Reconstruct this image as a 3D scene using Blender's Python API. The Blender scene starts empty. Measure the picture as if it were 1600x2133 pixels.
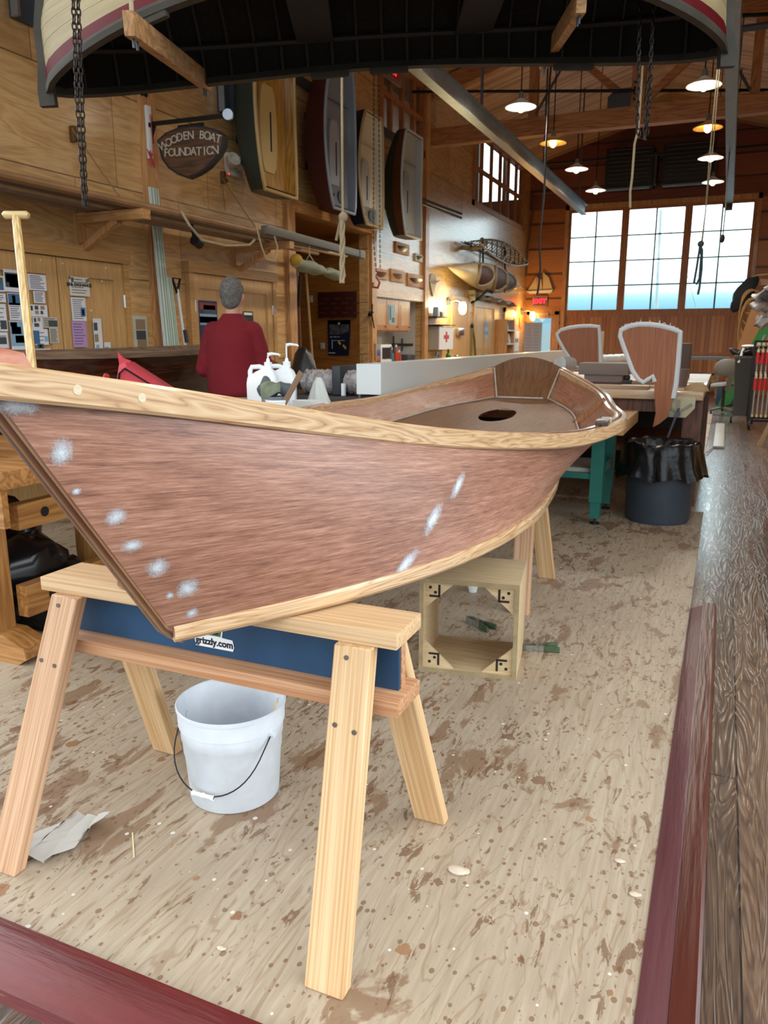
import bpy, bmesh, math, random
from mathutils import Vector as V, Matrix as M
random.seed(7)
SC = bpy.context.scene
COL = SC.collection
PI = math.pi

# ---------------------------------------------------------------- camera
FPX = 1600.0
EYE = V((0, 0, 1.35))
PITCH = math.atan(364 / 1600)
YAW = math.atan(715 / math.hypot(1600, 364))
cam = bpy.data.cameras.new('camera')
cam.sensor_fit = 'VERTICAL'
cam.sensor_height = 36.0
cam.lens = 36.0 * FPX / 2133
cam.clip_start = 0.02
cam.dof.use_dof = True
cam.dof.focus_distance = 2.0
cam.dof.aperture_fstop = 8.5
camo = bpy.data.objects.new('camera', cam)
COL.objects.link(camo)
camo.location = EYE
camo.rotation_euler = (PI / 2 - PITCH, 0, YAW)
SC.camera = camo
FW = V((-math.sin(YAW) * math.cos(PITCH), math.cos(YAW) * math.cos(PITCH), -math.sin(PITCH)))
RT = V((math.cos(YAW), math.sin(YAW), 0))
UP = RT.cross(FW)

def ray(x, y):
    return FW + RT * ((x - 800) / FPX) - UP * ((y - 1066.5) / FPX)
def at(x, y, X=None, Y=None, Z=None, T=None):
    """the place in the room seen at photo point (x, y), on a plane X=, Y=, Z= or at depth T"""
    d = ray(x, y)
    if X is not None: t = X / d.x
    elif Y is not None: t = Y / d.y
    elif Z is not None: t = (Z - 1.35) / d.z
    else: t = T
    return EYE + d * t
def pix(p):
    q = V(p) - EYE
    z = q.dot(FW)
    return 800 + FPX * q.dot(RT) / z, 1066.5 - FPX * q.dot(UP) / z

# ---------------------------------------------------------------- view, sky
SC.view_settings.view_transform = 'Standard'
SC.view_settings.look = 'None'
SC.view_settings.gamma = 1.0
SC.view_settings.use_curve_mapping = False
SC.view_settings.exposure = 0.2
SKY_FRONT, SKY_BACK = 4.4, 2.65
w = bpy.data.worlds.new('overcast')
SC.world = w
w.use_nodes = True
nt = w.node_tree
nt.nodes.clear()
tc = nt.nodes.new('ShaderNodeTexCoord')
sep = nt.nodes.new('ShaderNodeSeparateXYZ')
nt.links.new(tc.outputs['Generated'], sep.inputs[0])
rp = nt.nodes.new('ShaderNodeValToRGB')
rp.color_ramp.elements[0].position = 0.0
rp.color_ramp.elements[0].color = (.10, .13, .14, 1)
rp.color_ramp.elements[1].position = 0.10
rp.color_ramp.elements[1].color = (.88, .95, 1.0, 1)
e = rp.color_ramp.elements.new(.024); e.color = (.06, .135, .18, 1)
e = rp.color_ramp.elements.new(.046); e.color = (.13, .22, .265, 1)
e = rp.color_ramp.elements.new(.066); e.color = (.5, .6, .64, 1)
nt.links.new(sep.outputs['Z'], rp.inputs[0])
mr = nt.nodes.new('ShaderNodeMapRange')           # the sun-side of the overcast is brighter
mr.inputs['From Min'].default_value = .5
mr.inputs['From Max'].default_value = -.7
mr.inputs['To Min'].default_value = SKY_FRONT
mr.inputs['To Max'].default_value = SKY_BACK
nt.links.new(sep.outputs['Y'], mr.inputs['Value'])
bg = nt.nodes.new('ShaderNodeBackground')
nt.links.new(rp.outputs['Color'], bg.inputs['Color'])
nt.links.new(mr.outputs['Result'], bg.inputs['Strength'])
wo = nt.nodes.new('ShaderNodeOutputWorld')
nt.links.new(bg.outputs[0], wo.inputs['Surface'])

# ---------------------------------------------------------------- materials
def lin(h):
    h = h.lstrip('#')
    r = []
    for i in (0, 2, 4):
        c = int(h[i:i + 2], 16) / 255
        r.append(c / 12.92 if c <= .04045 else ((c + .055) / 1.055) ** 2.4)
    return (*r, 1)
_mc = {}
def plain(name, col, rough=.5, metal=0.0, coat=0.0, emit=0.0, spec=.5, bump=0.0, bscale=60, var=0.0, trans=0.0, sheen=0.0):
    key = ('p', name)
    if key in _mc: return _mc[key]
    m = bpy.data.materials.new(name)
    m.use_nodes = True
    n = m.node_tree
    b = n.nodes['Principled BSDF']
    c = lin(col)
    b.inputs['Base Color'].default_value = c
    b.inputs['Roughness'].default_value = rough
    b.inputs['Metallic'].default_value = metal
    b.inputs['Coat Weight'].default_value = coat
    b.inputs['Coat Roughness'].default_value = .12
    b.inputs['Specular IOR Level'].default_value = spec
    b.inputs['Transmission Weight'].default_value = trans
    b.inputs['Sheen Weight'].default_value = sheen
    if emit:
        b.inputs['Emission Color'].default_value = c
        b.inputs['Emission Strength'].default_value = emit
    if bump or var:
        t = n.nodes.new('ShaderNodeTexCoord')
        nz = n.nodes.new('ShaderNodeTexNoise')
        nz.inputs['Scale'].default_value = bscale
        nz.inputs['Detail'].default_value = 4
        n.links.new(t.outputs['Object'], nz.inputs['Vector'])
        if bump:
            bp = n.nodes.new('ShaderNodeBump')
            bp.inputs['Strength'].default_value = bump
            bp.inputs['Distance'].default_value = .01
            n.links.new(nz.outputs['Fac'], bp.inputs['Height'])
            n.links.new(bp.outputs['Normal'], b.inputs['Normal'])
        if var:
            nz2 = n.nodes.new('ShaderNodeTexNoise')
            nz2.inputs['Scale'].default_value = bscale * .25
            nz2.inputs['Detail'].default_value = 5
            n.links.new(t.outputs['Object'], nz2.inputs['Vector'])
            r = n.nodes.new('ShaderNodeValToRGB')
            r.color_ramp.elements[0].position = .35
            r.color_ramp.elements[1].position = .65
            r.color_ramp.elements[0].color = tuple(x * (1 - var) for x in c[:3]) + (1,)
            r.color_ramp.elements[1].color = tuple(min(1, x * (1 + var * .6)) for x in c[:3]) + (1,)
            n.links.new(nz2.outputs['Fac'], r.inputs[0])
            n.links.new(r.outputs['Color'], b.inputs['Base Color'])
    _mc[key] = m
    return m

class NT:
    """small node helper"""
    def __init__(s, name):
        s.m = bpy.data.materials.new(name)
        s.m.use_nodes = True
        s.t = s.m.node_tree
        s.b = s.t.nodes['Principled BSDF']
    def n(s, typ, **kw):
        o = s.t.nodes.new('ShaderNode' + typ)
        for k, v in kw.items():
            if k in ('operation', 'blend_type', 'data_type', 'wave_type', 'bands_direction', 'feature', 'rings_direction', 'wave_profile', 'interpolation_type', 'noise_dimensions'):
                setattr(o, k, v)
            else:
                o.inputs[k.replace('_', ' ')].default_value = v
        return o
    def l(s, a, b): s.t.links.new(a, b)
    def ramp(s, src, stops):
        r = s.t.nodes.new('ShaderNodeValToRGB')
        el = r.color_ramp.elements
        while len(el) < len(stops): el.new(.5)
        for e_, (p, c) in zip(el, stops):
            e_.position = p
            e_.color = lin(c) if isinstance(c, str) else ((c, c, c, 1) if not isinstance(c, tuple) else c)
        s.l(src, r.inputs[0])
        return r.outputs['Color']
    def mix(s, a, b, f, mode='MIX'):
        o = s.t.nodes.new('ShaderNodeMix')
        o.data_type = 'RGBA'
        o.blend_type = mode
        for v, i in ((f, 0), (a, 6), (b, 7)):
            if hasattr(v, 'is_linked'): s.l(v, o.inputs[i])
            else: o.inputs[i].default_value = lin(v) if isinstance(v, str) else v
        return o.outputs[2]
    def math(s, op, a, b=None, c=None):
        o = s.t.nodes.new('ShaderNodeMath')
        o.operation = op
        for i, v in enumerate((a, b, c)):
            if v is None: continue
            if hasattr(v, 'is_linked'): s.l(v, o.inputs[i])
            else: o.inputs[i].default_value = v
        return o.outputs[0]
    def coords(s, scale=(1, 1, 1), src='Object', rnd=True, rot=(0, 0, 0)):
        t = s.t.nodes.new('ShaderNodeTexCoord')
        o = t.outputs[src]
        if rnd:
            oi = s.t.nodes.new('ShaderNodeObjectInfo')
            mul = s.n('VectorMath', operation='SCALE')
            cx = s.t.nodes.new('ShaderNodeCombineXYZ')
            for i in range(3): s.l(oi.outputs['Random'], cx.inputs[i])
            s.l(cx.outputs[0], mul.inputs[0]); mul.inputs['Scale'].default_value = 17.3
            ad = s.n('VectorMath', operation='ADD')
            s.l(o, ad.inputs[0]); s.l(mul.outputs[0], ad.inputs[1])
            o = ad.outputs[0]
        mp = s.t.nodes.new('ShaderNodeMapping')
        mp.inputs['Scale'].default_value = scale
        mp.inputs['Rotation'].default_value = rot
        s.l(o, mp.inputs['Vector'])
        return mp.outputs[0]
    def noise(s, vec, scale, detail=4, rough=.55, dist=0.0):
        o = s.n('TexNoise', Scale=scale, Detail=detail, Roughness=rough, Distortion=dist)
        s.l(vec, o.inputs['Vector'])
        return o.outputs['Fac']
    def bump(s, h, strength, dist=.01):
        o = s.n('Bump', Strength=strength, Distance=dist)
        s.l(h, o.inputs['Height'])
        s.l(o.outputs['Normal'], s.b.inputs['Normal'])
    def col(s, c): s.l(c, s.b.inputs['Base Color'])
    def rough(s, r):
        if hasattr(r, 'is_linked'): s.l(r, s.b.inputs['Roughness'])
        else: s.b.inputs['Roughness'].default_value = r

AX = {'X': (1, 0, 0), 'Y': (0, 1, 0), 'Z': (0, 0, 1)}
def wood(name, dark, mid, light, axis='X', fine=14.0, long=.9, rough=.45, coat=0.0, src='Object', cath=.5, bump=.12, knots=None, stretch=None):
    """planed timber with the grain along one axis"""
    key = ('w', name, axis)
    if key in _mc: return _mc[key]
    t = NT(name + '_grain_' + axis.lower())
    s_ = [long if AX[axis][i] else fine for i in range(3)]
    if stretch: s_ = list(stretch)
    v = t.coords(s_, src)
    n1 = t.noise(v, 1.0, 3, .5, .25)
    # growth rings: bands of a smooth field
    rings = t.math('FRACT', t.math('MULTIPLY', n1, 9.0))
    rings = t.math('ABSOLUTE', t.math('SUBTRACT', rings, .5))
    v2 = t.coords([a * 6 for a in s_], src)
    n2 = t.noise(v2, 1.0, 5, .65)
    f = t.math('ADD', t.math('MULTIPLY', rings, cath * 1.6), t.math('MULTIPLY', n2, 1 - cath * .55))
    c = t.ramp(f, [(.22, dark), (.5, mid), (.82, light)])
    if knots:
        vo = t.n('TexVoronoi', Scale=1.0)
        t.l(t.coords([knots * (.55 if AX[axis][i] else 1) for i in range(3)], src), vo.inputs['Vector'])
        k = t.ramp(vo.outputs['Distance'], [(.03, 1.0), (.085, 0.0)])
        c = t.mix(c, dark, t.math('MULTIPLY', k, .8))
    t.col(c)
    t.rough(rough)
    t.b.inputs['Coat Weight'].default_value = coat
    t.b.inputs['Coat Roughness'].default_value = .08
    if bump: t.bump(n2, bump, .004)
    _mc[key] = t.m
    return t.m
def glass(name, tint='#F2FAFA'):
    key = ('g', name)
    if key in _mc: return _mc[key]
    t = NT(name)
    t.t.nodes.remove(t.b)
    tr = t.n('BsdfTransparent'); tr.inputs['Color'].default_value = lin(tint)
    gl = t.n('BsdfGlossy', Roughness=.02)
    lw = t.n('LayerWeight', Blend=.5)
    fr_ = t.math('ADD', .03, t.math('MULTIPLY', t.math('POWER', lw.outputs['Facing'], 5.0), .6))
    mx = t.t.nodes.new('ShaderNodeMixShader')
    t.l(fr_, mx.inputs[0]); t.l(tr.outputs[0], mx.inputs[1]); t.l(gl.outputs[0], mx.inputs[2])
    t.l(mx.outputs[0], t.t.nodes['Material Output'].inputs['Surface'])
    _mc[key] = t.m
    return t.m

# ---------------------------------------------------------------- mesh builder
class MB:
    def __init__(s):
        s.bm = bmesh.new()
        s.uv = s.bm.loops.layers.uv.new('UVMap')
        s.mi = 0
    def face(s, vs, uvs=None):
        try: f = s.bm.faces.new(vs)
        except ValueError: return None
        f.material_index = s.mi
        if uvs:
            for lp, q in zip(f.loops, uvs): lp[s.uv].uv = q
        return f
    def box(s, c, size, rot=None, bev=0.0):
        c = V(c); hx, hy, hz = (a / 2 for a in size)
        R = rot if rot is not None else M.Identity(3)
        vs = [s.bm.verts.new(c + R @ V((x * hx, y * hy, z * hz))) for x in (-1, 1) for y in (-1, 1) for z in (-1, 1)]
        fs = [s.face([vs[i] for i in q]) for q in ((0, 1, 3, 2), (4, 6, 7, 5), (0, 4, 5, 1), (2, 3, 7, 6), (0, 2, 6, 4), (1, 5, 7, 3))]
        if bev:
            ed = list({e_ for f in fs for e_ in f.edges})
            r = bmesh.ops.bevel(s.bm, geom=ed, offset=bev, segments=2, affect='EDGES', profile=.6)
            for f in r['faces']: f.material_index = s.mi
        return s
    def span(s, a, b, bev=0.0):
        a, b = V(a), V(b)
        return s.box((a + b) / 2, [abs(b[i] - a[i]) for i in range(3)], None, bev)
    def bar(s, p0, p1, w_, h, up=(0, 0, 1), bev=0.0):
        """rectangular bar from p0 to p1, w_ sideways and h along up"""
        p0, p1 = V(p0), V(p1)
        z = (p1 - p0); L = z.length; z.normalize()
        u = V(up); x = u.cross(z)
        if x.length < 1e-4: x = V((1, 0, 0)).cross(z)
        x.normalize(); y = z.cross(x)
        R = M((x, y, z)).transposed()
        return s.box((p0 + p1) / 2, (w_, h, L), R, bev)
    def ring(s, c, R, rx, ry, seg):
        return [s.bm.verts.new(V(c) + R @ V((rx * math.cos(2 * PI * i / seg), ry * math.sin(2 * PI * i / seg), 0))) for i in range(seg)]
    def cyl(s, p0, p1, r0, r1=None, seg=16, caps=True):
        r1 = r0 if r1 is None else r1
        return s.tube([p0, p1], [r0, r1], seg, caps=caps)
    def tube(s, pts, r, seg=8, closed=False, caps=True, flat=1.0, up=None):
        pts = [V(p) for p in pts]
        n = len(pts)
        rs = r if isinstance(r, (list, tuple)) else [r] * n
        prev = None; rings = []; L = 0; Ls = []
        for i, p in enumerate(pts):
            a = pts[(i - 1) % n] if (closed or i) else p
            b = pts[(i + 1) % n] if (closed or i < n - 1) else p
            t = (b - a).normalized()
            if prev is None:
                x = (V(up) if up else V((0, 0, 1))).cross(t)
                if x.length < 1e-3: x = V((1, 0, 0)).cross(t)
            else:
                x = prev - t * prev.dot(t)
            x.normalize(); prev = x; y = t.cross(x)
            rings.append([s.bm.verts.new(p + x * (rs[i] * math.cos(2 * PI * k / seg)) + y * (rs[i] * flat * math.sin(2 * PI * k / seg))) for k in range(seg)])
            if i: L += (p - pts[i - 1]).length
            Ls.append(L)
        m = n if closed else n - 1
        for i in range(m):
            A, B = rings[i], rings[(i + 1) % n]
            for k in range(seg):
                k2 = (k + 1) % seg
                s.face([A[k], A[k2], B[k2], B[k]], [(Ls[i], k / seg), (Ls[i], (k + 1) / seg), (Ls[(i + 1) % n], (k + 1) / seg), (Ls[(i + 1) % n], k / seg)])
        if caps and not closed:
            s.face(list(reversed(rings[0]))); s.face(rings[-1])
        return s
    def lathe(s, prof, c=(0, 0, 0), seg=24, R=None, sx=1.0, sy=1.0):
        """prof: list of (r, z)"""
        R = R if R is not None else M.Identity(3)
        c = V(c); rings = []
        for r, z in prof:
            if r < 1e-6: rings.append([s.bm.verts.new(c + R @ V((0, 0, z)))])
            else: rings.append([s.bm.verts.new(c + R @ V((r * sx * math.cos(2 * PI * k / seg), r * sy * math.sin(2 * PI * k / seg), z))) for k in range(seg)])
        for A, B in zip(rings, rings[1:]):
            for k in range(seg):
                k2 = (k + 1) % seg
                if len(A) == 1 and len(B) == 1: continue
                if len(A) == 1: s.face([A[0], B[k2], B[k]])
                elif len(B) == 1: s.face([A[k], A[k2], B[0]])
                else: s.face([A[k], A[k2], B[k2], B[k]])
        return s
    def ball(s, c, r, seg=12, rings=8, sc=(1, 1, 1), R=None):
        R = R if R is not None else M.Identity(3)
        c = V(c); rows = []
        for i in range(rings + 1):
            a = PI * i / rings
            if i in (0, rings): rows.append([s.bm.verts.new(c + R @ V((0, 0, r * sc[2] * math.cos(a))))])
            else: rows.append([s.bm.verts.new(c + R @ V((r * sc[0] * math.sin(a) * math.cos(2 * PI * k / seg), r * sc[1] * math.sin(a) * math.sin(2 * PI * k / seg), r * sc[2] * math.cos(a)))) for k in range(seg)])
        for A, B in zip(rows, rows[1:]):
            for k in range(seg):
                k2 = (k + 1) % seg
                if len(A) == 1: s.face([A[0], B[k], B[k2]])
                elif len(B) == 1: s.face([A[k2], A[k], B[0]])
                else: s.face([A[k2], A[k], B[k], B[k2]])
        return s
    def prism(s, poly, o, ex, ey, ez, d):
        """2D polygon (a,b) laid out as o + a*ex + b*ey, thickened by d along ez"""
        o, ex, ey, ez = V(o), V(ex), V(ey), V(ez)
        A = [s.bm.verts.new(o + ex * a + ey * b) for a, b in poly]
        B = [s.bm.verts.new(o + ex * a + ey * b + ez * d) for a, b in poly]
        s.face(list(reversed(A))); s.face(B)
        n = len(poly)
        for i in range(n):
            j = (i + 1) % n
            s.face([A[i], A[j], B[j], B[i]])
        return s
    def loft(s, secs, closed=True, caps=True, us=None):
        """secs: list of equally long point lists; UV u along the loft (metres), v around"""
        rows = [[s.bm.verts.new(V(p)) for p in q] for q in secs]
        n = len(secs[0]); L = [0]
        for a, b in zip(secs, secs[1:]): L.append(L[-1] + (V(b[0]) - V(a[0])).length)
        W = [0]
        for k in range(n): W.append(W[-1] + (V(secs[len(secs) // 2][(k + 1) % n]) - V(secs[len(secs) // 2][k])).length)
        for i in range(len(rows) - 1):
            for k in range(n if closed else n - 1):
                k2 = (k + 1) % n
                s.face([rows[i][k], rows[i][k2], rows[i + 1][k2], rows[i + 1][k]], [(L[i], W[k]), (L[i], W[k + 1]), (L[i + 1], W[k + 1]), (L[i + 1], W[k])])
        if caps and closed:
            s.face(list(reversed(rows[0]))); s.face(rows[-1])
        return s
    def sheet(s, grid, d=0.0):
        """grid of points -> surface, thickened by d along its own normal when d"""
        n0 = len(s.bm.faces)
        rows = [[s.bm.verts.new(V(p)) for p in q] for q in grid]
        L = [0]
        for a, b in zip(grid, grid[1:]): L.append(L[-1] + (V(b[0]) - V(a[0])).length)
        W = [0]
        g0 = grid[len(grid) // 2]
        for a, b in zip(g0, g0[1:]): W.append(W[-1] + (V(b) - V(a)).length)
        fs = []
        for i in range(len(rows) - 1):
            for k in range(len(rows[0]) - 1):
                f = s.face([rows[i][k], rows[i][k + 1], rows[i + 1][k + 1], rows[i + 1][k]], [(L[i], W[k]), (L[i], W[k + 1]), (L[i + 1], W[k + 1]), (L[i + 1], W[k])])
                if f: fs.append(f)
        if d:
            bmesh.ops.solidify(s.bm, geom=fs, thickness=d)
        return s
    def mesh(s, name, mats, smooth=.6, normals=True):
        if normals: bmesh.ops.recalc_face_normals(s.bm, faces=s.bm.faces)
        for f in s.bm.faces: f.smooth = True
        for e_ in s.bm.edges:
            e_.smooth = len(e_.link_faces) == 2 and e_.calc_face_angle(9) < smooth
        me = bpy.data.meshes.new(name)
        s.bm.to_mesh(me)
        s.bm.free()
        for m in (mats if isinstance(mats, (list, tuple)) else [mats]): me.materials.append(m)
        return me

def tag(o, label=None, cat=None, group=None, kind=None):
    if label: o['label'] = label
    if cat: o['category'] = cat
    if group: o['group'] = group
    if kind: o['kind'] = kind
    return o
def thing(name, label, cat, loc, group=None, rz=0.0):
    o = bpy.data.objects.new(name, None)
    o.empty_display_size = .05
    COL.objects.link(o)
    o.location = loc; o.rotation_euler = (0, 0, rz)
    return tag(o, label, cat, group)
def origin(o):
    p = V(o.location)
    return p + origin(o.parent) if o.parent else p
def part(name, mb, mat, parent, label=None, local=False, smooth=.6):
    """one part of a thing; mb is in room coordinates unless local"""
    if not local:
        d = origin(parent)
        for v in mb.bm.verts: v.co -= d
    o = bpy.data.objects.new(name, mb.mesh(name, mat, smooth))
    COL.objects.link(o)
    o.parent = parent
    if label: o['label'] = label
    return o
def solo(name, label, cat, mb, mat, group=None, kind=None, smooth=.6):
    """a thing that is one mesh; its origin goes to its base"""
    lo = V((min(v.co[i] for v in mb.bm.verts) for i in range(3)))
    hi = V((max(v.co[i] for v in mb.bm.verts) for i in range(3)))
    o_ = V(((lo.x + hi.x) / 2, (lo.y + hi.y) / 2, lo.z))
    for v in mb.bm.verts: v.co -= o_
    o = bpy.data.objects.new(name, mb.mesh(name, mat, smooth))
    o.location = o_
    COL.objects.link(o)
    return tag(o, label, cat, group, kind)
def struct(name, mb, mat, parent=None, smooth=.6):
    if parent:
        o = part(name, mb, mat, parent)
    else:
        o = bpy.data.objects.new(name, mb.mesh(name, mat, smooth))
        COL.objects.link(o)
    o['kind'] = 'structure'
    return o
def dup(src, loc, label=None, group=None, rz=None):
    def cp(o, par):
        c = o.copy()
        COL.objects.link(c)
        c.parent = par
        for ch in o.children: cp(ch, c)
        return c
    c = cp(src, None)
    c.location = loc
    if rz is not None: c.rotation_euler = (0, 0, rz)
    if label: c['label'] = label
    if group: c['group'] = group
    return c
def letters(string, size, o, ex, ey, depth=.002, spacing=1.0, align='CENTER', bold=0.0):
    """raised lettering as a mesh builder: text laid along ex, upright along ey"""
    cu = bpy.data.curves.new('letters', 'FONT')
    cu.body = string; cu.size = size; cu.align_x = align; cu.align_y = 'CENTER'
    cu.extrude = depth / 2; cu.space_character = spacing; cu.offset = bold
    cu.resolution_u = 3
    ob = bpy.data.objects.new('letters', cu)
    COL.objects.link(ob)
    dg = bpy.context.evaluated_depsgraph_get()
    me = bpy.data.meshes.new_from_object(ob.evaluated_get(dg))
    bpy.data.objects.remove(ob); bpy.data.curves.remove(cu)
    ex, ey = V(ex).normalized(), V(ey).normalized(); ez = ex.cross(ey)
    R = M((ex, ey, ez)).transposed().to_4x4()
    me.transform(M.Translation(V(o)) @ R)
    mb = MB()
    mb.bm.from_mesh(me)
    bpy.data.meshes.remove(me)
    return mb
def rot(axis, ang): return M.Rotation(ang, 3, axis)
# ================================================================ shared materials
PLY = None
def make_ply():
    t = NT('varnished_plywood')
    v = t.coords((1, .6, 4.0), rnd=False)
    n1 = t.noise(v, 1.1, 3, .5, 1.2)
    r = t.math('ABSOLUTE', t.math('SUBTRACT', t.math('FRACT', t.math('MULTIPLY', n1, 7)), .5))
    v2 = t.coords((6, 4, 40), rnd=False)
    n2 = t.noise(v2, 1, 4, .6)
    f = t.math('ADD', t.math('MULTIPLY', r, .7), t.math('MULTIPLY', n2, .6))
    c = t.ramp(f, [(.2, '#B58853'), (.5, '#CCA36C'), (.85, '#DCB984')])
    # panel seams: 1.22 m high sheets with battens, upright joints staggered by row
    tcn = t.n('TexCoord'); sp = t.n('SeparateXYZ'); t.l(tcn.outputs['Object'], sp.inputs[0])
    row = t.math('DIVIDE', t.math('SUBTRACT', sp.outputs['Z'], -.05), .765)
    fr = t.math('FRACT', row)
    hor = t.math('LESS_THAN', t.math('ABSOLUTE', t.math('SUBTRACT', fr, .5)), .007)
    rid = t.math('FLOOR', t.math('ADD', row, .5))
    yy = t.math('ADD', t.math('ADD', sp.outputs['Y'], sp.outputs['X']), t.math('MULTIPLY', rid, .83))
    fy = t.math('FRACT', t.math('DIVIDE', yy, 1.32))
    ver = t.math('LESS_THAN', fy, .0055)
    wn = t.n('TexWhiteNoise'); cx = t.n('CombineXYZ')
    t.l(rid, cx.inputs[0]); t.l(t.math('FLOOR', t.math('DIVIDE', yy, 1.32)), cx.inputs[1]); t.l(cx.outputs[0], wn.inputs['Vector'])
    tint = t.math('ADD', .84, t.math('MULTIPLY', wn.outputs['Value'], .3))
    c = t.mix(c, t.math('MULTIPLY', tint, 1.0), 1.0, 'MULTIPLY')
    c = t.mix(c, '#4A2A12', t.math('MULTIPLY', t.math('MAXIMUM', hor, ver), .8))
    t.col(c)
    t.rough(.4)
    t.b.inputs['Coat Weight'].default_value = 1.0
    t.b.inputs['Coat Roughness'].default_value = .2
    t.bump(n2, .06, .004)
    return t.m
PLY = make_ply()
def make_floor_ply():
    t = NT('stained_plywood_floor')
    v = t.coords((4.2, .75, 1), rnd=False, rot=(0, 0, .12))
    n1 = t.noise(v, 1.5, 4, .5, 1.0)
    fr_ = t.math('FRACT', t.math('MULTIPLY', n1, 10))
    line = t.ramp(t.math('ABSOLUTE', t.math('SUBTRACT', fr_, .5)), [(.02, 1.0), (.09, 0.0)])
    v2 = t.coords((60, 4, 1), rnd=False, rot=(0, 0, .12))
    n2 = t.noise(v2, 1, 5, .65)
    big = t.noise(t.coords((.8, .8, 1), rnd=False), 1, 3)
    base = t.ramp(t.math('ADD', t.math('MULTIPLY', n2, .55), t.math('MULTIPLY', big, .5)), [(.3, '#92806B'), (.52, '#A99882'), (.75, '#BDAF99')])
    c = t.mix(base, '#86694A', t.math('MULTIPLY', line, .45))
    # broad brushed stains, along the grain
    s1 = t.noise(t.coords((7, 3.2, 1), rnd=False, rot=(0, 0, .12)), 1, 5, .62, .5)
    zone = t.noise(t.coords((.9, .9, 1), rnd=False), 1.3, 2)
    m1 = t.ramp(t.math('ADD', s1, t.math('MULTIPLY', t.math('SUBTRACT', zone, .5), .35)), [(.57, 0.0), (.61, 1.0)])
    c = t.mix(c, '#7E6046', t.math('MULTIPLY', m1, .78))
    s3 = t.noise(t.coords((28, 9, 1), rnd=False, rot=(0, 0, .25)), 1, 5, .65, .8)
    m5 = t.ramp(t.math('ADD', s3, t.math('MULTIPLY', t.math('SUBTRACT', zone, .5), .3)), [(.59, 0.0), (.62, 1.0)])
    c = t.mix(c, '#6A4A30', t.math('MULTIPLY', m5, .75))
    s4 = t.noise(t.coords((62, 34, 1), rnd=False, rot=(0, 0, -.2)), 1, 4, .6, .5)
    m6 = t.ramp(t.math('ADD', s4, t.math('MULTIPLY', t.math('SUBTRACT', zone, .5), .35)), [(.66, 0.0), (.685, 1.0)])
    c = t.mix(c, '#70482A', t.math('MULTIPLY', m6, .75))
    # round drips of resin and varnish
    vo = t.n('TexVoronoi', Scale=13.0); t.l(t.coords((1, .8, 1), rnd=False), vo.inputs['Vector'])
    wn = t.n('TexWhiteNoise'); t.l(vo.outputs['Position'], wn.inputs['Vector'])
    wob = t.noise(t.coords((45, 45, 1), rnd=False), 1, 3)
    rad = t.math('MULTIPLY', t.math('POWER', wn.outputs['Value'], 4), .30)
    d = t.math('SUBTRACT', t.math('ADD', vo.outputs['Distance'], t.math('MULTIPLY', t.math('SUBTRACT', wob, .5), .34)), rad)
    m2 = t.ramp(d, [(.0, 1.0), (.012, 0.0)])
    dc = t.ramp(wn.outputs['Color'], [(.25, '#7E4A22'), (.55, '#8F6238'), (.8, '#6B4A3A')])
    c = t.mix(c, dc, t.math('MULTIPLY', m2, .72))
    # small specks
    vs = t.n('TexVoronoi', Scale=48.0); t.l(t.coords((1, .8, 1), rnd=False), vs.inputs['Vector'])
    wn2 = t.n('TexWhiteNoise'); t.l(vs.outputs['Position'], wn2.inputs['Vector'])
    rad2 = t.math('MULTIPLY', t.math('POWER', wn2.outputs['Value'], 3.2), .36)
    m3 = t.ramp(t.math('SUBTRACT', vs.outputs['Distance'], rad2), [(.0, 1.0), (.02, 0.0)])
    c = t.mix(c, '#6E4A2C', t.math('MULTIPLY', m3, .7))
    # pale plaster-like spatter
    vp = t.n('TexVoronoi', Scale=30.0); t.l(t.coords((1.1, 1, 1), rnd=False, rot=(0, 0, 1)), vp.inputs['Vector'])
    wn3 = t.n('TexWhiteNoise'); t.l(vp.outputs['Position'], wn3.inputs['Vector'])
    rad3 = t.math('MULTIPLY', t.math('POWER', wn3.outputs['Value'], 16), .22)
    m4 = t.ramp(t.math('SUBTRACT', vp.outputs['Distance'], rad3), [(.0, 1.0), (.02, 0.0)])
    c = t.mix(c, '#DCD6CC', t.math('MULTIPLY', m4, .8))
    t.col(c)
    t.rough(t.ramp(m2, [(0, .5), (1, .28)]))
    t.bump(t.math('ADD', t.math('MULTIPLY', m2, .6), t.math('MULTIPLY', n2, .4)), .15, .004)
    return t.m
FLOORPLY = make_floor_ply()
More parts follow.
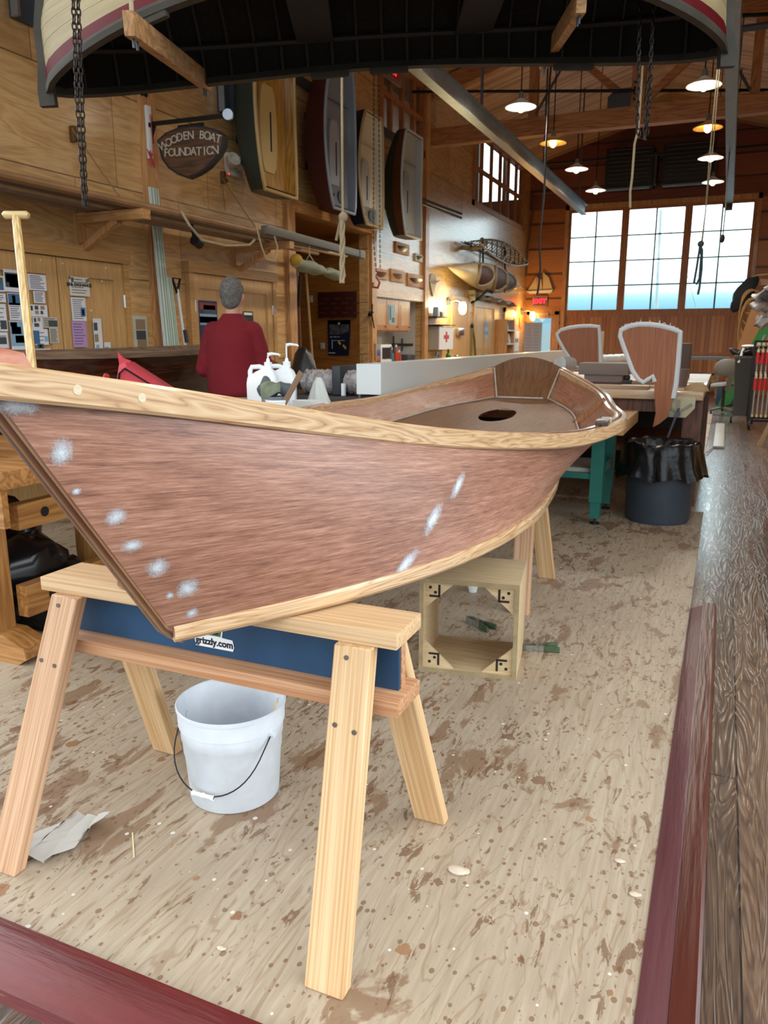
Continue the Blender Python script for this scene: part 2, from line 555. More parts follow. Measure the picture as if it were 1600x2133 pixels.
def make_planks():
    t = NT('worn_plank_floor')
    tcn = t.n('TexCoord'); sp = t.n('SeparateXYZ'); t.l(tcn.outputs['Object'], sp.inputs[0])
    q = t.math('DIVIDE', t.math('ADD', sp.outputs['X'], 10.0), .145)
    bid = t.math('FLOOR', q); fx = t.math('FRACT', q)
    wn = t.n('TexWhiteNoise', noise_dimensions='1D'); t.l(bid, wn.inputs['W'])
    cx = t.n('CombineXYZ')
    t.l(t.math('MULTIPLY', sp.outputs['X'], 14.0), cx.inputs[0])
    t.l(t.math('ADD', t.math('MULTIPLY', sp.outputs['Y'], 1.5), t.math('MULTIPLY', wn.outputs['Value'], 31)), cx.inputs[1])
    n1 = t.noise(cx.outputs[0], .9, 3, .5, .9)
    rg = t.math('ABSOLUTE', t.math('SUBTRACT', t.math('FRACT', t.math('MULTIPLY', n1, 11)), .5))
    n2 = t.noise(t.coords((70, 5, 1), rnd=False), 1, 5, .65)
    f = t.math('ADD', t.math('MULTIPLY', rg, .8), t.math('MULTIPLY', n2, .6))
    c = t.ramp(f, [(.25, '#3E2D21'), (.5, '#5E4838'), (.85, '#7A624E')])
    c = t.mix(c, t.math('ADD', .72, t.math('MULTIPLY', wn.outputs['Value'], .5)), 1.0, 'MULTIPLY')
    yj = t.math('FRACT', t.math('ADD', t.math('DIVIDE', sp.outputs['Y'], 2.7), wn.outputs['Value']))
    gap = t.math('MAXIMUM', t.math('LESS_THAN', fx, .035), t.math('LESS_THAN', yj, .0025))
    c = t.mix(c, '#17110C', gap)
    t.col(c)
    t.rough(t.ramp(rg, [(0, .45), (.5, .22)]))
    t.b.inputs['Coat Weight'].default_value = .6
    t.b.inputs['Coat Roughness'].default_value = .2
    t.bump(t.math('SUBTRACT', t.math('MULTIPLY', rg, .8), gap), .55, .006)
    return t.m
PLANKS = make_planks()
def make_boards(name, c1, c2, c3, axis, width, rough=.5, coat=0.0):
    """boarding: narrow boards laid side by side along an axis (index of the across axis)"""
    t = NT(name)
    tcn = t.n('TexCoord'); sp = t.n('SeparateXYZ'); t.l(tcn.outputs['Object'], sp.inputs[0])
    q = t.math('DIVIDE', t.math('ADD', sp.outputs[axis], 20.0), width)
    bid = t.math('FLOOR', q); fx = t.math('FRACT', q)
    wn = t.n('TexWhiteNoise', noise_dimensions='1D'); t.l(bid, wn.inputs['W'])
    sc = [1.2, 1.2, 1.2]; sc['XYZ'.index(axis)] = 30
    n2 = t.noise(t.coords(sc, rnd=False), 1, 5, .6)
    c = t.ramp(t.math('ADD', t.math('MULTIPLY', n2, .6), t.math('MULTIPLY', wn.outputs['Value'], .45)), [(.3, c1), (.5, c2), (.75, c3)])
    gap = t.math('LESS_THAN', fx, .09)
    c = t.mix(c, '#1E1008', t.math('MULTIPLY', gap, .75))
    t.col(c); t.rough(rough)
    t.b.inputs['Coat Weight'].default_value = coat
    t.bump(t.math('SUBTRACT', t.math('MULTIPLY', n2, .2), gap), .4, .006)
    return t.m
CEIL = make_boards('ceiling_boarding', '#A87C54', '#C69A6E', '#DAB48A', 'Y', .09)
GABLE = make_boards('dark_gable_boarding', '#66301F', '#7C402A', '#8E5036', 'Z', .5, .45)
PANELB = make_boards('upright_beadboard', '#A5663C', '#B87848', '#C68A58', 'X', .105, .42)
TRIM = wood('trim_fir', '#9A6838', '#BE8A54', '#D0A06C', 'Z', 10, .8, .4, .25)
TRIMY = wood('trim_fir', '#9A6838', '#BE8A54', '#D0A06C', 'Y', 10, .8, .4, .25)
TRIMX = wood('trim_fir', '#9A6838', '#BE8A54', '#D0A06C', 'X', 10, .8, .4, .25)
CEDX = wood('door_cedar', '#8A5430', '#A86A3C', '#BA7E4E', 'X', 10, .8, .42)
CEDZ = wood('door_cedar', '#8A5430', '#A86A3C', '#BA7E4E', 'Z', 10, .8, .42)
GLUX = wood('glulam', '#835030', '#A97244', '#C08C5C', 'X', 8, .6, .5)
GLUZ = wood('glulam', '#835030', '#A97244', '#C08C5C', 'Z', 8, .6, .5)
DOORW = wood('door_fir', '#B0824C', '#C99E66', '#D9B27C', 'Z', 14, .6, .35, .3, cath=.25)
PINEW = wood('pine_board', '#A77846', '#C79B62', '#DBB57D', 'Y', 9, .7, .55)
FIRX = wood('sawhorse_fir', '#B78E62', '#CCA67A', '#DABA92', 'X', 21, .32, .6, 0, cath=.5, knots=2.2)
FIRZ = wood('sawhorse_fir', '#B78C5E', '#CCA474', '#DABA90', 'Z', 21, .32, .6, 0, cath=.5, knots=2.2)
FIRPZ = wood('pink_fir', '#A87C5A', '#C09571', '#D0AA88', 'Z', 21, .32, .6, 0, cath=.5, knots=2.2)
FIRPX = wood('pink_fir', '#A06C46', '#B6825A', '#C89C78', 'X', 21, .32, .6, 0, cath=.5, knots=2.2)
BLACK = plain('black_plastic', '#15161A', .45)
BLACKM = plain('black_iron', '#1C1B1D', .5, .6)
STEEL = plain('galvanised_steel', '#98A0A8', .38, .85, var=.12, bscale=40)
GREYSTEEL = plain('grey_painted_steel', '#4C5057', .5, .3)
CHROME = plain('bright_metal', '#C9CCD0', .22, 1.0)
WHITEP = plain('white_paint', '#E6E8E8', .4)
WHITEPL = plain('white_plastic', '#E9EEF2', .35)
ROPE = plain('pale_rope', '#B9A88A', .85, bump=.5, bscale=300)
GLASS = glass('window_glass')
PAPERW = plain('white_paper', '#E2E3EA', .7)
INK = plain('printed_ink', '#4A4E5C', .7)
BLACKINK = plain('black_ink', '#17171B', .6)

# ================================================================ the room
LX, RX, BY, RIDX, EAVE, RIDGE = -5.0, 1.9, 20.95, -1.6, 5.62, 6.6
def roofz(x): return RIDGE - abs(x - RIDX) * (RIDGE - EAVE) / 3.4
mb = MB(); mb.span((-7.6, -3.2, -.12), (RX + .2, BY + .15, -.018)); struct('floor', mb, PLANKS)
mb = MB(); mb.span((LX, 1.06, -.018), (-.05, 6.45, 0)); mb.span((LX, 6.45, -.018), (-.12, 15.5, 0)); struct('floor_plywood', mb, FLOORPLY)
RED = None
def make_red(name, c1, c2, axis, th=.63):
    t = NT(name)
    sc = [14, 14, 14]; sc[axis] = 1.2
    n = t.noise(t.coords(sc, rnd=False), 1, 4, .6, .4)
    n3 = t.noise(t.coords([a * 3 for a in sc], rnd=False), 1, 4, .6)
    c = t.ramp(n, [(.3, c1), (.7, c2)])
    wear = t.noise(t.coords([a * .6 for a in sc], rnd=False), 1, 6, .75)
    c = t.mix(c, '#A08660', t.ramp(wear, [(th, 0.0), (th + .03, .85)]))
    t.col(c); t.rough(.3)
    t.bump(n3, .5, .005)
    return t.m
REDX = make_red('worn_oxide_red_paint', '#54191A', '#6C2A28', 0, .585)
REDY = make_red('oxide_red_with_sheen', '#5A3236', '#6E464A', 1, .71)  # window reflection mixed into the red as a greyish pink
BRNY = make_red('brown_red_paint', '#40160E', '#522014', 1, .74)
mb = MB()
mb.prism([(.912, -.02), (.922, .006), (.965, .026), (1.055, .028), (1.062, 0), (1.062, -.02)], (-3.4, 0, 0), (0, 1, 0), (0, 0, 1), (1, 0, 0), 3.32)
struct('trim_1', mb, REDX)
mb = MB(); mb.prism([(-.052, -.019), (-.05, .004), (.006, .03), (.012, .03), (.012, -.019)], (0, .9, 0), (1, 0, 0), (0, 0, 1), (0, 1, 0), 3.12); struct('trim_2', mb, REDY)
mb = MB(); mb.prism([(.0125, -.019), (.0125, .033), (.062, .033), (.07, .026), (.072, -.019)], (0, .9, 0), (1, 0, 0), (0, 0, 1), (0, 1, 0), 3.16); struct('trim_3', mb, BRNY)

def wallx(mb, y0, y1, z0, z1, x=LX, t=.14): mb.span((x - t, y0, z0), (x, y1, z1))
# left wall, pierced for the recess, the kitchenette and the loft windows
mb = MB()
wallx(mb, 3.2, 8.63, -.02, EAVE)
wallx(mb, 8.63, 10.87, 2.84, EAVE)
wallx(mb, 10.87, 11.06, -.02, EAVE)
wallx(mb, 11.06, 13.2, 1.95, 4.32)
wallx(mb, 11.06, 11.3, 4.32, EAVE); wallx(mb, 11.3, 13.2, 5.5, EAVE)
wallx(mb, 13.2, 15.95, -.02, EAVE)
wallx(mb, 15.95, 20.3, -.02, 3.98); wallx(mb, 15.95, 20.3, 5.5, EAVE)
wallx(mb, 20.3, BY, -.02, EAVE)
struct('wall_left', mb, PLY)
# recess behind the left wall: its far side faces the room's front
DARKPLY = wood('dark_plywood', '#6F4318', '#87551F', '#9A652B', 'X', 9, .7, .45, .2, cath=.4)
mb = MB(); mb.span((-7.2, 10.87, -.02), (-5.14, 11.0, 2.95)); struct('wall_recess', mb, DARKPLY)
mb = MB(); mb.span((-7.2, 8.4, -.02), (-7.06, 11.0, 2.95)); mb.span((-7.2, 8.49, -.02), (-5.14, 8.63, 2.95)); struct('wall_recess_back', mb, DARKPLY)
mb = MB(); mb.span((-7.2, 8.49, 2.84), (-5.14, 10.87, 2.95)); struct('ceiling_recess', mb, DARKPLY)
# kitchenette recess
KW = plain('kitchenette_white', '#C9C8C4', .55)
mb = MB(); mb.span((-5.8, 11.06, -.02), (-5.7, 13.3, 1.97)); mb.span((-5.8, 13.2, -.02), (-5.14, 13.3, 1.97)); mb.span((-5.8, 11.0, -.02), (-5.141, 11.06, 1.97)); mb.span((-5.8, 11.06, 1.951), (-5.14, 13.3, 2.03)); struct('wall_kitchenette', mb, KW)
# loft behind the upper windows, lit by its own end window
LOFTW = plain('loft_wall', '#6E4A30', .6)
mb = MB(); mb.span((-7.6, 11.0, 3.2), (-7.46, BY, 6.8)); mb.span((-7.5, 11.0, 3.1), (-5.14, BY, 3.25)); mb.span((-7.5, 10.9, 3.2), (-5.14, 11.0, 6.8))
mb.span((-7.5, BY, 3.2), (-5.14, BY + .1, 4.85)); mb.span((-7.5, BY, 6.6), (-5.14, BY + .1, 6.8)); mb.span((-6.5, BY, 4.85), (-6.4, BY + .1, 6.6)); mb.span((-5.75, BY, 4.85), (-5.65, BY + .1, 6.6)); struct('wall_loft', mb, LOFTW)
mb = MB(); mb.span((-7.6, 10.9, 6.8), (-5.0, BY + .1, 6.9)); struct('ceiling_loft', mb, LOFTW)
# back wall with the big door opening
mb = MB()
DX0, DX1, DTOP = -3.98, .4, 4.55
mb.span((LX - .14, BY, 2.0), (DX0, BY + .15, DTOP)); mb.span((-4.14, BY, -.02), (DX0, BY + .15, 2.0)); mb.span((DX1, BY, -.02), (RX + .14, BY + .15, DTOP))
mb.span((LX - .14, BY, -.02), (-4.96, BY + .15, 2.0))
struct('wall_back', mb, make_boards('back_wall_plywood', '#A0602E', '#B67640', '#C88A50', 'Z', .62, .4))
mb = MB()
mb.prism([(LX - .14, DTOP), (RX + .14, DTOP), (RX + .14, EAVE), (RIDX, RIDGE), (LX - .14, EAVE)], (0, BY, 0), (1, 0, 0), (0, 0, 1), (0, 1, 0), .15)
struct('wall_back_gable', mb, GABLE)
mb = MB(); mb.span((RX, 4.2, -.02), (RX + .14, BY, EAVE)); struct('wall_right', mb, PLY)
mb = MB()
for a, b in ((LX - .15, RIDX), (RIDX, RX + .15)):
    za, zb = roofz(a), roofz(b)
    mb.prism([(a, za), (b, zb), (b, zb + .15), (a, za + .15)], (0, -2.6, 0), (1, 0, 0), (0, 0, 1), (0, 1, 0), BY + 2.9)
struct('ceiling', mb, CEIL)

# big folding doors in the back wall: three leaves, each half glass, half boarding
for i, (x0, x1) in enumerate(((-3.979, -2.565), (-2.565, -1.1), (-1.1, .399))):
    d = thing('door_%d' % (i + 1), None, None, ((x0 + x1) / 2, BY, -.02)); d['kind'] = 'structure'
    y0, y1 = BY + .01, BY + .07
    f = MB()
    gx0, gx1 = x0 + .075, x1 - .10
    f.span((x0, y0, -.02), (gx0, y1, DTOP)); f.span((gx1, y0, -.02), (x1, y1, DTOP))
    f.span((gx0, y0, 4.43), (gx1, y1, DTOP)); f.span((gx0, y0, 1.86), (gx1, y1, 2.04)); f.span((gx0, y0, -.02), (gx1, y1, .12)); f.span((gx0, y0, .92), (gx1, y1, .98))
    part('door_frame', f, CEDZ, d)
    f = MB(); f.span((gx0, y0 + .02, .12), (gx1, y1 - .01, 1.86)); part('boarding', f, PANELB, d)
    f = MB()
    f.span(((gx0 + gx1) / 2 - .019, y0 + .01, 2.04), ((gx0 + gx1) / 2 + .019, y1 - .02, 4.43))
    for k in (1, 2, 3): f.span((gx0, y0 + .011, 2.04 + k * .5975 - .017), (gx1, y1 - .021, 2.04 + k * .5975 + .017))
    part('muntin', f, plain('grey_green_bar', '#46605E', .5), d)
    f = MB(); f.span((gx0, y1 - .018, 2.04), (gx1, y1 - .012, 4.43)); part('pane', f, GLASS, d)
mb = MB()
mb.span((-4.06, BY - .03, -.02), (-3.965, BY + .0, 4.62)); mb.span((.385, BY - .03, -.02), (.47, BY, 4.62)); mb.span((-4.06, BY - .03, 4.5), (.47, BY, 4.62))
struct('trim_4', mb, TRIM)
# entrance door in the back wall, left corner
d = thing('door_4', None, None, (-4.55, BY, -.02)); d['kind'] = 'structure'
f = MB(); f.span((-4.96, BY - .02, -.02), (-4.86, BY + .06, 2.02)); f.span((-4.22, BY - .02, -.02), (-4.1, BY + .06, 2.02)); f.span((-4.96, BY - .02, 1.93), (-4.1, BY + .06, 2.06)); part('door_frame', f, TRIM, d)
f = MB(); f.span((-4.86, BY + .02, -.02), (-4.78, BY + .05, 1.93)); f.span((-4.31, BY + .02, -.02), (-4.22, BY + .05, 1.93)); f.span((-4.78, BY + .02, 1.84), (-4.31, BY + .05, 1.93)); f.span((-4.78, BY + .02, -.02), (-4.31, BY + .05, .3)); part('door_leaf', f, TRIM, d)
f = MB(); f.span((-4.78, BY + .033, .3), (-4.31, BY + .038, 1.84)); part('pane', f, GLASS, d)
f = MB(); f.cyl((-4.29, BY + .015, 1.0), (-4.29, BY - .05, 1.0), .012); f.ball((-4.29, BY - .06, 1.0), .03); part('door_handle', f, CHROME, d)
# loft windows in the left wall: timber frames with panes
def loft_window(n, y0, y1, z0, z1, cols, rows):
    d = thing('window_%d' % n, None, None, (LX, (y0 + y1) / 2, z0)); d['kind'] = 'structure'
    f = MB()
    f.span((LX - .12, y0, z0), (LX + .03, y1, z0 + .1)); f.span((LX - .12, y0, z1 - .1), (LX + .03, y1, z1)); f.span((LX - .12, y0, z0), (LX + .03, y0 + .1, z1)); f.span((LX - .12, y1 - .1, z0), (LX + .03, y1, z1))
    part('window_frame', f, CEDZ, d)
    f = MB()
    for k in range(1, cols):
        y = y0 + (y1 - y0) * k / cols; f.span((LX - .07, y - .03, z0), (LX + .0, y + .03, z1))
    for k in range(1, rows):
        z = z0 + (z1 - z0) * k / rows; f.span((LX - .069, y0, z - .035), (LX - .001, y1, z + .035))
    part('muntin', f, CEDZ, d)
    f = MB(); f.span((LX - .06, y0, z0), (LX - .054, y1, z1)); part('pane', f, GLASS, d)
loft_window(1, 11.3, 13.2, 4.32, 5.5, 4, 2)
loft_window(2, 15.95, 20.3, 3.98, 5.5, 6, 2)
# pilasters and other wall trim
for n, (y, z1) in enumerate(((6.06, 5.5), (8.55, 2.9), (10.98, 2.9), (13.24, 5.5))):
    mb = MB(); mb.span((LX, y - .085, -.02), (LX + .06, y + .085, z1)); struct('trim_%d' % (5 + n), mb, TRIM)
mb = MB(); mb.span((LX, 8.64, 2.84), (LX + .05, 10.9, 2.98)); struct('trim_9', mb, TRIMY)
mb = MB(); mb.span((LX, 11.07, 1.96), (LX + .035, 13.15, 2.16)); struct('trim_10', mb, PLY)

# ---------------------------------------------------------------- roof timbers
def truss(y, label):
    t = thing('roof_truss', label, 'roof truss', (RIDX, y, 4.58))
    f = MB(); f.span((LX + .0, y - .09, 4.58), (RX, y + .09, 4.86)); part('tie_beam', f, GLUX, t)
    for a, b in ((LX, RIDX), (RX, RIDX)):
        f = MB(); f.bar((a, y, roofz(a) - .16), (b, y, roofz(b) - .16), .16, .26); part('top_chord', f, GLUX, t)
    f = MB(); f.span((RIDX - .1, y - .1, 4.86), (RIDX + .1, y + .1, 6.35))
    part('king_post', f, GLUZ, t)
    f = MB()
    for zz in (4.95, 5.03, 5.11, 5.19, 5.9, 5.98, 6.06, 6.14):
        for xx in (-.05, .05): f.cyl((RIDX + xx, y - .1, zz), (RIDX + xx, y - .118, zz), .017, seg=8)
    part('bolt', f, BLACKM, t)['kind'] = 'stuff'
    for sx in (-1, 1):
        x = RIDX + sx * 1.65
        f = MB(); f.span((x - .07, y - .07, 4.86), (x + .07, y + .07, roofz(x) - .2)); part('queen_post', f, GLUZ, t)
        f = MB(); f.bar((RIDX + sx * .12, y, 4.95), (RIDX + sx * 1.3, y, 5.95), .1, .14, (0, 1, 0)); part('strut', f, GLUX, t)
        f = MB(); f.cyl((x - sx * .07, y - .1, 4.9), (RIDX + sx * .8, y - .1, roofz(RIDX + sx * .8) - .2), .022, seg=8); part('tension_rod', f, GREYSTEEL, t)
    f = MB(); f.prism([(-.45, 4.86), (-.1, 4.86), (-.1, 5.12), (-.33, 5.12), (-.45, 5.02)], (RIDX, y - .115, 0), (1, 0, 0), (0, 0, 1), (0, 1, 0), .02); part('gusset_plate', f, GREYSTEEL, t)
    return t
tr = truss(13.6, 'glued timber roof truss with king post across the middle of the ceiling')
# upper right: near rafter with bolts and a short post under it
t = thing('rafter', 'sloping timber rafter with bolt heads at the top right of the photo', 'rafter', (.9, 11.4, 5.5))
f = MB(); f.bar((RX, 11.4, roofz(RX) - .17), (-.4, 11.4, roofz(-.4) - .17), .16, .32); part('beam', f, wood('light_glulam', '#8A5A30', '#AD7A48', '#C49562', 'X', 8, .6, .5), t)
f = MB()
for x, dz in ((.1, .12), (.18, .0), (.35, .1), (.02, .02)): f.cyl((x, 11.32, roofz(x) - .22 + dz - .03), (x, 11.29, roofz(x) - .22 + dz - .03), .03, seg=10)
part('bolt_heads', f, BLACKM, t)
f = MB(); f.span((.16, 11.33, 4.75), (.36, 11.47, roofz(.3) - .28)); part('post', f, wood('light_glulam', '#8A5A30', '#AD7A48', '#C49562', 'Z', 8, .6, .5), t)
mb = MB(); mb.cyl((-.2, 11.2, 4.98), (RX, 11.2, 4.98), .04, seg=10); solo('pipe', 'grey conduit pipe under the bolted rafter at top right', 'pipe', mb, GREYSTEEL)
for i, y in enumerate((14.6, 16.6)):
    mb = MB(); mb.bar((.9, y, 4.6), (.9, y, roofz(.9)), .13, .13, (0, 1, 0)); solo('wall_post', ('near', 'far')[i] + ' timber post with sheet metal fins on the right roof slope', 'post', mb, GLUZ)
    mb = MB()
    for k in range(7): mb.cyl((1.05, y - .05, 4.7 + k * .13), (1.05, y - .05, 4.79 + k * .13), .045, .05, 10)
    solo('spiral_duct', 'crumpled shiny flexible duct beside the %s timber post' % ('near', 'far')[i], 'duct', mb, CHROME)
for i, (x0, y0, z0, x1, y1, z1) in enumerate(((LX, 10.4, 5.35, RX, 12.2, 5.25), (LX, 12.6, 5.2, 1.6, 14.4, 4.95), (-3.9, 17.5, 4.95, 1.7, 17.8, 5.0), (-3.2, 14.6, 5.0, 1.55, 14.9, 5.02))):
    mb = MB(); mb.cyl((x0, y0, z0), (x1, y1, z1), .024, seg=8)
    if i > 1: mb.cyl((x1, y1, z1 - .06), (x1, y1, z1 + .06), .035, seg=8)
    solo('sprinkler_pipe', ('thin iron sprinkler pipe under the upper left roof slope', 'thin iron sprinkler pipe crossing in front of the king post', 'thin iron pipe in front of the heaters', 'thin iron pipe behind the big tie beam')[i], 'pipe', mb, BLACKM)

# ---------------------------------------------------------------- hoist rails hung along the room
def rail(x, y0, y1, z, label):
    t = thing('hoist_rail', label, 'steel beam', (x, (y0 + y1) / 2, z))
    f = MB(); f.span((x - .06, y0, z), (x + .06, y1, z + .014)); part('bottom_flange', f, STEEL, t)
    f = MB(); f.span((x - .06, y0, z + .19), (x + .06, y1, z + .204)); part('top_flange', f, STEEL, t)
    f = MB(); f.span((x - .006, y0, z + .014), (x + .006, y1, z + .19)); part('web', f, STEEL, t)
    for y in (6.0, 10.0, 13.6, 17.0):
        f = MB(); f.span((x - .01, y - .03, z + .204), (x + .01, y + .03, roofz(x) + .05)); part('hanger', f, GREYSTEEL, t)
rail(-3.04, 2.6, 17.72, 3.9, 'galvanised steel hoist beam running to the left door window')
rail(-.19, 2.6, 17.74, 3.9, 'galvanised steel hoist beam hanging above the camera on the right')

# ---------------------------------------------------------------- pendant lamps
LW, LY_ = '#FFF4DE', '#FFD890'
SHADEW = plain('enamel_white', '#F0EEE6', .35)
SHADEG = plain('enamel_green_grey', '#6E746E', .4)
def lamp(x, y, z, r, warm, label):
    t = thing('pendant_lamp', label, 'pendant lamp', (x, y, z), 'enamel pendant lamps')
    f = MB(); f.lathe([(.04, .085), (.05, .07), (.09, .052), (r * .62, .036), (r, 0), (r * 1.01, -.006)], (x, y, z), 28); f.lathe([(.04, .08), (.085, .047), (r * .61, .031), (r * .99, -.004)], (x, y, z), 28)
    part('lamp_shade', f, [plain('warm_enamel', '#E8B96A', .4), SHADEW][0 if warm else 1], t)
    f = MB(); f.cyl((x, y, z + .07), (x, y, z + .16), .04, .025, 12); part('socket', f, SHADEG, t)
    f = MB(); f.cyl((x, y, z + .16), (x, y, roofz(x) - .005), .008, seg=6); part('cord', f, BLACKM, t)
    f = MB(); f.ball((x, y, z + .005), .05, 12, 8, (1, 1, 1.35)); b = part('bulb', f, plain('bulb_warm' if warm else 'bulb_white', LY_ if warm else LW, .3, emit=14 if warm else 30), t)
    li = bpy.data.lights.new('lamp_light', 'SPOT'); li.spot_size = 2.7; li.spot_blend = .5; li.energy = (55 if warm else 115) if y > 9 else 16
    li.color = (1, .78, .45) if warm else (1, .94, .84); li.shadow_soft_size = .06
    lo = bpy.data.objects.new('lamp_light', li); COL.objects.link(lo); lo.parent = t; lo.location = (0, 0, -.08)
nth = ('nearest', 'second', 'third', 'farthest')
for i, y in enumerate((9.9, 11.82, 13.73, 15.78)):
    lamp(-2.52, y, 4.05, .185, i == 1, ('lit white pendant lamp, largest of the left row', 'pendant lamp with amber inside in the left row', 'small lit white pendant lamp, third back in the left row', 'smallest lit pendant lamp of the left row, above the left window')[i])
    lamp(-.48, y, 4.05, .185, i == 1, ('bright white pendant lamp, largest of the right row', 'pendant lamp with amber inside in the right row', 'small lit white pendant lamp, third down the right row', 'smallest lit pendant lamp of the right row, above the right window')[i])
for i, y in enumerate((8.0, 6.05, 4.1, 2.15)):
    for x, sd in ((-2.52, 'left'), (-.48, 'right')):
        lamp(x, y, 4.05, .185, False, ('white pendant lamp of the %s row just behind the hanging boat', 'white pendant lamp of the %s row above the far side of the hanging boat', 'white pendant lamp of the %s row over the hanging boat', 'white pendant lamp of the %s row nearest the camera, above the frame')[i] % sd)
# fan heaters on the gable
for i, x in enumerate((-2.5, -1.2)):
    t = thing('unit_heater', ('left black fan heater box above the middle window', 'right black fan heater box above the right window')[i], 'heater', (x, BY, 4.85))
    f = MB(); f.span((x - .55, BY - .6, 4.85), (x + .55, BY - .02, 5.75), .02); part('housing', f, plain('heater_black', '#1A1A1D', .5), t)
    f = MB()
    for k in range(9): f.box((x, BY - .61, 4.98 + k * .09), (.94, .03, .015), rot('X', .6))
    part('louvre', f, GREYSTEEL, t)
    f = MB(); f.bar((x - .5, BY - .68, 4.80), (x + .5, BY - .68, 4.80), .1, .03); part('deflector', f, STEEL, t)
    f = MB(); f.span((x + .551, BY - .5, 4.9), (x + .62, BY - .02, 5.6)); part('side_duct', f, GREYSTEEL, t)
# ================================================================ the skiff on the sawhorses
def herm(xs, ys, q):
    n = len(xs)
    d = []
    for i in range(n):
        if i == 0: d.append((ys[1] - ys[0]) / (xs[1] - xs[0]))
        elif i == n - 1: d.append((ys[-1] - ys[-2]) / (xs[-1] - xs[-2]))
        else:
            h0, h1 = xs[i] - xs[i - 1], xs[i + 1] - xs[i]
            d.append(((ys[i] - ys[i - 1]) / h0 * h1 + (ys[i + 1] - ys[i]) / h1 * h0) / (h0 + h1))
    i = 0
    while i < n - 2 and q > xs[i + 1]: i += 1
    h = xs[i + 1] - xs[i]; t = (q - xs[i]) / h
    return (2 * t**3 - 3 * t**2 + 1) * ys[i] + (t**3 - 2 * t**2 + t) * h * d[i] + (-2 * t**3 + 3 * t**2) * ys[i + 1] + (t**3 - t**2) * h * d[i + 1]
SY = [.8, 1.15, 1.5, 1.9, 2.4, 3.0, 3.6, 4.3, 5.0, 5.6]
SB = [.012, .083, .195, .333, .5, .68, .784, .696, .557, .25]
SZ = [1.318, 1.261, 1.196, 1.123, 1.052, .998, .996, .995, 1.038, 1.136]
CY = [1.25, 1.5, 1.9, 2.4, 3.0, 3.6, 4.5, 5.4]
CB = [.012, .222, .43, .555, .565, .513, .375, .17]
CZ = [.722, .737, .742, .742, .738, .744, .779, .848]
def axis_x(y): return -1.0514 - .0586 * (y - 1.2)
def sheer(t, side, off=0.0, dz=0.0):
    y = SY[0] + (SY[-1] - SY[0]) * t
    return V((axis_x(y) + side * (max(.0, herm(SY, SB, y)) + off), y, herm(SY, SZ, y) + dz))
def chine(t, side, off=0.0, dz=0.0):
    y = CY[0] + (CY[-1] - CY[0]) * t
    return V((axis_x(y) + side * (max(.0, herm(CY, CB, y)) + off), y, herm(CY, CZ, y) + dz))
def hull(t, v, side, off=0.0):
    """v 0 at the sheer, 1 at the chine, a little rounding outward between"""
    a, b = sheer(t, side), chine(t, side)
    p = a.lerp(b, v)
    e_ = .003
    t0, t1 = max(0, t - e_), min(1, t + e_)
    n = (sheer(t1, side).lerp(chine(t1, side), v) - sheer(t0, side).lerp(chine(t0, side), v)).cross(b - a)
    n.normalize()
    if n.x * side < 0: n = -n
    return p + n * (off + .012 * math.sin(PI * v) * min(1, t * 6)), n
def find(x, y, side=1):
    best = None
    for i in range(161):
        for j in range(41):
            p, _ = hull(i / 160, j / 40, side)
            q = pix(p); d = (q[0] - x) ** 2 + (q[1] - y) ** 2
            if best is None or d < best[0]: best = (d, i / 160, j / 40)
    t, v = best[1], best[2]
    for st in (.003, .001):
        for _ in range(12):
            cand = [(t + a * st, v + b * st * 4) for a in (-1, 0, 1) for b in (-1, 0, 1)]
            t, v = min(cand, key=lambda c: (lambda q: (q[0] - x) ** 2 + (q[1] - y) ** 2)(pix(hull(min(1, max(0, c[0])), c[1], side)[0])))
    return t, v

def make_okoume(name, a, b, c_, patches=0.0, coat=.35):
    t = NT(name)
    v = t.coords((5, 120, 1), 'UV', rnd=False)
    n0 = t.noise(v, 1, 5, .62, .3)
    n1 = t.noise(t.coords((16, 420, 1), 'UV', rnd=False), 1, 4, .7)
    n2 = t.noise(t.coords((1.1, 7, 1), 'UV', rnd=False), 1, 4, .55, .7)
    f = t.math('ADD', t.math('ADD', t.math('MULTIPLY', n0, .5), t.math('MULTIPLY', n1, .6)), t.math('MULTIPLY', n2, .4))
    c = t.ramp(f, [(.58, a), (.75, b), (.92, c_)])
    if patches:
        p = t.noise(t.coords((3, 9, 1), 'UV', rnd=False), 1, 5, .7)
        c = t.mix(c, '#C9B8AE', t.math('MULTIPLY', t.ramp(p, [(.56, 0.0), (.7, 1.0)]), patches))
    t.col(c)
    t.rough(t.ramp(n0, [(.3, .48), (.7, .36)]))
    t.b.inputs['Coat Weight'].default_value = coat
    t.b.inputs['Coat Roughness'].default_value = .35
    t.bump(n1, .12, .002)
    return t.m
OKOUT = make_okoume('okoume_ply_outside', '#683F33', '#966853', '#B98C76')
OKIN = make_okoume('okoume_ply_inside', '#6A402C', '#925F46', '#AE7A5C', .3, .3)
OKTR = make_okoume('okoume_ply_transom', '#5E3A1E', '#875A34', '#A27648', 0, .2)
OKSOLE = make_okoume('okoume_ply_sole', '#8A5C3A', '#A87850', '#BC9068', .2, .5)
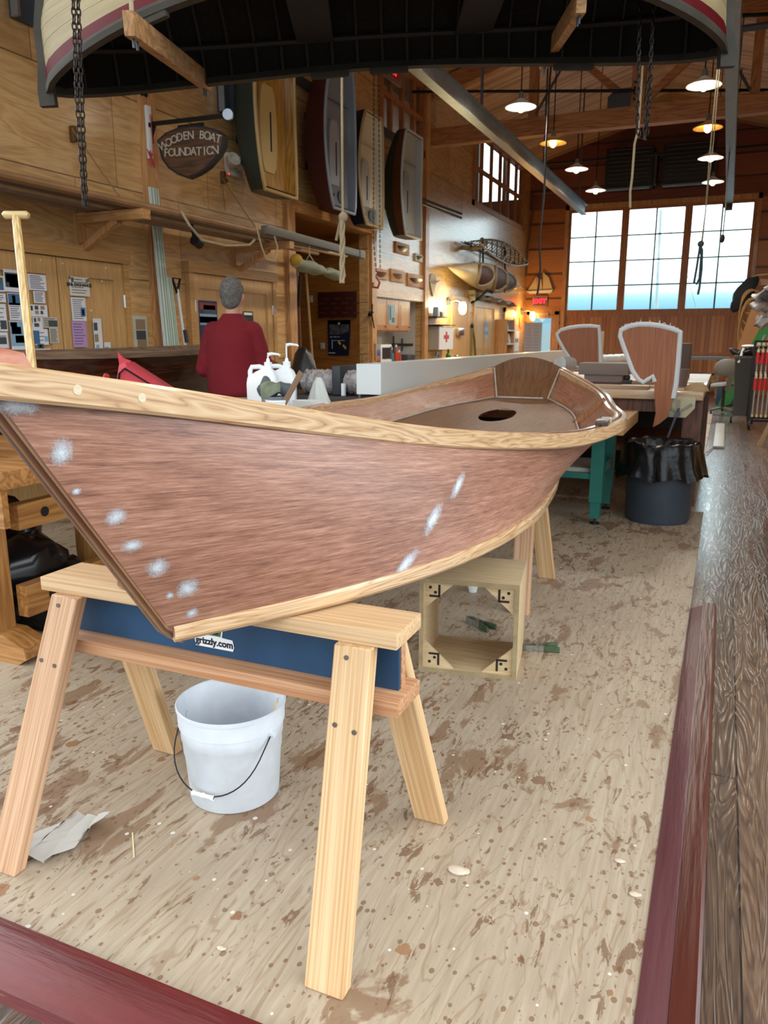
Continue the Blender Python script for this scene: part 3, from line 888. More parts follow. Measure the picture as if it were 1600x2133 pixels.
def make_ash():
    t = NT('varnished_ash_rail')
    n0 = t.noise(t.coords((1.5, 16, 1), 'UV', rnd=False), 1, 3, .5, .4)
    rg = t.math('ABSOLUTE', t.math('SUBTRACT', t.math('FRACT', t.math('MULTIPLY', n0, 15)), .5))
    n1 = t.noise(t.coords((6, 200, 1), 'UV', rnd=False), 1, 4, .65)
    f = t.math('ADD', t.math('MULTIPLY', rg, .95), t.math('MULTIPLY', n1, .4))
    c = t.ramp(f, [(.14, '#94694A'), (.28, '#BC9468'), (.6, '#CFAC84'), (.85, '#DABC98')])
    t.col(c); t.rough(.4)
    t.b.inputs['Coat Weight'].default_value = .9
    t.b.inputs['Coat Roughness'].default_value = .1
    t.bump(n1, .1, .002)
    return t.m
ASH = make_ash()
EPOXY = plain('whitened_fillet', '#A8998A', .5, bump=.3, bscale=120, var=.15)

N = 64
boat = thing('skiff', 'brown plywood skiff under construction with glossy ash gunwale, on two sawhorses', 'boat', (axis_x(3.2), 3.2, .72))
for side in (1, -1):
    g = [[hull(i / N, j / 14, side)[0] for j in range(15)] for i in range(N + 1)]
    gi = [[hull(i / N, j / 14, side, -.009)[0] for j in range(15)] for i in range(N + 1)]
    mb = MB(); mb.mi = 0; mb.sheet(g); mb.mi = 1; mb.sheet(gi)
    part('side_panel', mb, [OKOUT, OKIN], boat)
    # outer gunwale
    def railsec(t, lo, hi, dz0, dz1, side=side):
        p = sheer(t, side)
        e_ = .004
        tg = sheer(min(1, t + e_), side) - sheer(max(0, t - e_), side); tg.z = 0; tg.normalize()
        nn = V((tg.y, -tg.x, 0)) * (1 if side > 0 else -1)
        r = .006
        q = [(hi, dz0 + r), (hi, dz1 - r), (hi - r, dz1), (lo, dz1), (lo, dz0), (hi - r, dz0)]
        return [p + nn * a + V((0, 0, b)) for a, b in q]
    mb = MB(); mb.loft([railsec(-.012 + 1.022 * i / 96, .001, .026 + .004 * (i < 3), -.054 + .006 * i / 96, .002) for i in range(97)])
    part('gunwale', mb, ASH, boat)
    mb = MB(); mb.loft([railsec(.06 + .93 * i / 90, -.034, -.011, -.032, .0025) for i in range(91)])
    part('inwale', mb, ASH, boat)
    # chine strip
    def chsec(t, side=side):
        p = chine(t, side); e_ = .004
        tg = chine(min(1, t + e_), side) - chine(max(0, t - e_), side); tg.normalize()
        nn = V((tg.y, -tg.x, 0)) * (1 if side > 0 else -1); nn.normalize()
        return [p + nn * a + V((0, 0, b)) for a, b in ((-.012, .022), (.010, .024), (.017, .017), (.017, -.006), (.010, -.014), (-.012, -.014))]
    mb = MB(); mb.loft([chsec(i / 80) for i in range(0 if side > 0 else 5, 81)]); part('chine_strip', mb, ASH, boat)
# bottom
mb = MB(); mb.sheet([[chine(i / 48, 1, .0, -.004).lerp(chine(i / 48, -1, .0, -.004), j / 6) for j in range(7)] for i in range(49)], .009); part('bottom_panel', mb, OKOUT, boat)
mb = MB(); mb.box((axis_x(4.6), 4.6, .80), (.5, .9, .006), rot('X', .045)); part('hole_shade_panel', mb, plain('hole_shade_black', '#0A0808', .9, spec=.1), boat)  # black plate added below the sole opening, standing for the shade inside
# stem: laminated, dark, along the raked bow
def make_stem():
    t = NT('laminated_stem')
    tcn = t.n('TexCoord'); sp = t.n('SeparateXYZ'); t.l(tcn.outputs['UV'], sp.inputs[0])
    st = t.math('FRACT', t.math('MULTIPLY', sp.outputs['Y'], 85))
    n = t.noise(t.coords((3, 40, 1), 'UV', rnd=False), 1, 4)
    c = t.ramp(t.math('ADD', t.math('MULTIPLY', st, .6), t.math('MULTIPLY', n, .4)), [(.2, '#3A1E12'), (.5, '#5E3822'), (.7, '#8A6240')])
    t.col(c); t.rough(.35); t.b.inputs['Coat Weight'].default_value = .6
    return t.m
a, b = sheer(0, 1), chine(0, 1)
dz = (b - a).normalized(); fwd = V((0, -1, 0)) - dz * dz.dot(V((0, -1, 0))); fwd.normalize()
secs = []
for k in range(-2, 25):
    tt = k / 23
    p = V((axis_x(a.y), a.y, a.z)).lerp(V((axis_x(b.y), b.y, b.z)), tt)
    wdt = .0135
    q = [(-.03, wdt * .9), (.004, wdt), (.014, wdt * .45), (.014, -wdt * .45), (.004, -wdt), (-.03, -wdt * .9)]
    if tt > .97: p += V((0, .02 * (tt - .97) * 20, 0))
    secs.append([p + fwd * u + V((v_, 0, 0)) for u, v_ in q])
mb = MB(); mb.loft(secs); part('stem', mb, make_stem(), boat)
# bow knee / stem head rising on the far side
p = sheer(0.0, -1)
mb = MB(); mb.prism([(0, -.02), (.26, -.075), (.2, .006), (.06, .03), (-.02, .042)], p + V((-.03, -.02, .0)), (-.22, .97, 0), (0, 0, 1), (.97, .22, 0), .02); part('breasthook', mb, wood('pink_cedar', '#A8614C', '#C47C66', '#D79C86', 'Y', 9, .6, .4, .3), boat, 'pinkish cedar knee at the bow')
# transom, raked, with crowned top
st_, sb_ = sheer(1, 1), chine(1, 1)
ax = axis_x(5.55)
def tr_pt(u, v):
    """u -1..1 across, v 0 bottom 1 top"""
    lo, hi = chine(1, 1).lerp(sheer(1, 1), v), chine(1, -1).lerp(sheer(1, -1), v)
    p = hi.lerp(lo, (u + 1) / 2)
    p.z += .075 * max(0, v - .75) * 4 * (1 - u * u)
    return p
mb = MB(); mb.sheet([[tr_pt(-1 + i / 10, j / 12) for i in range(21)] for j in range(13)], .018); part('transom', mb, OKTR, boat)
# sole with its oval opening
def sole_t(y): return (y - CY[0]) / (CY[-1] - CY[0])
def sole_hw(y, z):
    best = None
    t = (y - SY[0]) / (SY[-1] - SY[0])
    for _ in range(12):
        s_, c_ = sheer(t, 1), chine(t, 1)
        v = (s_.z - z) / (s_.z - c_.z)
        yy = s_.lerp(c_, v).y
        t += (y - yy) / 4.5
    return s_.lerp(c_, v).x - axis_x(y)
def sole_z(y): return .80 + (y - 2.7) * .043 if y < 4.4 else .873 + (y - 4.4) * .055
HC, HA, HB = V((axis_x(4.62) - .0, 4.62, 0)), .105, .26
mb = MB()
outer, inner = [], []
NY = 48
for i in range(NY):
    th = 2 * PI * i / NY
    c_, s_ = math.cos(th), math.sin(th)
    # outline: rectangle-like walk of the sole edge
    ye = 3.95 + 1.47 * max(-1, min(1, s_ * 1.414)) if True else 0
    xe = max(-1, min(1, c_ * 1.414))
    hw = sole_hw(ye, sole_z(ye)) - .012
    outer.append(V((axis_x(ye) + xe * hw, ye, sole_z(ye))))
    yi = HC.y + HB * s_
    inner.append(V((axis_x(yi) + HA * c_, yi, sole_z(yi))))
rows = [inner] + [[a.lerp(b, k / 6) for a, b in zip(inner, outer)] for k in range(1, 7)]
vr = [[mb.bm.verts.new(p) for p in r] for r in rows]
for r0, r1 in zip(vr, vr[1:]):
    for k in range(NY):
        k2 = (k + 1) % NY
        for q in ([r0[k], r0[k2], r1[k2], r1[k]],): mb.face(q, [(w_.co.y, w_.co.x) for w_ in q])
# snap in-between rows to the sole slope
for r in vr:
    for w_ in r: w_.co.z = sole_z(w_.co.y)
bmesh.ops.solidify(mb.bm, geom=mb.bm.faces[:], thickness=.009)
part('sole', mb, OKSOLE, boat)
mb = MB()
mb.box((axis_x(2.48), 2.48, .78), (1.0, .012, .08)); part('sole_bulkhead', mb, OKIN, boat)
# whitened fillets along transom and sole
for side in (1, -1):
    mb = MB(); mb.tube([tr_pt(side * .99, v) + V((-side * .006, -.012, 0)) for v in (.12, .4, .7, .98)], .007, 6); part('fillet', mb, EPOXY, boat)
    mb = MB(); mb.tube([V((axis_x(y) + side * (sole_hw(y, sole_z(y)) - .018), y, sole_z(y) + .006)) for y in [3.0 + .2 * k for k in range(13)]], .006, 6); part('fillet', mb, EPOXY, boat)
mb = MB(); mb.tube([V((axis_x(5.37) + u * .16, 5.37, sole_z(5.4) + .008)) for u in (-1, 0, 1)], .007, 6); part('fillet', mb, EPOXY, boat)
# side frames
for side, ys in ((-1, (1.9, 3.3)), (1, (3.42, 4.5))):
    for y in ys:
        t = (y - SY[0]) / (SY[-1] - SY[0])
        pts = []
        for v in (.03, .3, .6, .8):
            p, n = hull(t, v, side, -.022); pts.append(p)
        mb = MB()
        for p0, p1 in zip(pts, pts[1:]): mb.bar(p0, p1, .022, .026, n)
        part('frame', mb, ASH if side < 0 else wood('frame_brown', '#6A4022', '#855230', '#9A663E', 'Z', 14, .6, .45), boat)
# dark rowlock block on the near quarter
t0 = (3.27 - SY[0]) / (SY[-1] - SY[0])
p = sheer(t0, 1)
mb = MB(); mb.box(p + V((-.012, .02, .012)), (.05, .11, .022), rot('Z', .05), .004); part('rowlock_pad', mb, plain('walnut_block', '#3A2117', .35, coat=.3), boat, 'dark walnut block on the near gunwale')
mb = MB(); mb.box(p + V((-.012, .14, .01)), (.045, .10, .018), rot('Z', .1), .004); part('rail_filler', mb, EPOXY, boat)
# round plugs in the gunwale
for x, y in ((168, 812), (295, 828)):
    best = min(((k / 400) for k in range(100)), key=lambda q: abs(pix(sheer(q, 1, .027, -.025))[0] - x))
    c = sheer(best, 1, .0, -.025)
    tg = sheer(best + .01, 1) - sheer(best, 1); tg.z = 0; tg.normalize(); n = V((tg.y, -tg.x, 0))
    mb = MB(); mb.cyl(c + n * .02, c + n * .0272, .0085, seg=20); part('rail_plug', mb, plain('pale_plug', '#D2C3A4', .5, bump=.3, bscale=200), boat, 'pale round wood plug in the gunwale')
# white filler patches
def filler_mat():
    t = NT('white_filler')
    tcn = t.n('TexCoord'); mp = t.n('Mapping'); t.l(tcn.outputs['UV'], mp.inputs['Vector'])
    gr = t.n('VectorMath', operation='LENGTH'); t.l(mp.outputs[0], gr.inputs[0])
    n = t.noise(t.coords((55, 55, 55), 'Object', rnd=False), 1, 5, .8)
    n2 = t.noise(t.coords((420, 420, 420), 'Object', rnd=False), 1, 2, .6)
    f = t.math('ADD', t.math('ADD', gr.outputs['Value'], t.math('MULTIPLY', t.math('SUBTRACT', n, .5), .9)), t.math('MULTIPLY', t.math('SUBTRACT', n2, .5), .8))
    al = t.ramp(f, [(.1, .88), (.85, 0.0)])
    t.b.inputs['Base Color'].default_value = lin('#D2DAE2')
    t.rough(.6)
    t.l(al, t.b.inputs['Alpha'])
    return t.m
FILL = filler_mat()
def patch(x, y, rx, ry, ang=0.0):
    t, v = find(x, y)
    c, n = hull(min(1, max(0, t)), v, 1, .0012)
    tx = (hull(t + .01, v, 1)[0] - hull(t - .01 if t > .01 else t, v, 1)[0]).normalized()
    ty = n.cross(tx)
    mb = MB()
    ca, sa = math.cos(ang), math.sin(ang)
    rings = []
    for r in (0, .33, .66, 1.0):
        rings.append([(r * math.cos(2 * PI * k / 20), r * math.sin(2 * PI * k / 20)) for k in range(20)])
    def place(u, w_):
        a_, b_ = u * rx, w_ * ry
        q = c + tx * (a_ * ca - b_ * sa) + ty * (a_ * sa + b_ * ca)
        return q + n * ((max(rx, ry) ** 2) * .25)
        dt = (q - c).dot(tx) / max(.1, (hull(t + .01, v, 1)[0] - hull(t, v, 1)[0]).length) * .01
        dv = (q - c).dot(ty) / (sheer(t, 1) - chine(t, 1)).length
        sgn = 1 if ty.dot(chine(t, 1) - sheer(t, 1)) > 0 else -1
        return hull(min(1, max(.0, t + dt)), v + sgn * dv, 1, .0014)[0]
    vs = [[mb.bm.verts.new(place(*q)) for q in r] for r in rings[1:]]
    c0 = mb.bm.verts.new(c)
    for k in range(20):
        k2 = (k + 1) % 20
        mb.face([c0, vs[0][k], vs[0][k2]], [(0, 0), rings[1][k], rings[1][k2]])
        for r in (0, 1): mb.face([vs[r][k], vs[r][k2], vs[r + 1][k2], vs[r + 1][k]], [rings[r + 1][k], rings[r + 1][k2], rings[r + 2][k2], rings[r + 2][k]])
    part('filler_patch', mb, FILL, boat, 'white filler patch')
for a_ in ((129, 941, .027, .032), (157, 1023, .011, .009), (241, 1077, .026, .025), (272, 1137, .028, .019), (328, 1182, .030, .029), (352, 1240, .012, .012), (400, 1275, .018, .02), (32, 842, .055, .022),
           (952, 1012, .075, .02, .62), (900, 1080, .08, .024, .62), (846, 1172, .075, .022, .5), (392, 1225, .034, .03, .5)): patch(*a_)

# ================================================================ sawhorses
BLUE = plain('blue_painted_ply', '#1F4566', .5, var=.18, bscale=30, bump=.08)
SCREW = plain('screw', '#8A8378', .4, .9)
ENDG = None
def sawhorse(cx, cy, L, label, legmats, sticker=False):
    s = thing('sawhorse', label, 'sawhorse', (cx, cy, 0), 'pine sawhorses under the skiff')
    h = .717
    mb = MB(); mb.box((cx, cy, h - .019), (L, .152, .038), None, .004); part('top_board', mb, FIRX, s)
    mb = MB(); mb.box((cx, cy, .532), (L, .14, .038), None, .004); part('lower_board', mb, FIRPX, s)
    mb = MB(); mb.box((cx, cy + .014, .615), (L - .04, .024, .128)); part('web_board', mb, FIRPX, s)
    mb = MB(); mb.box((cx, cy - .004, .615), (L - .045, .012, .128)); part('web_panel', mb, BLUE, s, 'blue painted web panel')
    k = 0
    for sx in (-1, 1):
        for sy in (-1, 1):
            xt, xb = cx + sx * (L / 2 - .10), cx + sx * (L / 2 - .055)
            yt, yb = cy + sy * .073, cy + sy * .322
            p0, p1 = V((xb, yb, 0)), V((xt, yt, h - .038))
            d = p1 - p0
            mb = MB()
            hw, th = .046, .019
            nrm = V((0, sy * d.z, -sy * d.y)).normalized()
            q = []
            for pz in (p0, p1):
                q.append([mb.bm.verts.new(pz + V((a * hw, 0, 0)) + V((0, sy * b * th * 2 * 1.05, 0))) for a, b in ((-1, 0), (1, 0), (1, -1), (-1, -1))] if False else
                         [mb.bm.verts.new(pz + V((a * hw, sy * (b - .5) * .04, 0))) for a, b in ((-1, 0), (1, 0), (1, 1), (-1, 1))])
            for i in range(4):
                j = (i + 1) % 4
                mb.face([q[0][i], q[0][j], q[1][j], q[1][i]])
            mb.face(q[0]); mb.face(q[1])
            bmesh.ops.bevel(mb.bm, geom=mb.bm.edges[:], offset=.003, segments=1, affect='EDGES')
            lz = d.normalized(); ly = lz.cross(V((1, 0, 0))).normalized(); R_ = M((ly.cross(lz), ly, lz)).transposed()
            Ri = R_.inverted()
            for v in mb.bm.verts: v.co = Ri @ (v.co - p0)
            lg = part('leg', mb, legmats[k % len(legmats)], s, local=True); k += 1
            lg.matrix_local = M.Translation(p0 - origin(s)) @ R_.to_4x4()
            if sy < 0:
                mb = MB()
                for u, w_ in ((.965, -.012), (.76, -.026), (.75, .022)):
                    p = p0.lerp(p1, u) + V((w_, -.0205, 0)); mb.cyl(p, p + V((0, -.002, 0)), .006, seg=10)
                for v in mb.bm.verts: v.co = Ri @ (v.co - p0)
                part('screw_heads', mb, SCREW, lg, local=True)
    return s
LEGM = [FIRPZ, FIRZ, FIRZ, FIRPZ]
sh = sawhorse(-1.128, 1.53, 1.05, 'sawhorse under the bow with a blue panel and sticker', [FIRPZ, FIRZ, FIRZ, FIRZ])
# sticker on the blue panel
p = at(447, 1338, Y=1.519); p.y = 1.519
mb = MB()
mb.prism([(-.058, -.016), (.056, -.016), (.06, -.005), (.056, .014), (.024, .016), (.03, .05), (-.03, .05), (-.024, .016), (-.056, .014), (-.061, 0)], p, (1, 0, 0), (0, 0, 1), (0, -1, 0), .0012)
stk = part('sticker', mb, plain('sticker_white', '#E8EBEE', .4), sh, 'white die-cut sticker lettered in black')
part('lettering', letters('grizzly.com', .0255, p + V((0, -.002, .0)), (1, 0, 0), (0, 0, 1), .0006, bold=.0008), BLACKINK, stk)
mb = MB(); mb.prism([(-.02, .018), (.02, .018), (.026, .045), (-.026, .045)], p + V((0, -.0012, 0)), (1, 0, 0), (0, 0, 1), (0, -1, 0), .0005); part('emblem_field', mb, plain('emblem_green', '#3E6B3C', .5), stk)
mb = MB(); mb.prism([(-.013, .022), (.013, .022), (.016, .04), (.004, .045), (-.016, .04)], p + V((0, -.0017, 0)), (1, 0, 0), (0, 0, 1), (0, -1, 0), .0005); part('emblem', mb, BLACKINK, stk)
sawhorse(-1.30, 3.93, 1.05, 'bare sawhorse under the stern of the skiff, behind the plywood box', [FIRPZ, FIRZ, FIRPZ, FIRZ])
# cardboard disc under the stem
mb = MB(); mb.lathe([(0, 0), (.055, 0), (.055, .003), (0, .003)], at(290, 1213, Z=.726), 28); solo('cardboard_disc', 'round brown cardboard disc on the sawhorse top under the stem', 'disc', mb, plain('cardboard', '#96714A', .8))

# ================================================================ bucket
BS = 1.19
c = at(493, 1697, Z=0)
c = V((c.x, c.y, 0)) + V((c.x, c.y, 0)).normalized() * .112 * BS
bk = thing('bucket', 'white plastic bucket with wire handle on the stained floor', 'bucket', c)
WB = plain('bucket_plastic', '#DCE4EC', .38, var=.05, bscale=80, bump=.05)
mb = MB(); mb.lathe([(r_ * BS, z_ * BS * 1.06) for r_, z_ in [(0, .0), (.107, 0), (.112, .004), (.1205, .118), (.1225, .12), (.124, .155), (.1265, .157), (.128, .188), (.132, .19), (.133, .228), (.136, .229), (.1365, .236), (.133, .238), (.129, .233), (.112, .012), (0, .01)]], c, 48); part('body', mb, WB, bk, smooth=.9)
pts = []
for k in range(25):
    a_ = PI * k / 24
    lx = -.131 * math.cos(a_)
    s_ = math.sin(a_)
    pts.append(c + V((lx * .98, -.02 - .112 * s_ ** .6, .195 - .135 * s_ ** .8)) * BS)
hd = MB(); hd.tube(pts, .0022, 6); hb = part('handle', hd, plain('dark_wire', '#2A2A2C', .4, .7), bk, 'dark wire bail')
mid = pts[12]
mb = MB(); mb.lathe([(.0035, -.037), (.0075, -.036), (.0075, -.031), (.006, -.03), (.006, -.003), (.0078, -.002), (.0078, .002), (.006, .003), (.006, .03), (.0075, .031), (.0075, .036), (.0035, .037)], mid, 14, rot('Y', PI / 2)); part('grip', mb, WHITEPL, hb)
for sx in (-1, 1):
    mb = MB(); mb.cyl(c + V((sx * .12, -.02, .195)) * BS, c + V((sx * .137, -.02, .195)) * BS, .01, seg=12); part('bail_ear', mb, WB, bk)
mid_ = [c + V((.075, -.03, .14)), c + V((.05, -.02, .13))]
for i, (a0, a1) in enumerate(((V((.03, -.02, .02)), V((.118, .03, .262))), (V((.05, -.03, .02)), V((.126, .015, .262))))):
    mb = MB(); mb.bar(c + a0 * BS, c + a1 * BS, .011, .004, (0, 0, 1)); solo('stir_stick', ('used wooden stir stick leaning in the white bucket, left one', 'used wooden stir stick leaning in the white bucket, right one')[i], 'stick', mb, plain('stir_wood', '#D8C2A4', .7), 'stir sticks in the bucket')
# scrap of glass cloth
g = []
p0 = at(128, 1750, Z=0)
for i in range(9):
    row = []
    for j in range(9):
        u, v = i / 8 - .5, j / 8 - .5
        jag = .012 * math.sin(i * 2.1 + j * 1.3)
        row.append(p0 + V((u * (.13 - .05 * v) + .045 * v + jag, v * .2, .008 + .012 * abs(math.sin(u * 6 + v * 4)) + (.055 * max(0, u + v - .45) if True else 0))))
    g.append(row)
mb = MB(); mb.sheet(g); solo('fibreglass_scrap', 'torn scrap of white fibreglass cloth on the floor beside the left sawhorse leg', 'cloth', mb, plain('glass_cloth', '#B9B4AB', .7), smooth=1.2)
# ================================================================ plywood box with corner gussets
BIRCH = wood('birch_ply', '#B2966C', '#C6AC84', '#D6BE98', 'X', 12, .8, .5, 0, cath=.3)
BIRCHE = plain('birch_ply_edge', '#9C8A66', .6, var=.15, bscale=90)
bp = at(872, 1396, Z=0); bq = at(1075, 1418, Z=0)
ex = (bq - bp); W_ = ex.length; ex.normalize(); ey = V((-ex.y, ex.x, 0))
bx = thing('plywood_box', 'open birch plywood box with slotted corner gussets standing on the floor', 'box', bp + ex * W_ / 2)
Hh, Dd, th = .402, .36, .018
def bxp(a, b, z): return bp + ex * a + ey * b + V((0, 0, z))
Rb = M((ex, ey, V((0, 0, 1)))).transposed()
for nm, a0, a1, z0, z1 in (('bottom_panel', 0, W_, 0, th), ('top_panel', 0, W_, Hh - th, Hh), ('side_panel', 0, th, th, Hh - th), ('side_panel', W_ - th, W_, th, Hh - th)):
    mb = MB(); mb.box(bxp((a0 + a1) / 2, Dd / 2, (z0 + z1) / 2), (a1 - a0, Dd, z1 - z0), Rb, .0015); part(nm, mb, BIRCH, bx)
for nm, a0, a1, z0, z1 in ((0, 0, W_, 0, th), (0, 0, W_, Hh - th, Hh), (0, 0, th, th, Hh - th), (0, W_ - th, W_, th, Hh - th)):
    mb = MB(); mb.box(bxp((a0 + a1) / 2, -.001, (z0 + z1) / 2), (a1 - a0, .002, z1 - z0), Rb); part('edge_band', mb, BIRCHE, bx)
G = .125
for sx in (0, 1):
    for sz in (0, 1):
        o = bxp(th if sx == 0 else W_ - th, .012, th if sz == 0 else Hh - th)
        dx = ex if sx == 0 else -ex; dzv = V((0, 0, 1 if sz == 0 else -1))
        mb = MB(); mb.prism([(0, 0), (G, 0), (0, G * .92)], o, dx, dzv, ey, .012); gs = part('gusset', mb, BIRCH, bx)
        mb = MB()
        def hole(u, v, l, horiz):
            q = o + dx * u + dzv * v - ey * .0006
            if l: mb.box(q, ((l, .001, .009) if horiz else (.009, .001, l)), Rb)
            else: mb.cyl(q + ey * .0006, q - ey * .0004, .0065, seg=12)
        hole(.062, .034, .05, False); hole(.044, .058, .045, True); hole(.025, .022, 0, 0); hole(.046, .042, 0, 0)
        part('slots', mb, plain('slot_dark', '#2A2015', .9), gs)
# spring clamps on the floor
def spring_clamp(p, a_, label):
    t = thing('spring_clamp', label, 'clamp', p, None, a_)
    mt = plain('worn_clamp_steel', '#8C8A80', .5, .6, var=.3, bscale=200); gr = plain('clamp_grip_green', '#42563A', .6, var=.3, bscale=150)
    mb = MB()
    for s_ in (-1, 1):
        mb.prism([(-.085, s_ * .004), (-.06, s_ * .022), (-.02, s_ * .016), (.02, s_ * .02), (.02, s_ * .012), (-.02, s_ * .008), (-.058, s_ * .014)] if s_ > 0 else [(-.085, -.004), (-.058, -.014), (-.02, -.008), (.02, -.012), (.02, -.02), (-.02, -.016), (-.06, -.022)], (0, 0, .001), (1, 0, 0), (0, 1, 0), (0, 0, 1), .026)
    part('jaw', mb, mt, t, local=True)
    mb = MB(); mb.cyl((-.012, 0, .0), (-.012, 0, .03), .008, seg=12); part('spring', mb, mt, t, local=True)
    for s_ in (-1, 1):
        mb = MB(); mb.bar((.018, s_ * .016, .014), (.085, s_ * .03, .014), .012, .026, (0, 0, 1), .003); part('grip', mb, gr, t, local=True)
    return t
spring_clamp(at(998, 1304, Z=0), -.5, 'green handled spring clamp seen through the plywood box')
spring_clamp(at(1123, 1354, Z=0), .35, 'green handled spring clamp lying right of the plywood box')
# clear lump hanging under the box top
mb = MB(); mb.ball(bxp(.205, .1, Hh - .06), .03, 12, 8, (1.2, .8, .6)); 
solo('resin_cup', 'small clear plastic cup on the floor behind the plywood box', 'cup', MB().lathe([(0, 0), (.022, 0), (.03, .045), (.028, .045), (.02, .003), (0, .003)], at(985, 1232, Z=0), 16), plain('clear_plastic', '#DDE2E4', .2))
# loose scraps on the floor
CHIP = plain('resin_lump', '#C9B9A2', .3, coat=.5)
for i, (x, y, s_, lab) in enumerate(((460, 1977, .008, 'small pale crumb on the floor near the front red curb'), (953, 1817, .02, 'crumpled white putty blob on the floor right of the near leg'), (1322, 1865, .011, 'shiny resin blob near the purple curb, farthest down'), (1290, 1795, .010, 'shiny resin blob near the purple curb, with a drip tail'))):
    q = at(x, y, Z=0); mb = MB(); mb.ball(q + V((0, 0, s_ * .3)), s_, 10, 6, (1.3, .8, .5)); mb.ball(q + V((s_, .3 * s_, s_ * .25)), s_ * .6, 8, 6, (1, 1, .5)); solo('resin_blob', lab, 'blob', mb, CHIP)
mb = MB(); mb.bar(at(276, 1735, Z=.002), at(279, 1785, Z=.002), .004, .003); solo('wood_splinter', 'thin pale wood splinter on the floor left of the bucket', 'splinter', mb, plain('splinter', '#D9C49C', .7))
# ================================================================ things on the left wall
def wl(x, y, off=0.0):
    return at(x, y, X=LX + off)
def wrect(x0, y0, x1, y1, off=0.0):
    a, b = wl(x0, y0, off), wl(x1, y1, off)
    return a.y, b.y, b.z, a.z          # y0, y1, z0, z1
# cupboard doors in the left wall (two pairs), each pair one thing
def cupboard(label, y0, y1, z1, leaves, hinge_side):
    t = thing('double_door', label, 'door', (LX, (y0 + y1) / 2, 0))
    f = MB()
    f.span((LX + .001, y0 - .06, z1 - .105), (LX + .075, y1 + .06, z1 + .0)); f.span((LX + .001, y1 - .02, 0), (LX + .06, y1 + .045, z1 - .105)); f.span((LX + .001, y0 - .045, 0), (LX + .06, y0 + .02, z1 - .105))
    part('door_casing', f, DOORW if False else wood('door_fir', '#A4743F', '#BE9057', '#CFA56C', 'Y', 14, .6, .35, .3, cath=.25), t)
    for a, b in leaves:
        f = MB(); s_ = .115
        f.span((LX + .002, a + .004, .02), (LX + .045, a + s_, z1 - .11)); f.span((LX + .002, b - s_, .02), (LX + .045, b - .004, z1 - .11)); f.span((LX + .002, a + s_, z1 - .25), (LX + .045, b - s_, z1 - .11)); f.span((LX + .002, a + s_, .02), (LX + .045, b - s_, .22))
        lf = part('door_leaf', f, DOORW, t)
        f = MB(); f.span((LX + .002, a + s_, .22), (LX + .027, b - s_, z1 - .25)); part('door_panel', f, DOORW, lf)
        for zz in (.4, z1 - .48):
            yy = b - .008 if b == leaves[-1][1] else a + .008
            f = MB(); f.cyl((LX + .052, yy, zz), (LX + .052, yy, zz + .11), .012, seg=10); part('hinge', f, CHROME, lf)
    return t
cupboard('pair of fir cupboard doors covered with pinned notices', 4.05, 5.6, 2.085, ((4.08, 4.83), (4.835, 5.58)), 1)
cupboard('pair of fir doors behind the man, with a blue poster', 6.55, 8.1, 2.085, ((6.58, 7.32), (7.325, 8.08)), 1)
# pinned papers
PHOTO_C = {'b': plain('print_blue', '#3E6C96', .6), 'd': plain('print_dark', '#444A52', .6), 'g': plain('print_green', '#4F6450', .6), 't': plain('print_tan', '#9A8468', .6), 's': plain('print_sky', '#8FB2CC', .6), 'w': plain('print_white', '#F0F0F0', .6), 'r': plain('print_red', '#8A3A34', .6), 'k': BLACKINK}
def paper(name, label, x0, y0, x1, y1, mat=PAPERW, lines=0, pics=(), group='notices pinned on the cupboard doors', off=.049, cat='notice', title=None, frame=None, n=[0]):
    n[0] += 1
    o_ = off + .0007 * (n[0] % 12)
    ya, yb, za, zb = wrect(x0, y0, x1, y1, o_)
    t = thing(name, label, cat, (LX + o_, (ya + yb) / 2, za), group)
    f = MB(); f.span((LX + o_ - .0015, ya, za), (LX + o_, yb, zb)); part('sheet', f, mat, t)
    W, H = yb - ya, zb - za
    X = LX + o_
    if frame:
        f = MB()
        for q in ((ya - .015, ya, za - .015, zb + .015), (yb, yb + .015, za - .015, zb + .015), (ya, yb, za - .015, za), (ya, yb, zb, zb + .015)): f.span((X - .012, q[0], q[2]), (X + .004, q[1], q[3]))
        part('frame', f, frame, t)
    if lines:
        f = MB()
        for k in range(lines):
            z = zb - H * (k + 1) / (lines + 1.2)
            if any(p[1] <= (zb - z) / H <= p[3] and p[2] - p[0] > .6 for p in pics): continue
            f.span((X, ya + W * .1, z - .0028), (X + .0004, ya + W * (.9 - .25 * random.random()), z + .0028))
        part('print', f, INK, t)
    for u0, v0, u1, v1, k in pics:
        f = MB(); f.span((X, ya + W * u0, zb - H * v1), (X + .0006, ya + W * u1, zb - H * v0)); part('picture', f, PHOTO_C[k], t)
    if title:
        txt, u, v, sz = title
        part('lettering', letters(txt, sz, (X + .0008, ya + W * u, zb - H * v), (0, 1, 0), (0, 0, 1), .0006, bold=.002), BLACKINK, t)
    return t
PURP = plain('lilac_paper', '#BE97CF', .7)
NEWS = plain('newsprint', '#C7BFAE', .8)
paper('notice', 'notice with a blue photo cut off at the left edge of the photo', -18, 573, 11, 608, pics=((.1, .1, .9, .5, 'g'), (.1, .5, .9, .9, 'b')))
paper('notice', 'short notice with a thick line, left edge below the blue photo', -20, 610, 13, 630, lines=3)
paper('notice', 'notice with two dark little pictures at the left edge', -20, 632, 17, 690, lines=5, pics=((.1, .6, .45, .95, 'd'), (.52, .6, .95, .93, 'd')))
paper('notice', 'notice with a dark car-like picture, low at the left edge', -20, 692, 19, 725, lines=3, pics=((.3, .3, .9, .75, 'd'),))
paper('notice', 'white sheet at the bottom left corner of the notice board', -20, 727, 15, 742, lines=2)
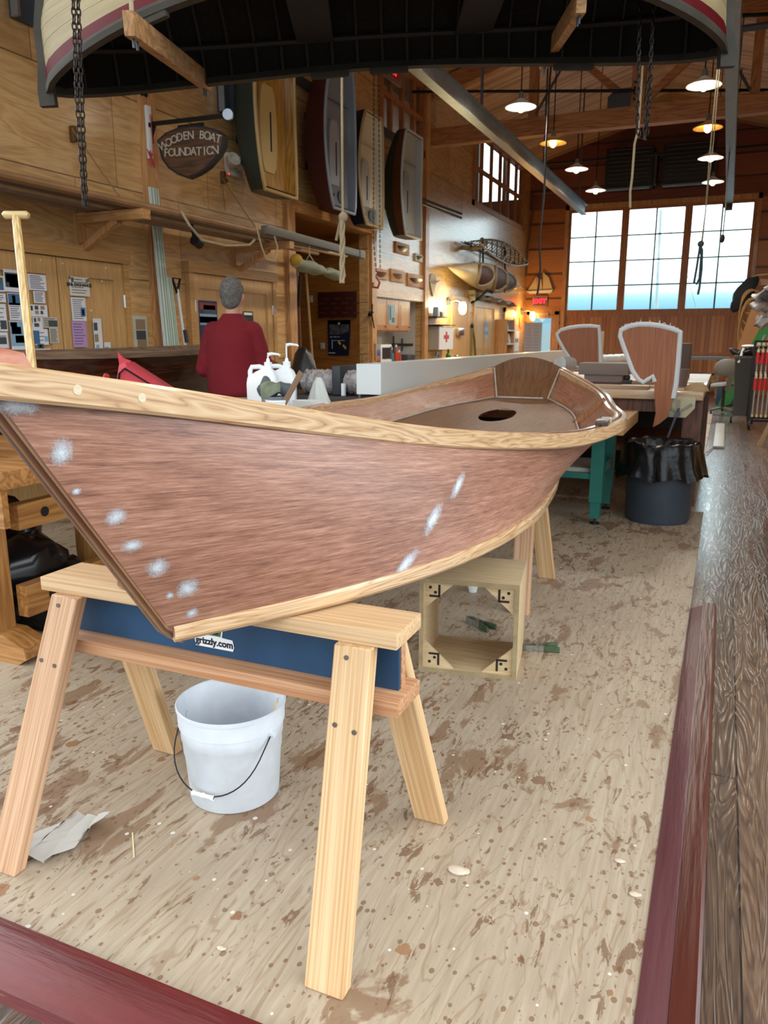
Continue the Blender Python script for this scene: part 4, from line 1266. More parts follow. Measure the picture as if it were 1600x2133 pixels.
paper('notice', 'large photo of a white boat hull pinned top left', 6, 560, 44, 609, pics=((.06, .14, .97, .8, 'd'), (.12, .2, .9, .58, 'w'), (.3, .58, .97, .8, 't')))
paper('notice', 'sheet headed by a picture of a blue sailing boat', 15, 610, 46, 667, lines=11, pics=((.03, .02, .97, .44, 'b'), (.35, .08, .62, .4, 's'), (.03, .36, .97, .44, 'd')))
paper('notice', 'large blue and white photo of a hull being built, beside the paddle', 19, 668, 56, 729, pics=((.0, .02, .9, .86, 's'), (.1, .2, .75, .45, 'w'), (.3, .5, .9, .75, 'b'), (.05, .05, .5, .2, 'd')))
paper('notice', 'narrow green landscape photo along the bottom of the left door', 15, 728, 56, 742, pics=((.0, .05, .98, .95, 'g'), (.3, .2, .7, .7, 'd')))
paper('notice', 'tall white notice of two printed columns right of the paddle', 57, 570, 98, 606, lines=8)
paper('notice', 'bold printed small notice overlapping the two-column notice', 69, 606, 95, 632, lines=6)
paper('notice', 'sheet with rows of tiny pictures right of the paddle', 60, 634, 100, 660, pics=((.05, .1, .2, .5, 'd'), (.3, .08, .5, .42, 'd'), (.62, .08, .85, .4, 't'), (.3, .5, .5, .8, 't'), (.6, .5, .75, .8, 'd')))
paper('notice', 'second sheet of tiny pictures below the first one', 62, 660, 90, 686, pics=((.02, .05, .2, .5, 'g'), (.3, .08, .5, .42, 'd'), (.6, .05, .85, .35, 't'), (.3, .5, .7, .8, 'd')))
paper('newspaper_cutting', 'yellowed newspaper cutting with one dark picture', 87, 660, 121, 683, NEWS, 5, ((.4, .3, .98, .9, 'd'),))
paper('newspaper_cutting', 'long blank-looking newspaper cutting hanging below the other', 102, 683, 124, 715, NEWS, 9)
paper('notice', 'brochure with a blue sail and a small blue picture', 66, 685, 102, 718, lines=3, pics=((.0, .1, .45, .95, 'b'), (.75, .45, .98, .8, 's')))
paper('postcard', 'little dark postcard at the bottom of the left door', 77, 716, 92, 726, pics=((.02, .02, .98, .98, 'd'), (.3, .3, .7, .7, 't')), cat='postcard')
paper('notice', 'low wide white notice along the bottom right of the left door', 69, 727, 107, 741, lines=2)
paper('notice', 'notice headed SAIL EXCHANGE pinned with blue tape', 143, 575, 188, 618, plain('cream_paper', '#DDD9D0', .7), 6, ((.0, .0, .08, .16, 'b'), (.93, .04, 1.0, .2, 'b'), (.1, .05, .22, .28, 'g'), (.82, .08, .95, .3, 't')), title=('SAIL EXCHANGE', .5, .42, .036))
paper('notice', 'long white letter with a small blue sailing picture below SAIL EXCHANGE', 147, 619, 181, 669, lines=10, pics=((.62, .42, .95, .8, 'b'), (.72, .5, .84, .75, 's')))
paper('notice', 'lilac handwritten sheet at the foot of the middle column', 149, 669, 183, 723, PURP, 8)
paper('photo_strip', 'white strip with three small boat photographs', 193, 663, 216, 737, lines=0, pics=((.05, .12, .5, .34, 'd'), (.05, .44, .52, .66, 't'), (.15, .74, .55, .95, 's')), cat='notice')
paper('notice', 'blank white sheet tucked beside the photo strip', 217, 713, 232, 737, lines=1)
paper('framed_photo_sheet', 'framed sheet of old boat photographs on the wall by the aluminium tracks', 271, 658, 310, 736, plain('pale_green_paper', '#C9CFC6', .6), 0, ((.3, .08, .9, .36, 't'), (.3, .38, .9, .62, 'd'), (.34, .62, .92, .84, 't'), (.1, .9, .9, .98, 'd')), 'pictures on the left wall', .003, 'picture')
paper('poster', 'blue and violet festival poster on the door left of the man', 413, 625, 456, 718, plain('poster_navy', '#27375E', .6), 0, ((.06, .05, .94, .2, 'r'), (.25, .1, .9, .3, 'd'), (.04, .3, .96, .55, 's'), (.04, .36, .96, .5, 'b')), 'pictures on the left wall', .05, 'poster')
paper('poster', 'dark poster on the door right of the man', 506, 648, 529, 700, plain('poster_black', '#1E2025', .6), 2, ((.1, .05, .9, .15, 'w'),), 'pictures on the left wall', .05, 'poster')
# pushpins read as light dots on the doors
PINM = plain('pin', '#E6E2D6', .3)
for i, (x, y, lab) in enumerate(((84, 542, 'on the top rail of the left cupboard door'), (130, 549, 'at the top left of the right cupboard door'), (220, 558, 'at the top right of the right cupboard door'), (212, 586, 'on the panel right of SAIL EXCHANGE'), (190, 647, 'on the bare panel between the letters'))):
    mb = MB(); mb.ball(wl(x, y, .05), .008, 8, 6); solo('push_pin', 'pale push pin ' + lab, 'pin', mb, PINM)
# aluminium guide tracks, shovel
TRACK = plain('anodised_track', '#D8E2E2', .4, .1); GREENL = plain('green_line', '#5E9A66', .5)
for lab, (x0, y0, x1, y1), w_ in (('tall aluminium saw track standing against the wall', (318, 425, 345, 740), .12), ('shorter aluminium saw track beside the tall one', (346, 577, 369, 740), .10)):
    a = wl(x0, y0, .1); yy = a.y + .02; zt = a.z + (.14 if w_ > .11 else 0)
    t = thing('saw_track', lab, 'guide rail', (LX + .1, yy, 0), 'aluminium tracks by the wall')
    f = MB(); f.bar((LX + .22, yy, 0), (LX + .1, yy, zt), w_, .018, (1, 0, 0)); part('rail', f, TRACK, t)
    for dy in (-.3, .05, .3):
        f = MB(); f.bar((LX + .232, yy + dy * w_, .01), (LX + .112, yy + dy * w_, zt), .004, .004, (1, 0, 0)); part('stripe', f, GREENL, t)
a = wl(366, 580, .08)
t = thing('shovel', 'narrow shovel with black D-grip leaning by the door casing', 'shovel', (LX + .2, a.y, 0))
f = MB(); f.cyl((LX + .25, a.y, .3), (LX + .09, a.y, a.z - .1), .014, seg=10); part('shaft', f, WHITEP, t)
f = MB(); f.tube([(LX + .09, a.y - .0, a.z - .14), (LX + .085, a.y - .06, a.z), (LX + .085, a.y + .06, a.z), (LX + .09, a.y, a.z - .14)], .014, 8); part('grip', f, BLACK, t)
f = MB(); f.cyl((LX + .17, a.y, 1.3), (LX + .155, a.y, 1.42), .02, seg=10); part('collar', f, BLACK, t)
f = MB(); f.box((LX + .26, a.y, .17), (.02, .2, .3), rot('Y', .1), .006); part('blade', f, STEEL, t)
# spirit level and clamp string on the pilaster
a, b = wl(307, 220, .075), wl(309, 330, .075)
t = thing('spirit_level', 'white spirit level hung upright on the post beside the hanging sign', 'spirit level', (LX + .08, a.y, b.z))
f = MB(); f.span((LX + .062, a.y - .03, b.z), (LX + .088, a.y + .03, a.z), .004); part('body', f, WHITEP, t)
f = MB(); f.span((LX + .089, a.y - .02, b.z + .3), (LX + .092, a.y + .02, a.z - .18)); part('vial_window', f, BLACK, t)
mb = MB(); q = wl(313, 238, .1); mb.tube([q, q + V((0, .01, -.3)), wl(315, 325, .1)], .004, 5); e_ = wl(315, 325, .1)
for k in range(4): mb.tube([e_, e_ + V((0, .05 * math.cos(k * 1.7), .03 + .02 * math.sin(k)))] + [e_ + V((.01, .04 * math.cos(k * 2 + 1), -.09))] + [e_], .004, 5)
solo('red_string', 'knotted red string hanging on the spirit level', 'string', mb, plain('red_string', '#C2483E', .8))
mb = MB()
for x, y in ((294, 176), (302, 178), (295, 194), (303, 197)): q = wl(x, y, .06); mb.cyl(q, q + V((.008, 0, 0)), .022, seg=12)
for v_ in (): pass
solo('bolt_plate', 'four dark bolt heads at the top of the wall post', 'bolts', mb, BLACKM)
# hanging sign: bracket and shield board
yS = 6.05
t = thing('hanging_sign', 'dark shield-shaped carved sign reading WOODEN BOAT FOUNDATION on an iron bracket', 'sign', at(395, 372, Y=yS))
f = MB(); f.bar(at(312, 259, Y=yS), at(476, 240, Y=yS), .035, .03); f.bar(at(322, 262, Y=yS), at(312, 300, Y=yS), .02, .02, (0, 1, 0)); f.span(at(308, 240, Y=yS) + V((0, -.03, 0)), at(316, 298, Y=yS) + V((0, .03, 0)))
br = part('bracket', f, BLACKM, t)
q = at(476, 240, Y=yS); f = MB(); f.cyl(q, q + V((.012, -.03, 0)), .045, seg=14); part('end_cap', f, STEEL, br)
a, b = at(372, 257, Y=yS), at(424, 266, Y=yS); f = MB(); f.span((a.x, yS - .015, b.z - .03), (b.x, yS + .015, a.z - .02)); part('hanger_plate', f, BLACKM, t)
SH = [(327, 292), (345, 276), (372, 265), (400, 262), (428, 263), (452, 270), (468, 283), (466, 305), (455, 325), (435, 348), (415, 362), (393, 372), (370, 364), (350, 350), (336, 330)]
P = [at(x, y, Y=yS - .03) for x, y in SH]
cx_ = sum(p.x for p in P) / len(P); cz_ = sum(p.z for p in P) / len(P)
f = MB(); f.prism([(p.x, p.z) for p in P], (0, yS - .03, 0), (1, 0, 0), (0, 0, 1), (0, 1, 0), .06); part('board_edge', f, BLACK, t)
f = MB(); f.prism([(cx_ + (p.x - cx_) * .93, cz_ + (p.z - cz_) * .93) for p in P], (0, yS - .034, 0), (1, 0, 0), (0, 0, 1), (0, 1, 0), .01); part('board_face', f, wood('sign_walnut', '#2E1B10', '#4A2D1A', '#6B4529', 'X', 14, .7, .4), t)
LET = plain('sign_letter', '#BFB5A4', .6)
def arc_text(txt, xs, ys, size, nm):
    f = MB(); n_ = len(txt)
    dg = bpy.context.evaluated_depsgraph_get()
    for k, ch in enumerate(txt):
        if ch == ' ': continue
        u = k / (n_ - 1)
        x = xs[0] + (xs[-1] - xs[0]) * u; y = herm(xs, ys, x)
        p = at(x, y, Y=yS - .037); p2 = at(x + 2, herm(xs, ys, x + 2), Y=yS - .037)
        l = letters(ch, size, p, (p2 - p), (p2 - p).cross(V((0, 1, 0))), .006, bold=.0002)
        me = l.mesh('t', LET); f.bm.from_mesh(me); bpy.data.meshes.remove(me)
    part('lettering', f, LET, t, nm + ' in pale raised letters')
arc_text('WOODEN BOAT', [340, 370, 400, 430, 455], [304, 288, 282, 283, 290], .096, 'WOODEN BOAT')
arc_text('FOUNDATION', [346, 380, 400, 420, 449], [319, 317, 316, 316, 313], .098, 'FOUNDATION')
# emergency light
ya, yb, za, zb = wrect(466, 318, 494, 372, .0)
t = thing('emergency_light', 'white twin-headed emergency light on the wall right of the sign', 'light', (LX, (ya + yb) / 2, za))
f = MB(); f.span((LX, ya, za), (LX + .06, yb, zb), .006); part('housing', f, plain('beige_plastic', '#CFCBBE', .5), t)
for k, (x, y) in enumerate(((480, 341), (500, 348))):
    q = wl(x, y, .1); f = MB(); f.lathe([(0, 0), (.05, .0), (.07, .04), (.07, .1), (.055, .102), (.03, .07), (0, .07)], q, 16, rot('Z', -.5) @ rot('Y', 1.2)); part('lamp_head', f, plain('head_grey', '#B9B4A6', .4), t)
f = MB(); f.ball(wl(477, 363, .07), .008, 8, 6); part('indicator', f, plain('red_led', '#FF3020', .4, emit=2), t)
# steel channels fixed to the wall
for x, y0, y1, lab in ((54, -40, 45, 'grey steel channel on the wall at the top left corner'), (473, 130, 237, 'grey steel channel on the wall left of the yellow hull')):
    a, b = wl(x, y0, .05), wl(x, y1, .05)
    t = thing('steel_channel', lab, 'channel', (LX + .03, b.y, b.z))
    f = MB(); f.span((LX + .061 - .06, b.y - .1, b.z), (LX + .03, b.y + .1, a.z)); part('web', f, GREYSTEEL, t)
    for s_ in (-1, 1): f = MB(); f.span((LX + .031, b.y + s_ * .1 - .012, b.z), (LX + .1, b.y + s_ * .1 + .012, a.z)); part('flange', f, STEEL, t)
# hook with two lines, pulley rope
for (x0, y0), (x1, y1), lab in (((150, 268), (280, 452), 'thin brown line slanting down from the wall to the spar shelf'), ((462, 370), (560, 512), 'thin line slanting down under the emergency light')):
    a, b = wl(x0, y0, .06), at(x1, y1, X=LX + .5)
    mb = MB(); mb.tube([a, a.lerp(b, .5) + V((0, 0, -.01)), b], .005, 6); solo('cord', lab, 'rope', mb, plain('brown_cord', '#8A6B46', .8))
for (x, y, lab) in ((148, 280, 'small brass block fixed to the wall behind the left chain'), (461, 370, 'small pulley under the emergency light')):
    q = wl(x, y, .0); mb = MB(); mb.span(q + V((0, -.02, -.06)), q + V((.05, .02, .06)), .005); mb.cyl(q + V((.05, -.015, -.03)), q + V((.05, .015, -.03)), .025, seg=12); solo('pulley_block', lab, 'pulley', mb, plain('brass_old', '#6E5632', .45, .7))
mb = MB(); a = wl(463, 385, .04); mb.tube([a, a + V((.02, .01, -.25)), wl(470, 434, .04)], .005, 6); solo('cord', 'short loose cord end below the small pulley', 'rope', mb, plain('brown_cord', '#8A6B46', .8))

# ---------------------------------------------------------------- rack of spars along the wall
for i, y in enumerate((5.14, 7.4)):
    t = thing('shelf_bracket', ('timber bracket under the spar rack above the cupboard doors', 'timber bracket under the spar rack above the man')[i], 'bracket', (LX, y, 2.08))
    z = 2.335
    f = MB(); f.span((LX + .001, y - .045, 2.02), (LX + .045, y + .045, z)); part('back_plate', f, TRIM, t)
    f = MB(); f.span((LX + .045, y - .045, z - .075), (LX + .72, y + .045, z)); part('arm', f, TRIMX, t)
    f = MB(); f.bar((LX + .03, y, 2.05), (LX + .43, y, z - .07), .07, .05, (1, 0, 1)); part('brace', f, TRIM, t)
SPM = [plain('spar_grey', '#94867A', .6, var=.2, bscale=20), plain('spar_brown', '#96704A', .45, var=.25, bscale=15), plain('spar_light', '#BCA07A', .5, var=.2, bscale=20), plain('spar_dark', '#6A5A4E', .5)]
spars = [(.12, 2.6, 8.0, .035, 0), (.2, 3.0, 8.9, .028, 1), (.29, 2.8, 8.3, .045, 0), (.40, 3.3, 9.3, .03, 2), (.5, 2.9, 8.6, .04, 3), (.62, 3.1, 7.9, .033, 1)]
lab_ = ['weathered grey pole next to the wall on the spar rack', 'thin brown spar second from the wall on the rack', 'thick grey spar in the middle of the rack', 'long pale spar reaching past the wall opening on the rack', 'dark thick spar near the outside of the rack', 'brown outermost spar on the rack']
for (dx, y0, y1, r, m), lb in zip(spars, lab_):
    mb = MB(); mb.tube([(LX + dx, y0, 2.337 + r), (LX + dx + .01, (y0 + y1) / 2, 2.337 + r), (LX + dx + .02, y1, 2.337 + r)], [r * .9, r, r * .7], 10); solo('spar', lb, 'spar', mb, SPM[m], 'spars on the wall rack')
mb = MB(); mb.span((LX + .08, 2.8, 2.43), (LX + .22, 5.6, 2.455)); solo('plank', 'flat grey plank lying on top of the spars at the left', 'plank', mb, SPM[0])
a = at(598, 515, X=LX + .55); b = at(690, 537, X=LX + .55)
t = thing('mast_section', 'grey square-ended mast section sticking out past the wall opening', 'spar', (LX + .7, (a.y + b.y) / 2, a.z - .05))
f = MB(); f.bar((LX + .7, 6.9, 2.39), (LX + .7, b.y + .4, 2.36), .085, .085, bev=.012); part('tube', f, plain('mast_grey', '#6E6C66', .5, .3), t)
f = MB(); f.bar((LX + .7, b.y + .41, 2.36), (LX + .7, b.y + .56, 2.358), .095, .095, bev=.01); part('end_cap', f, plain('mast_tip', '#7E7A72', .5), t)
# canvas bundle slung under it
ys = at(645, 562, X=LX + .6).y
t = thing('life_vest_bundle', 'rolled pale green life vest tied under the end of the spar rack', 'bundle', (LX + .7, ys, 2.05))
f = MB()
secs = []
for k in range(13):
    u = k / 12; y = ys - .5 + 1.05 * u; r = .085 * (math.sin(PI * min(1, u * 1.3 + .12)) ** .5 if u < .75 else .85)
    secs.append([(LX + .7 + r * 1.2 * math.cos(a_), y, 2.12 - .06 * u + r * .8 * math.sin(a_) + .008 * math.sin(k * 2.2)) for a_ in [2 * PI * j / 14 for j in range(14)]])
f.loft(secs); part('roll', f, plain('vest_cloth', '#8E957E', .8, bump=.6, bscale=40), t, smooth=1.2)
f = MB(); f.tube([(LX + .6, ys - .18, 2.1), (LX + .7, ys - .18, 2.235), (LX + .8, ys - .18, 2.1), (LX + .7, ys - .18, 2.04)], .008, 6, closed=True); f.tube([(LX + .7, ys - .18, 2.23), (LX + .7, ys - .18, 2.345)], .008, 6); part('lashing', f, ROPE, t)
f = MB(); f.ball((LX + .7, ys - .47, 2.15), .07, 12, 8); part('yellow_collar', f, plain('vest_yellow', '#B08A2A', .7), t)
mb = MB(); mb.tube([V((LX + .66, at(395, 470, X=LX + .74).y, 2.39)), at(395, 470, X=LX + .74), at(420, 500, X=LX + .76), at(470, 512, X=LX + .76), at(520, 510, X=LX + .76), at(530, 500, X=LX + .74)], .011, 8); solo('rope_loop', 'white rope drooping in a loop below the spar rack', 'rope', mb, ROPE)
mb = MB(); mb.tube([V((LX + .70, at(545, 515, X=LX + .76).y, 2.43)), at(545, 515, X=LX + .76), at(555, 540, X=LX + .78), at(572, 545, X=LX + .78), at(578, 515, X=LX + .76), V((LX + .70, at(578, 515, X=LX + .76).y, 2.43))], .009, 8); solo('rope_loop', 'short rope loop at the end of the spar rack', 'rope', mb, ROPE)
mb = MB(); q = at(405, 499, X=LX + .52); mb.cyl(q, q + V((0, .08, -.03)), .05, seg=12); mb.bar(q, V((LX + .5, q.y, 2.345)), .03, .01, (0, 1, 0)); solo('spar_strap', 'black strap end hanging under the spars', 'strap', mb, BLACK)

# ---------------------------------------------------------------- recess: poles, plaque, calendar
def pole(x0, y0, x1, y1, Y, r, mat, lab, cat='pole', nm='pole', z0=None):
    a, b = at(x0, y0, Y=Y), at(x1, y1, Y=Y)
    d = (b - a); 
    if z0 is not None: b = a + d * ((a.z - z0) / (a.z - b.z))
    mb = MB(); mb.tube([a, b], [r, r], 8); return solo(nm, lab, cat, mb, mat, 'poles stored in the recess')
LP, DP = plain('pole_light', '#A98A5C', .55), plain('pole_dark', '#241C18', .45)
pole(637, 570, 652, 767, 10.2, .022, LP, 'pale wooden pole leaning alone in the recess', z0=.02)
pole(611, 560, 613, 762, 9.6, .028, plain('pole_mid', '#7A5B3E', .5), 'brown pole standing at the left of the recess', z0=.02)
pole(620, 565, 619, 700, 9.7, .018, plain('pole_grey', '#8E8A82', .4), 'thin grey pole behind the black one', z0=.02)
pole(625, 575, 616, 755, 9.5, .024, DP, 'black pole in the recess beside the grey one', z0=.02)
pole(622, 640, 627, 770, 9.4, .025, plain('pole_red', '#6E452E', .5), 'reddish short pole in the recess', z0=.02)
for i, (x0, y0, x1, y1) in enumerate(((578, 672, 590, 745), (586, 680, 600, 748), (596, 690, 606, 752))):
    a, b = at(x0, y0, Y=8.75 + .12 * i), at(x1, y1, Y=8.75 + .12 * i)
    b = a + (b - a) * ((a.z - .02) / (a.z - b.z))
    mb = MB(); mb.bar(a, b, .07, .025, (0, 1, 0), .008); solo('oar', ('leftmost worn oar blade leaning at the corner of the recess', 'grey canvas-faced oar leaning between two worn ones', 'rightmost worn oar leaning at the corner of the recess')[i], 'oar', mb, [plain('oar_brown', '#6E5840', .6), plain('oar_grey', '#8A8C88', .6), plain('oar_tan', '#9A7E5C', .6)][i], 'oars at the recess corner')
c = V((-4.72, 8.36, 0))
mb = MB(); mb.ball((c.x, c.y, .62), .2, 18, 12, (1, .7, 3.1)); 
for v in mb.bm.verts: v.co += V((random.uniform(-.012, .012), random.uniform(-.012, .012), 0)); 
for v in mb.bm.verts: v.co.z = max(.0, v.co.z)
solo('black_bag', 'black bag standing below the oars', 'bag', mb, plain('black_vinyl', '#1F2226', .35), smooth=1.2)
yR = 10.862
a, b = at(664, 609, Y=yR), at(744, 662, Y=yR)
t = thing('plaque', 'dark red wooden name plaque on the recess wall', 'plaque', ((a.x + b.x) / 2, yR, b.z))
f = MB(); f.span((a.x, yR - .025, b.z), (b.x, yR, a.z), .005); part('board', f, plain('plaque_mahogany', '#3A1410', .4), t)
f = MB()
for r_ in range(5):
    for k in range(3 + r_ % 2): f.box((a.x + .13 + k * .2 - .07 * (r_ % 2), yR - .026, a.z - .1 - r_ * .07), (.1, .003, .014))
part('name_tags', f, plain('plaque_gilt', '#5E3226', .4), t)['kind'] = 'stuff'
a, b = at(683, 667, Y=yR), at(731, 741, Y=yR)
t = thing('calendar_poster', 'dark blue curling poster under the red plaque', 'poster', ((a.x + b.x) / 2, yR, b.z))
W_ = b.x - a.x; H_ = a.z - b.z
f = MB(); f.sheet([[V((a.x + W_ * u, yR - .004 - .1 * max(0, v - .3) * u * u, a.z - H_ * v)) for u in [i / 8 for i in range(9)]] for v in [j / 8 for j in range(9)]], .002); part('sheet', f, plain('poster_blue', '#222C48', .5), t)
f = MB(); f.span((a.x + W_ * .06, yR - .0075, a.z - H_ * .4), (a.x + W_ * .94, yR - .0065, a.z - H_ * .12)); part('group_photo', f, plain('photo_dark', '#45464E', .5, var=.8, bscale=60), t)
f = MB()
for k in range(5): f.box((a.x + W_ * (.16 + .17 * k), yR - .008, a.z - H_ * .47), (W_ * .12, .001, .012))
f.span((a.x + W_ * .2, yR - .02, a.z - H_ * .58), (a.x + W_ * .85, yR - .019, a.z - H_ * .565)); f.span((a.x + W_ * .2, yR - .03, a.z - H_ * .8), (a.x + W_ * .22, yR - .02, a.z - H_ * .56))
f.span((a.x + W_ * .05, yR - .03, a.z - H_ * .94), (a.x + W_ * .35, yR - .029, a.z - H_ * .91)); f.cyl((a.x + W_ * .5, yR - .008, a.z - .05), (a.x + W_ * .5, yR - .007, a.z - .05), .02, seg=10)
part('print', f, plain('poster_print', '#9AA3B8', .6), t)
f = MB(); f.bar((a.x + W_ * .5, yR - .035, a.z - H_ * .6), (a.x + W_ * .6, yR - .04, a.z - H_ * .68), .004, .03); f.bar((a.x + W_ * .72, yR - .05, a.z - H_ * .7), (a.x + W_ * .86, yR - .06, a.z - H_ * .8), .004, .03); part('yellow_marks', f, plain('poster_yellow', '#C8B13C', .6), t)
for x0, y0, x1, y1, nm, lab in ((644, 616, 652, 630, 'light_switch', 'white light switch left of the red plaque'), (668, 714, 677, 727, 'wall_socket', 'grey double socket left of the blue poster')):
    a, b = at(x0, y0, Y=yR), at(x1, y1, Y=yR); mb = MB(); mb.span((a.x, yR - .012, b.z), (b.x, yR, a.z), .003); mb.box(((a.x + b.x) / 2, yR - .014, (a.z + b.z) / 2), (.02, .012, .045)); solo(nm, lab, 'switch', mb, plain('switch_grey', '#A8A294', .5))
# brass cleat on the corner post
q = wl(757, 735, .075); q.y = 10.98
mb = MB(); mb.bar(q + V((0, 0, -.13)), q + V((0, 0, .13)), .03, .025, (1, 0, 0), .006); mb.cyl(q + V((-.03, 0, -.03)), q + V((0, 0, -.03)), .018, seg=8); mb.cyl(q + V((-.03, 0, .03)), q + V((0, 0, .03)), .018, seg=8); solo('cleat', 'pale wooden cleat on the corner post right of the poster', 'cleat', mb, LP)

# ---------------------------------------------------------------- half models on plaques, wall right of the recess
PLQ = wood('plaque_oak', '#9A6B45', '#B5845A', '#C99C72', 'Y', 10, .8, .45)
def half_model(x0, y0, x1, y1, lab, model, bg=PLQ):
    ya, yb, za, zb = wrect(x0, y0, x1, y1, .03)
    t = thing('half_model', lab, 'half model', (LX, (ya + yb) / 2, za), 'half hull models on the left wall')
    f = MB(); f.span((LX, ya, za), (LX + .03, yb, zb), .004); part('backboard', f, bg, t)
    W_, H_ = yb - ya, zb - za
    f = MB(); secs = []
    for k in range(11):
        u = k / 10; s_ = math.sin(PI * (u * .92 + .04)) ** .6; y = ya + W_ * (.12 + .76 * u); zc = zb - H_ * .42
        secs.append([(LX + .03, y, zc + .01)] + [(LX + .03 + .06 * s_ * math.sin(PI / 2 * j / 5) ** .8 * 1.2, y, zc + .01 - .075 * s_ * (1 - math.cos(PI / 2 * (5 - j) / 5 * 1.0))) for j in range(5, -1, -1)])
    f.loft(secs); part('hull', f, model, t, smooth=1.0)
    return t
DK, BR_ = plain('model_dark', '#3A2A20', .4), plain('model_brown', '#7A4A2A', .35)
half_model(825, 502, 853, 533, 'half hull model with a dark square block, highest on the wall under the boats', DK)
half_model(866, 527, 881, 547, 'small white framed half model right of the highest plaque', plain('model_green', '#6B6A48', .5), plain('plaque_white', '#CBD0D2', .5))
half_model(776, 556, 808, 584, 'half hull model behind the chain, leftmost of the lower row', BR_)
half_model(815, 559, 843, 590, 'pale half hull model, middle of the lower row', plain('model_tan', '#8A6E58', .45))
half_model(850, 568, 882, 600, 'dark brown half hull model, rightmost of the lower row', plain('model_umber', '#4A2A18', .4))
# ---------------------------------------------------------------- kitchenette
KCAB = wood('kitchen_fir', '#A06638', '#BC8450', '#CF9C68', 'Z', 10, .7, .3, .6, cath=.3)
y0, y1 = 11.08, 12.62
t = thing('wall_cabinet', 'varnished fir wall cabinets in the kitchenette with a blue photo on one door', 'cabinet', (-5.35, 11.85, 1.47))
f = MB(); f.span((-5.69, y0, 1.44), (-5.03, y1, 1.945)); part('body', f, KCAB, t)
for k in range(3):
    a = y0 + .02 + k * .505
    f = MB()
    f.span((-5.03, a, 1.46), (-5.008, a + .49, 1.935)); d_ = part('door', f, KCAB, t)
    f = MB(); f.span((-5.0079, a + .08, 1.54), (-5.0045, a + .41, 1.86)); part('door_panel', f, DOORW, d_)
    f = MB(); f.ball((-4.99, a + .44, 1.52), .018, 10, 6); part('knob', f, KCAB, d_)
    if k == 1:
        f = MB(); f.span((-5.0044, a + .06, 1.56), (-5.003, a + .32, 1.86)); pq = part('photo', f, plain('print_sky', '#8FB2CC', .6), d_, 'blue harbour photo taped to the door')
        f = MB(); f.span((-5.003, a + .10, 1.62), (-5.0022, a + .16, 1.84)); f.span((-5.003, a + .2, 1.58), (-5.0022, a + .3, 1.66)); part('print', f, plain('print_green', '#4F6450', .6), pq)
t = thing('base_cabinet', 'fir base cabinets with a counter in the kitchenette', 'cabinet', (-5.4, 12.1, 0))
f = MB(); f.span((-5.69, 11.08, 0), (-5.06, 13.18, .9)); part('body', f, KCAB, t)
f = MB(); f.span((-5.69, 11.075, .9), (-5.0, 13.185, .945)); part('worktop', f, plain('counter_cream', '#B7AE9C', .4), t)
for k in range(4):
    a = 11.1 + k * .52
    f = MB(); f.span((-5.06, a, .72), (-5.04, a + .49, .88)); q = part('drawer', f, DOORW, t); f = MB(); f.tube([(-5.04, a + .2, .80), (-5.015, a + .21, .80), (-5.015, a + .28, .80), (-5.04, a + .29, .80)], .006, 6); part('pull', f, CHROME, q)
    f = MB(); f.span((-5.06, a, .08), (-5.04, a + .49, .70)); q = part('door', f, DOORW, t)
    f = MB(); f.ball((-5.03, a + .42, .62), .014, 8, 6); part('knob', f, CHROME, q)
ctz = .945
t = thing('microwave', 'small white-framed microwave on the kitchenette counter', 'microwave', (-5.3, 11.85, ctz))
f = MB(); f.span((-5.55, 11.62, ctz + .005), (-5.12, 12.08, ctz + .29), .01); part('case', f, WHITEP, t)
f = MB(); f.span((-5.12, 11.68, ctz + .06), (-5.11, 11.98, ctz + .24)); part('window', f, plain('smoked_glass', '#3A3A40', .15), t)
f = MB(); f.span((-5.12, 12.0, ctz + .05), (-5.112, 12.06, ctz + .25)); part('control_panel', f, GREYSTEEL, t)
t = thing('paper_cups_bag', 'white and blue bag standing left of the microwave', 'bag', (-5.2, 11.25, ctz)); f = MB(); f.span((-5.28, 11.17, ctz), (-5.1, 11.33, ctz + .32), .03); part('bag', f, plain('bag_white', '#D5DBE6', .5), t)
f = MB(); f.span((-5.098, 11.19, ctz + .2), (-5.094, 11.31, ctz + .3)); part('blue_label', f, plain('label_blue', '#2456A8', .5), t)
t = thing('snack_pack', 'blue and orange snack packet beside the microwave', 'packet', (-5.15, 11.46, ctz)); f = MB(); f.span((-5.16, 11.38, ctz), (-5.1, 11.58, ctz + .21), .02); part('packet', f, plain('pack_blue', '#27408A', .4), t)
f = MB(); f.ball((-5.098, 11.48, ctz + .07), .06, 12, 8, (.1, 1, .8)); part('picture', f, plain('pack_orange', '#B5622C', .5), t)
for i, (y, c_, lab, h) in enumerate(((12.25, '#3E7FA8', 'blue bottle right of the microwave', .2), (12.45, '#C8502E', 'orange spray bottle on the kitchenette counter', .24), (12.58, '#C04A30', 'red capped jar beside the orange bottle', .15))):
    t = thing('bottle', lab, 'bottle', (-5.2, y, ctz)); f = MB(); f.lathe([(0, 0), (.04, 0), (.045, .01), (.045, h * .6), (.015, h * .75), (.015, h), (0, h)], (-5.2, y, ctz), 14); part('body', f, plain('bottle_%d' % i, c_, .35), t)
    f = MB(); f.cyl((-5.2, y, ctz + h), (-5.2, y, ctz + h + .04), .018, seg=10); part('cap', f, WHITEPL, t)
mb = MB(); mb.span((-5.45, 12.75, ctz), (-5.1, 13.1, ctz + .1), .01); mb.span((-5.42, 12.78, ctz + .1), (-5.12, 13.07, ctz + .104)); solo('cutlery_tray', 'grey tray at the right end of the kitchenette counter', 'tray', mb, GREYSTEEL)
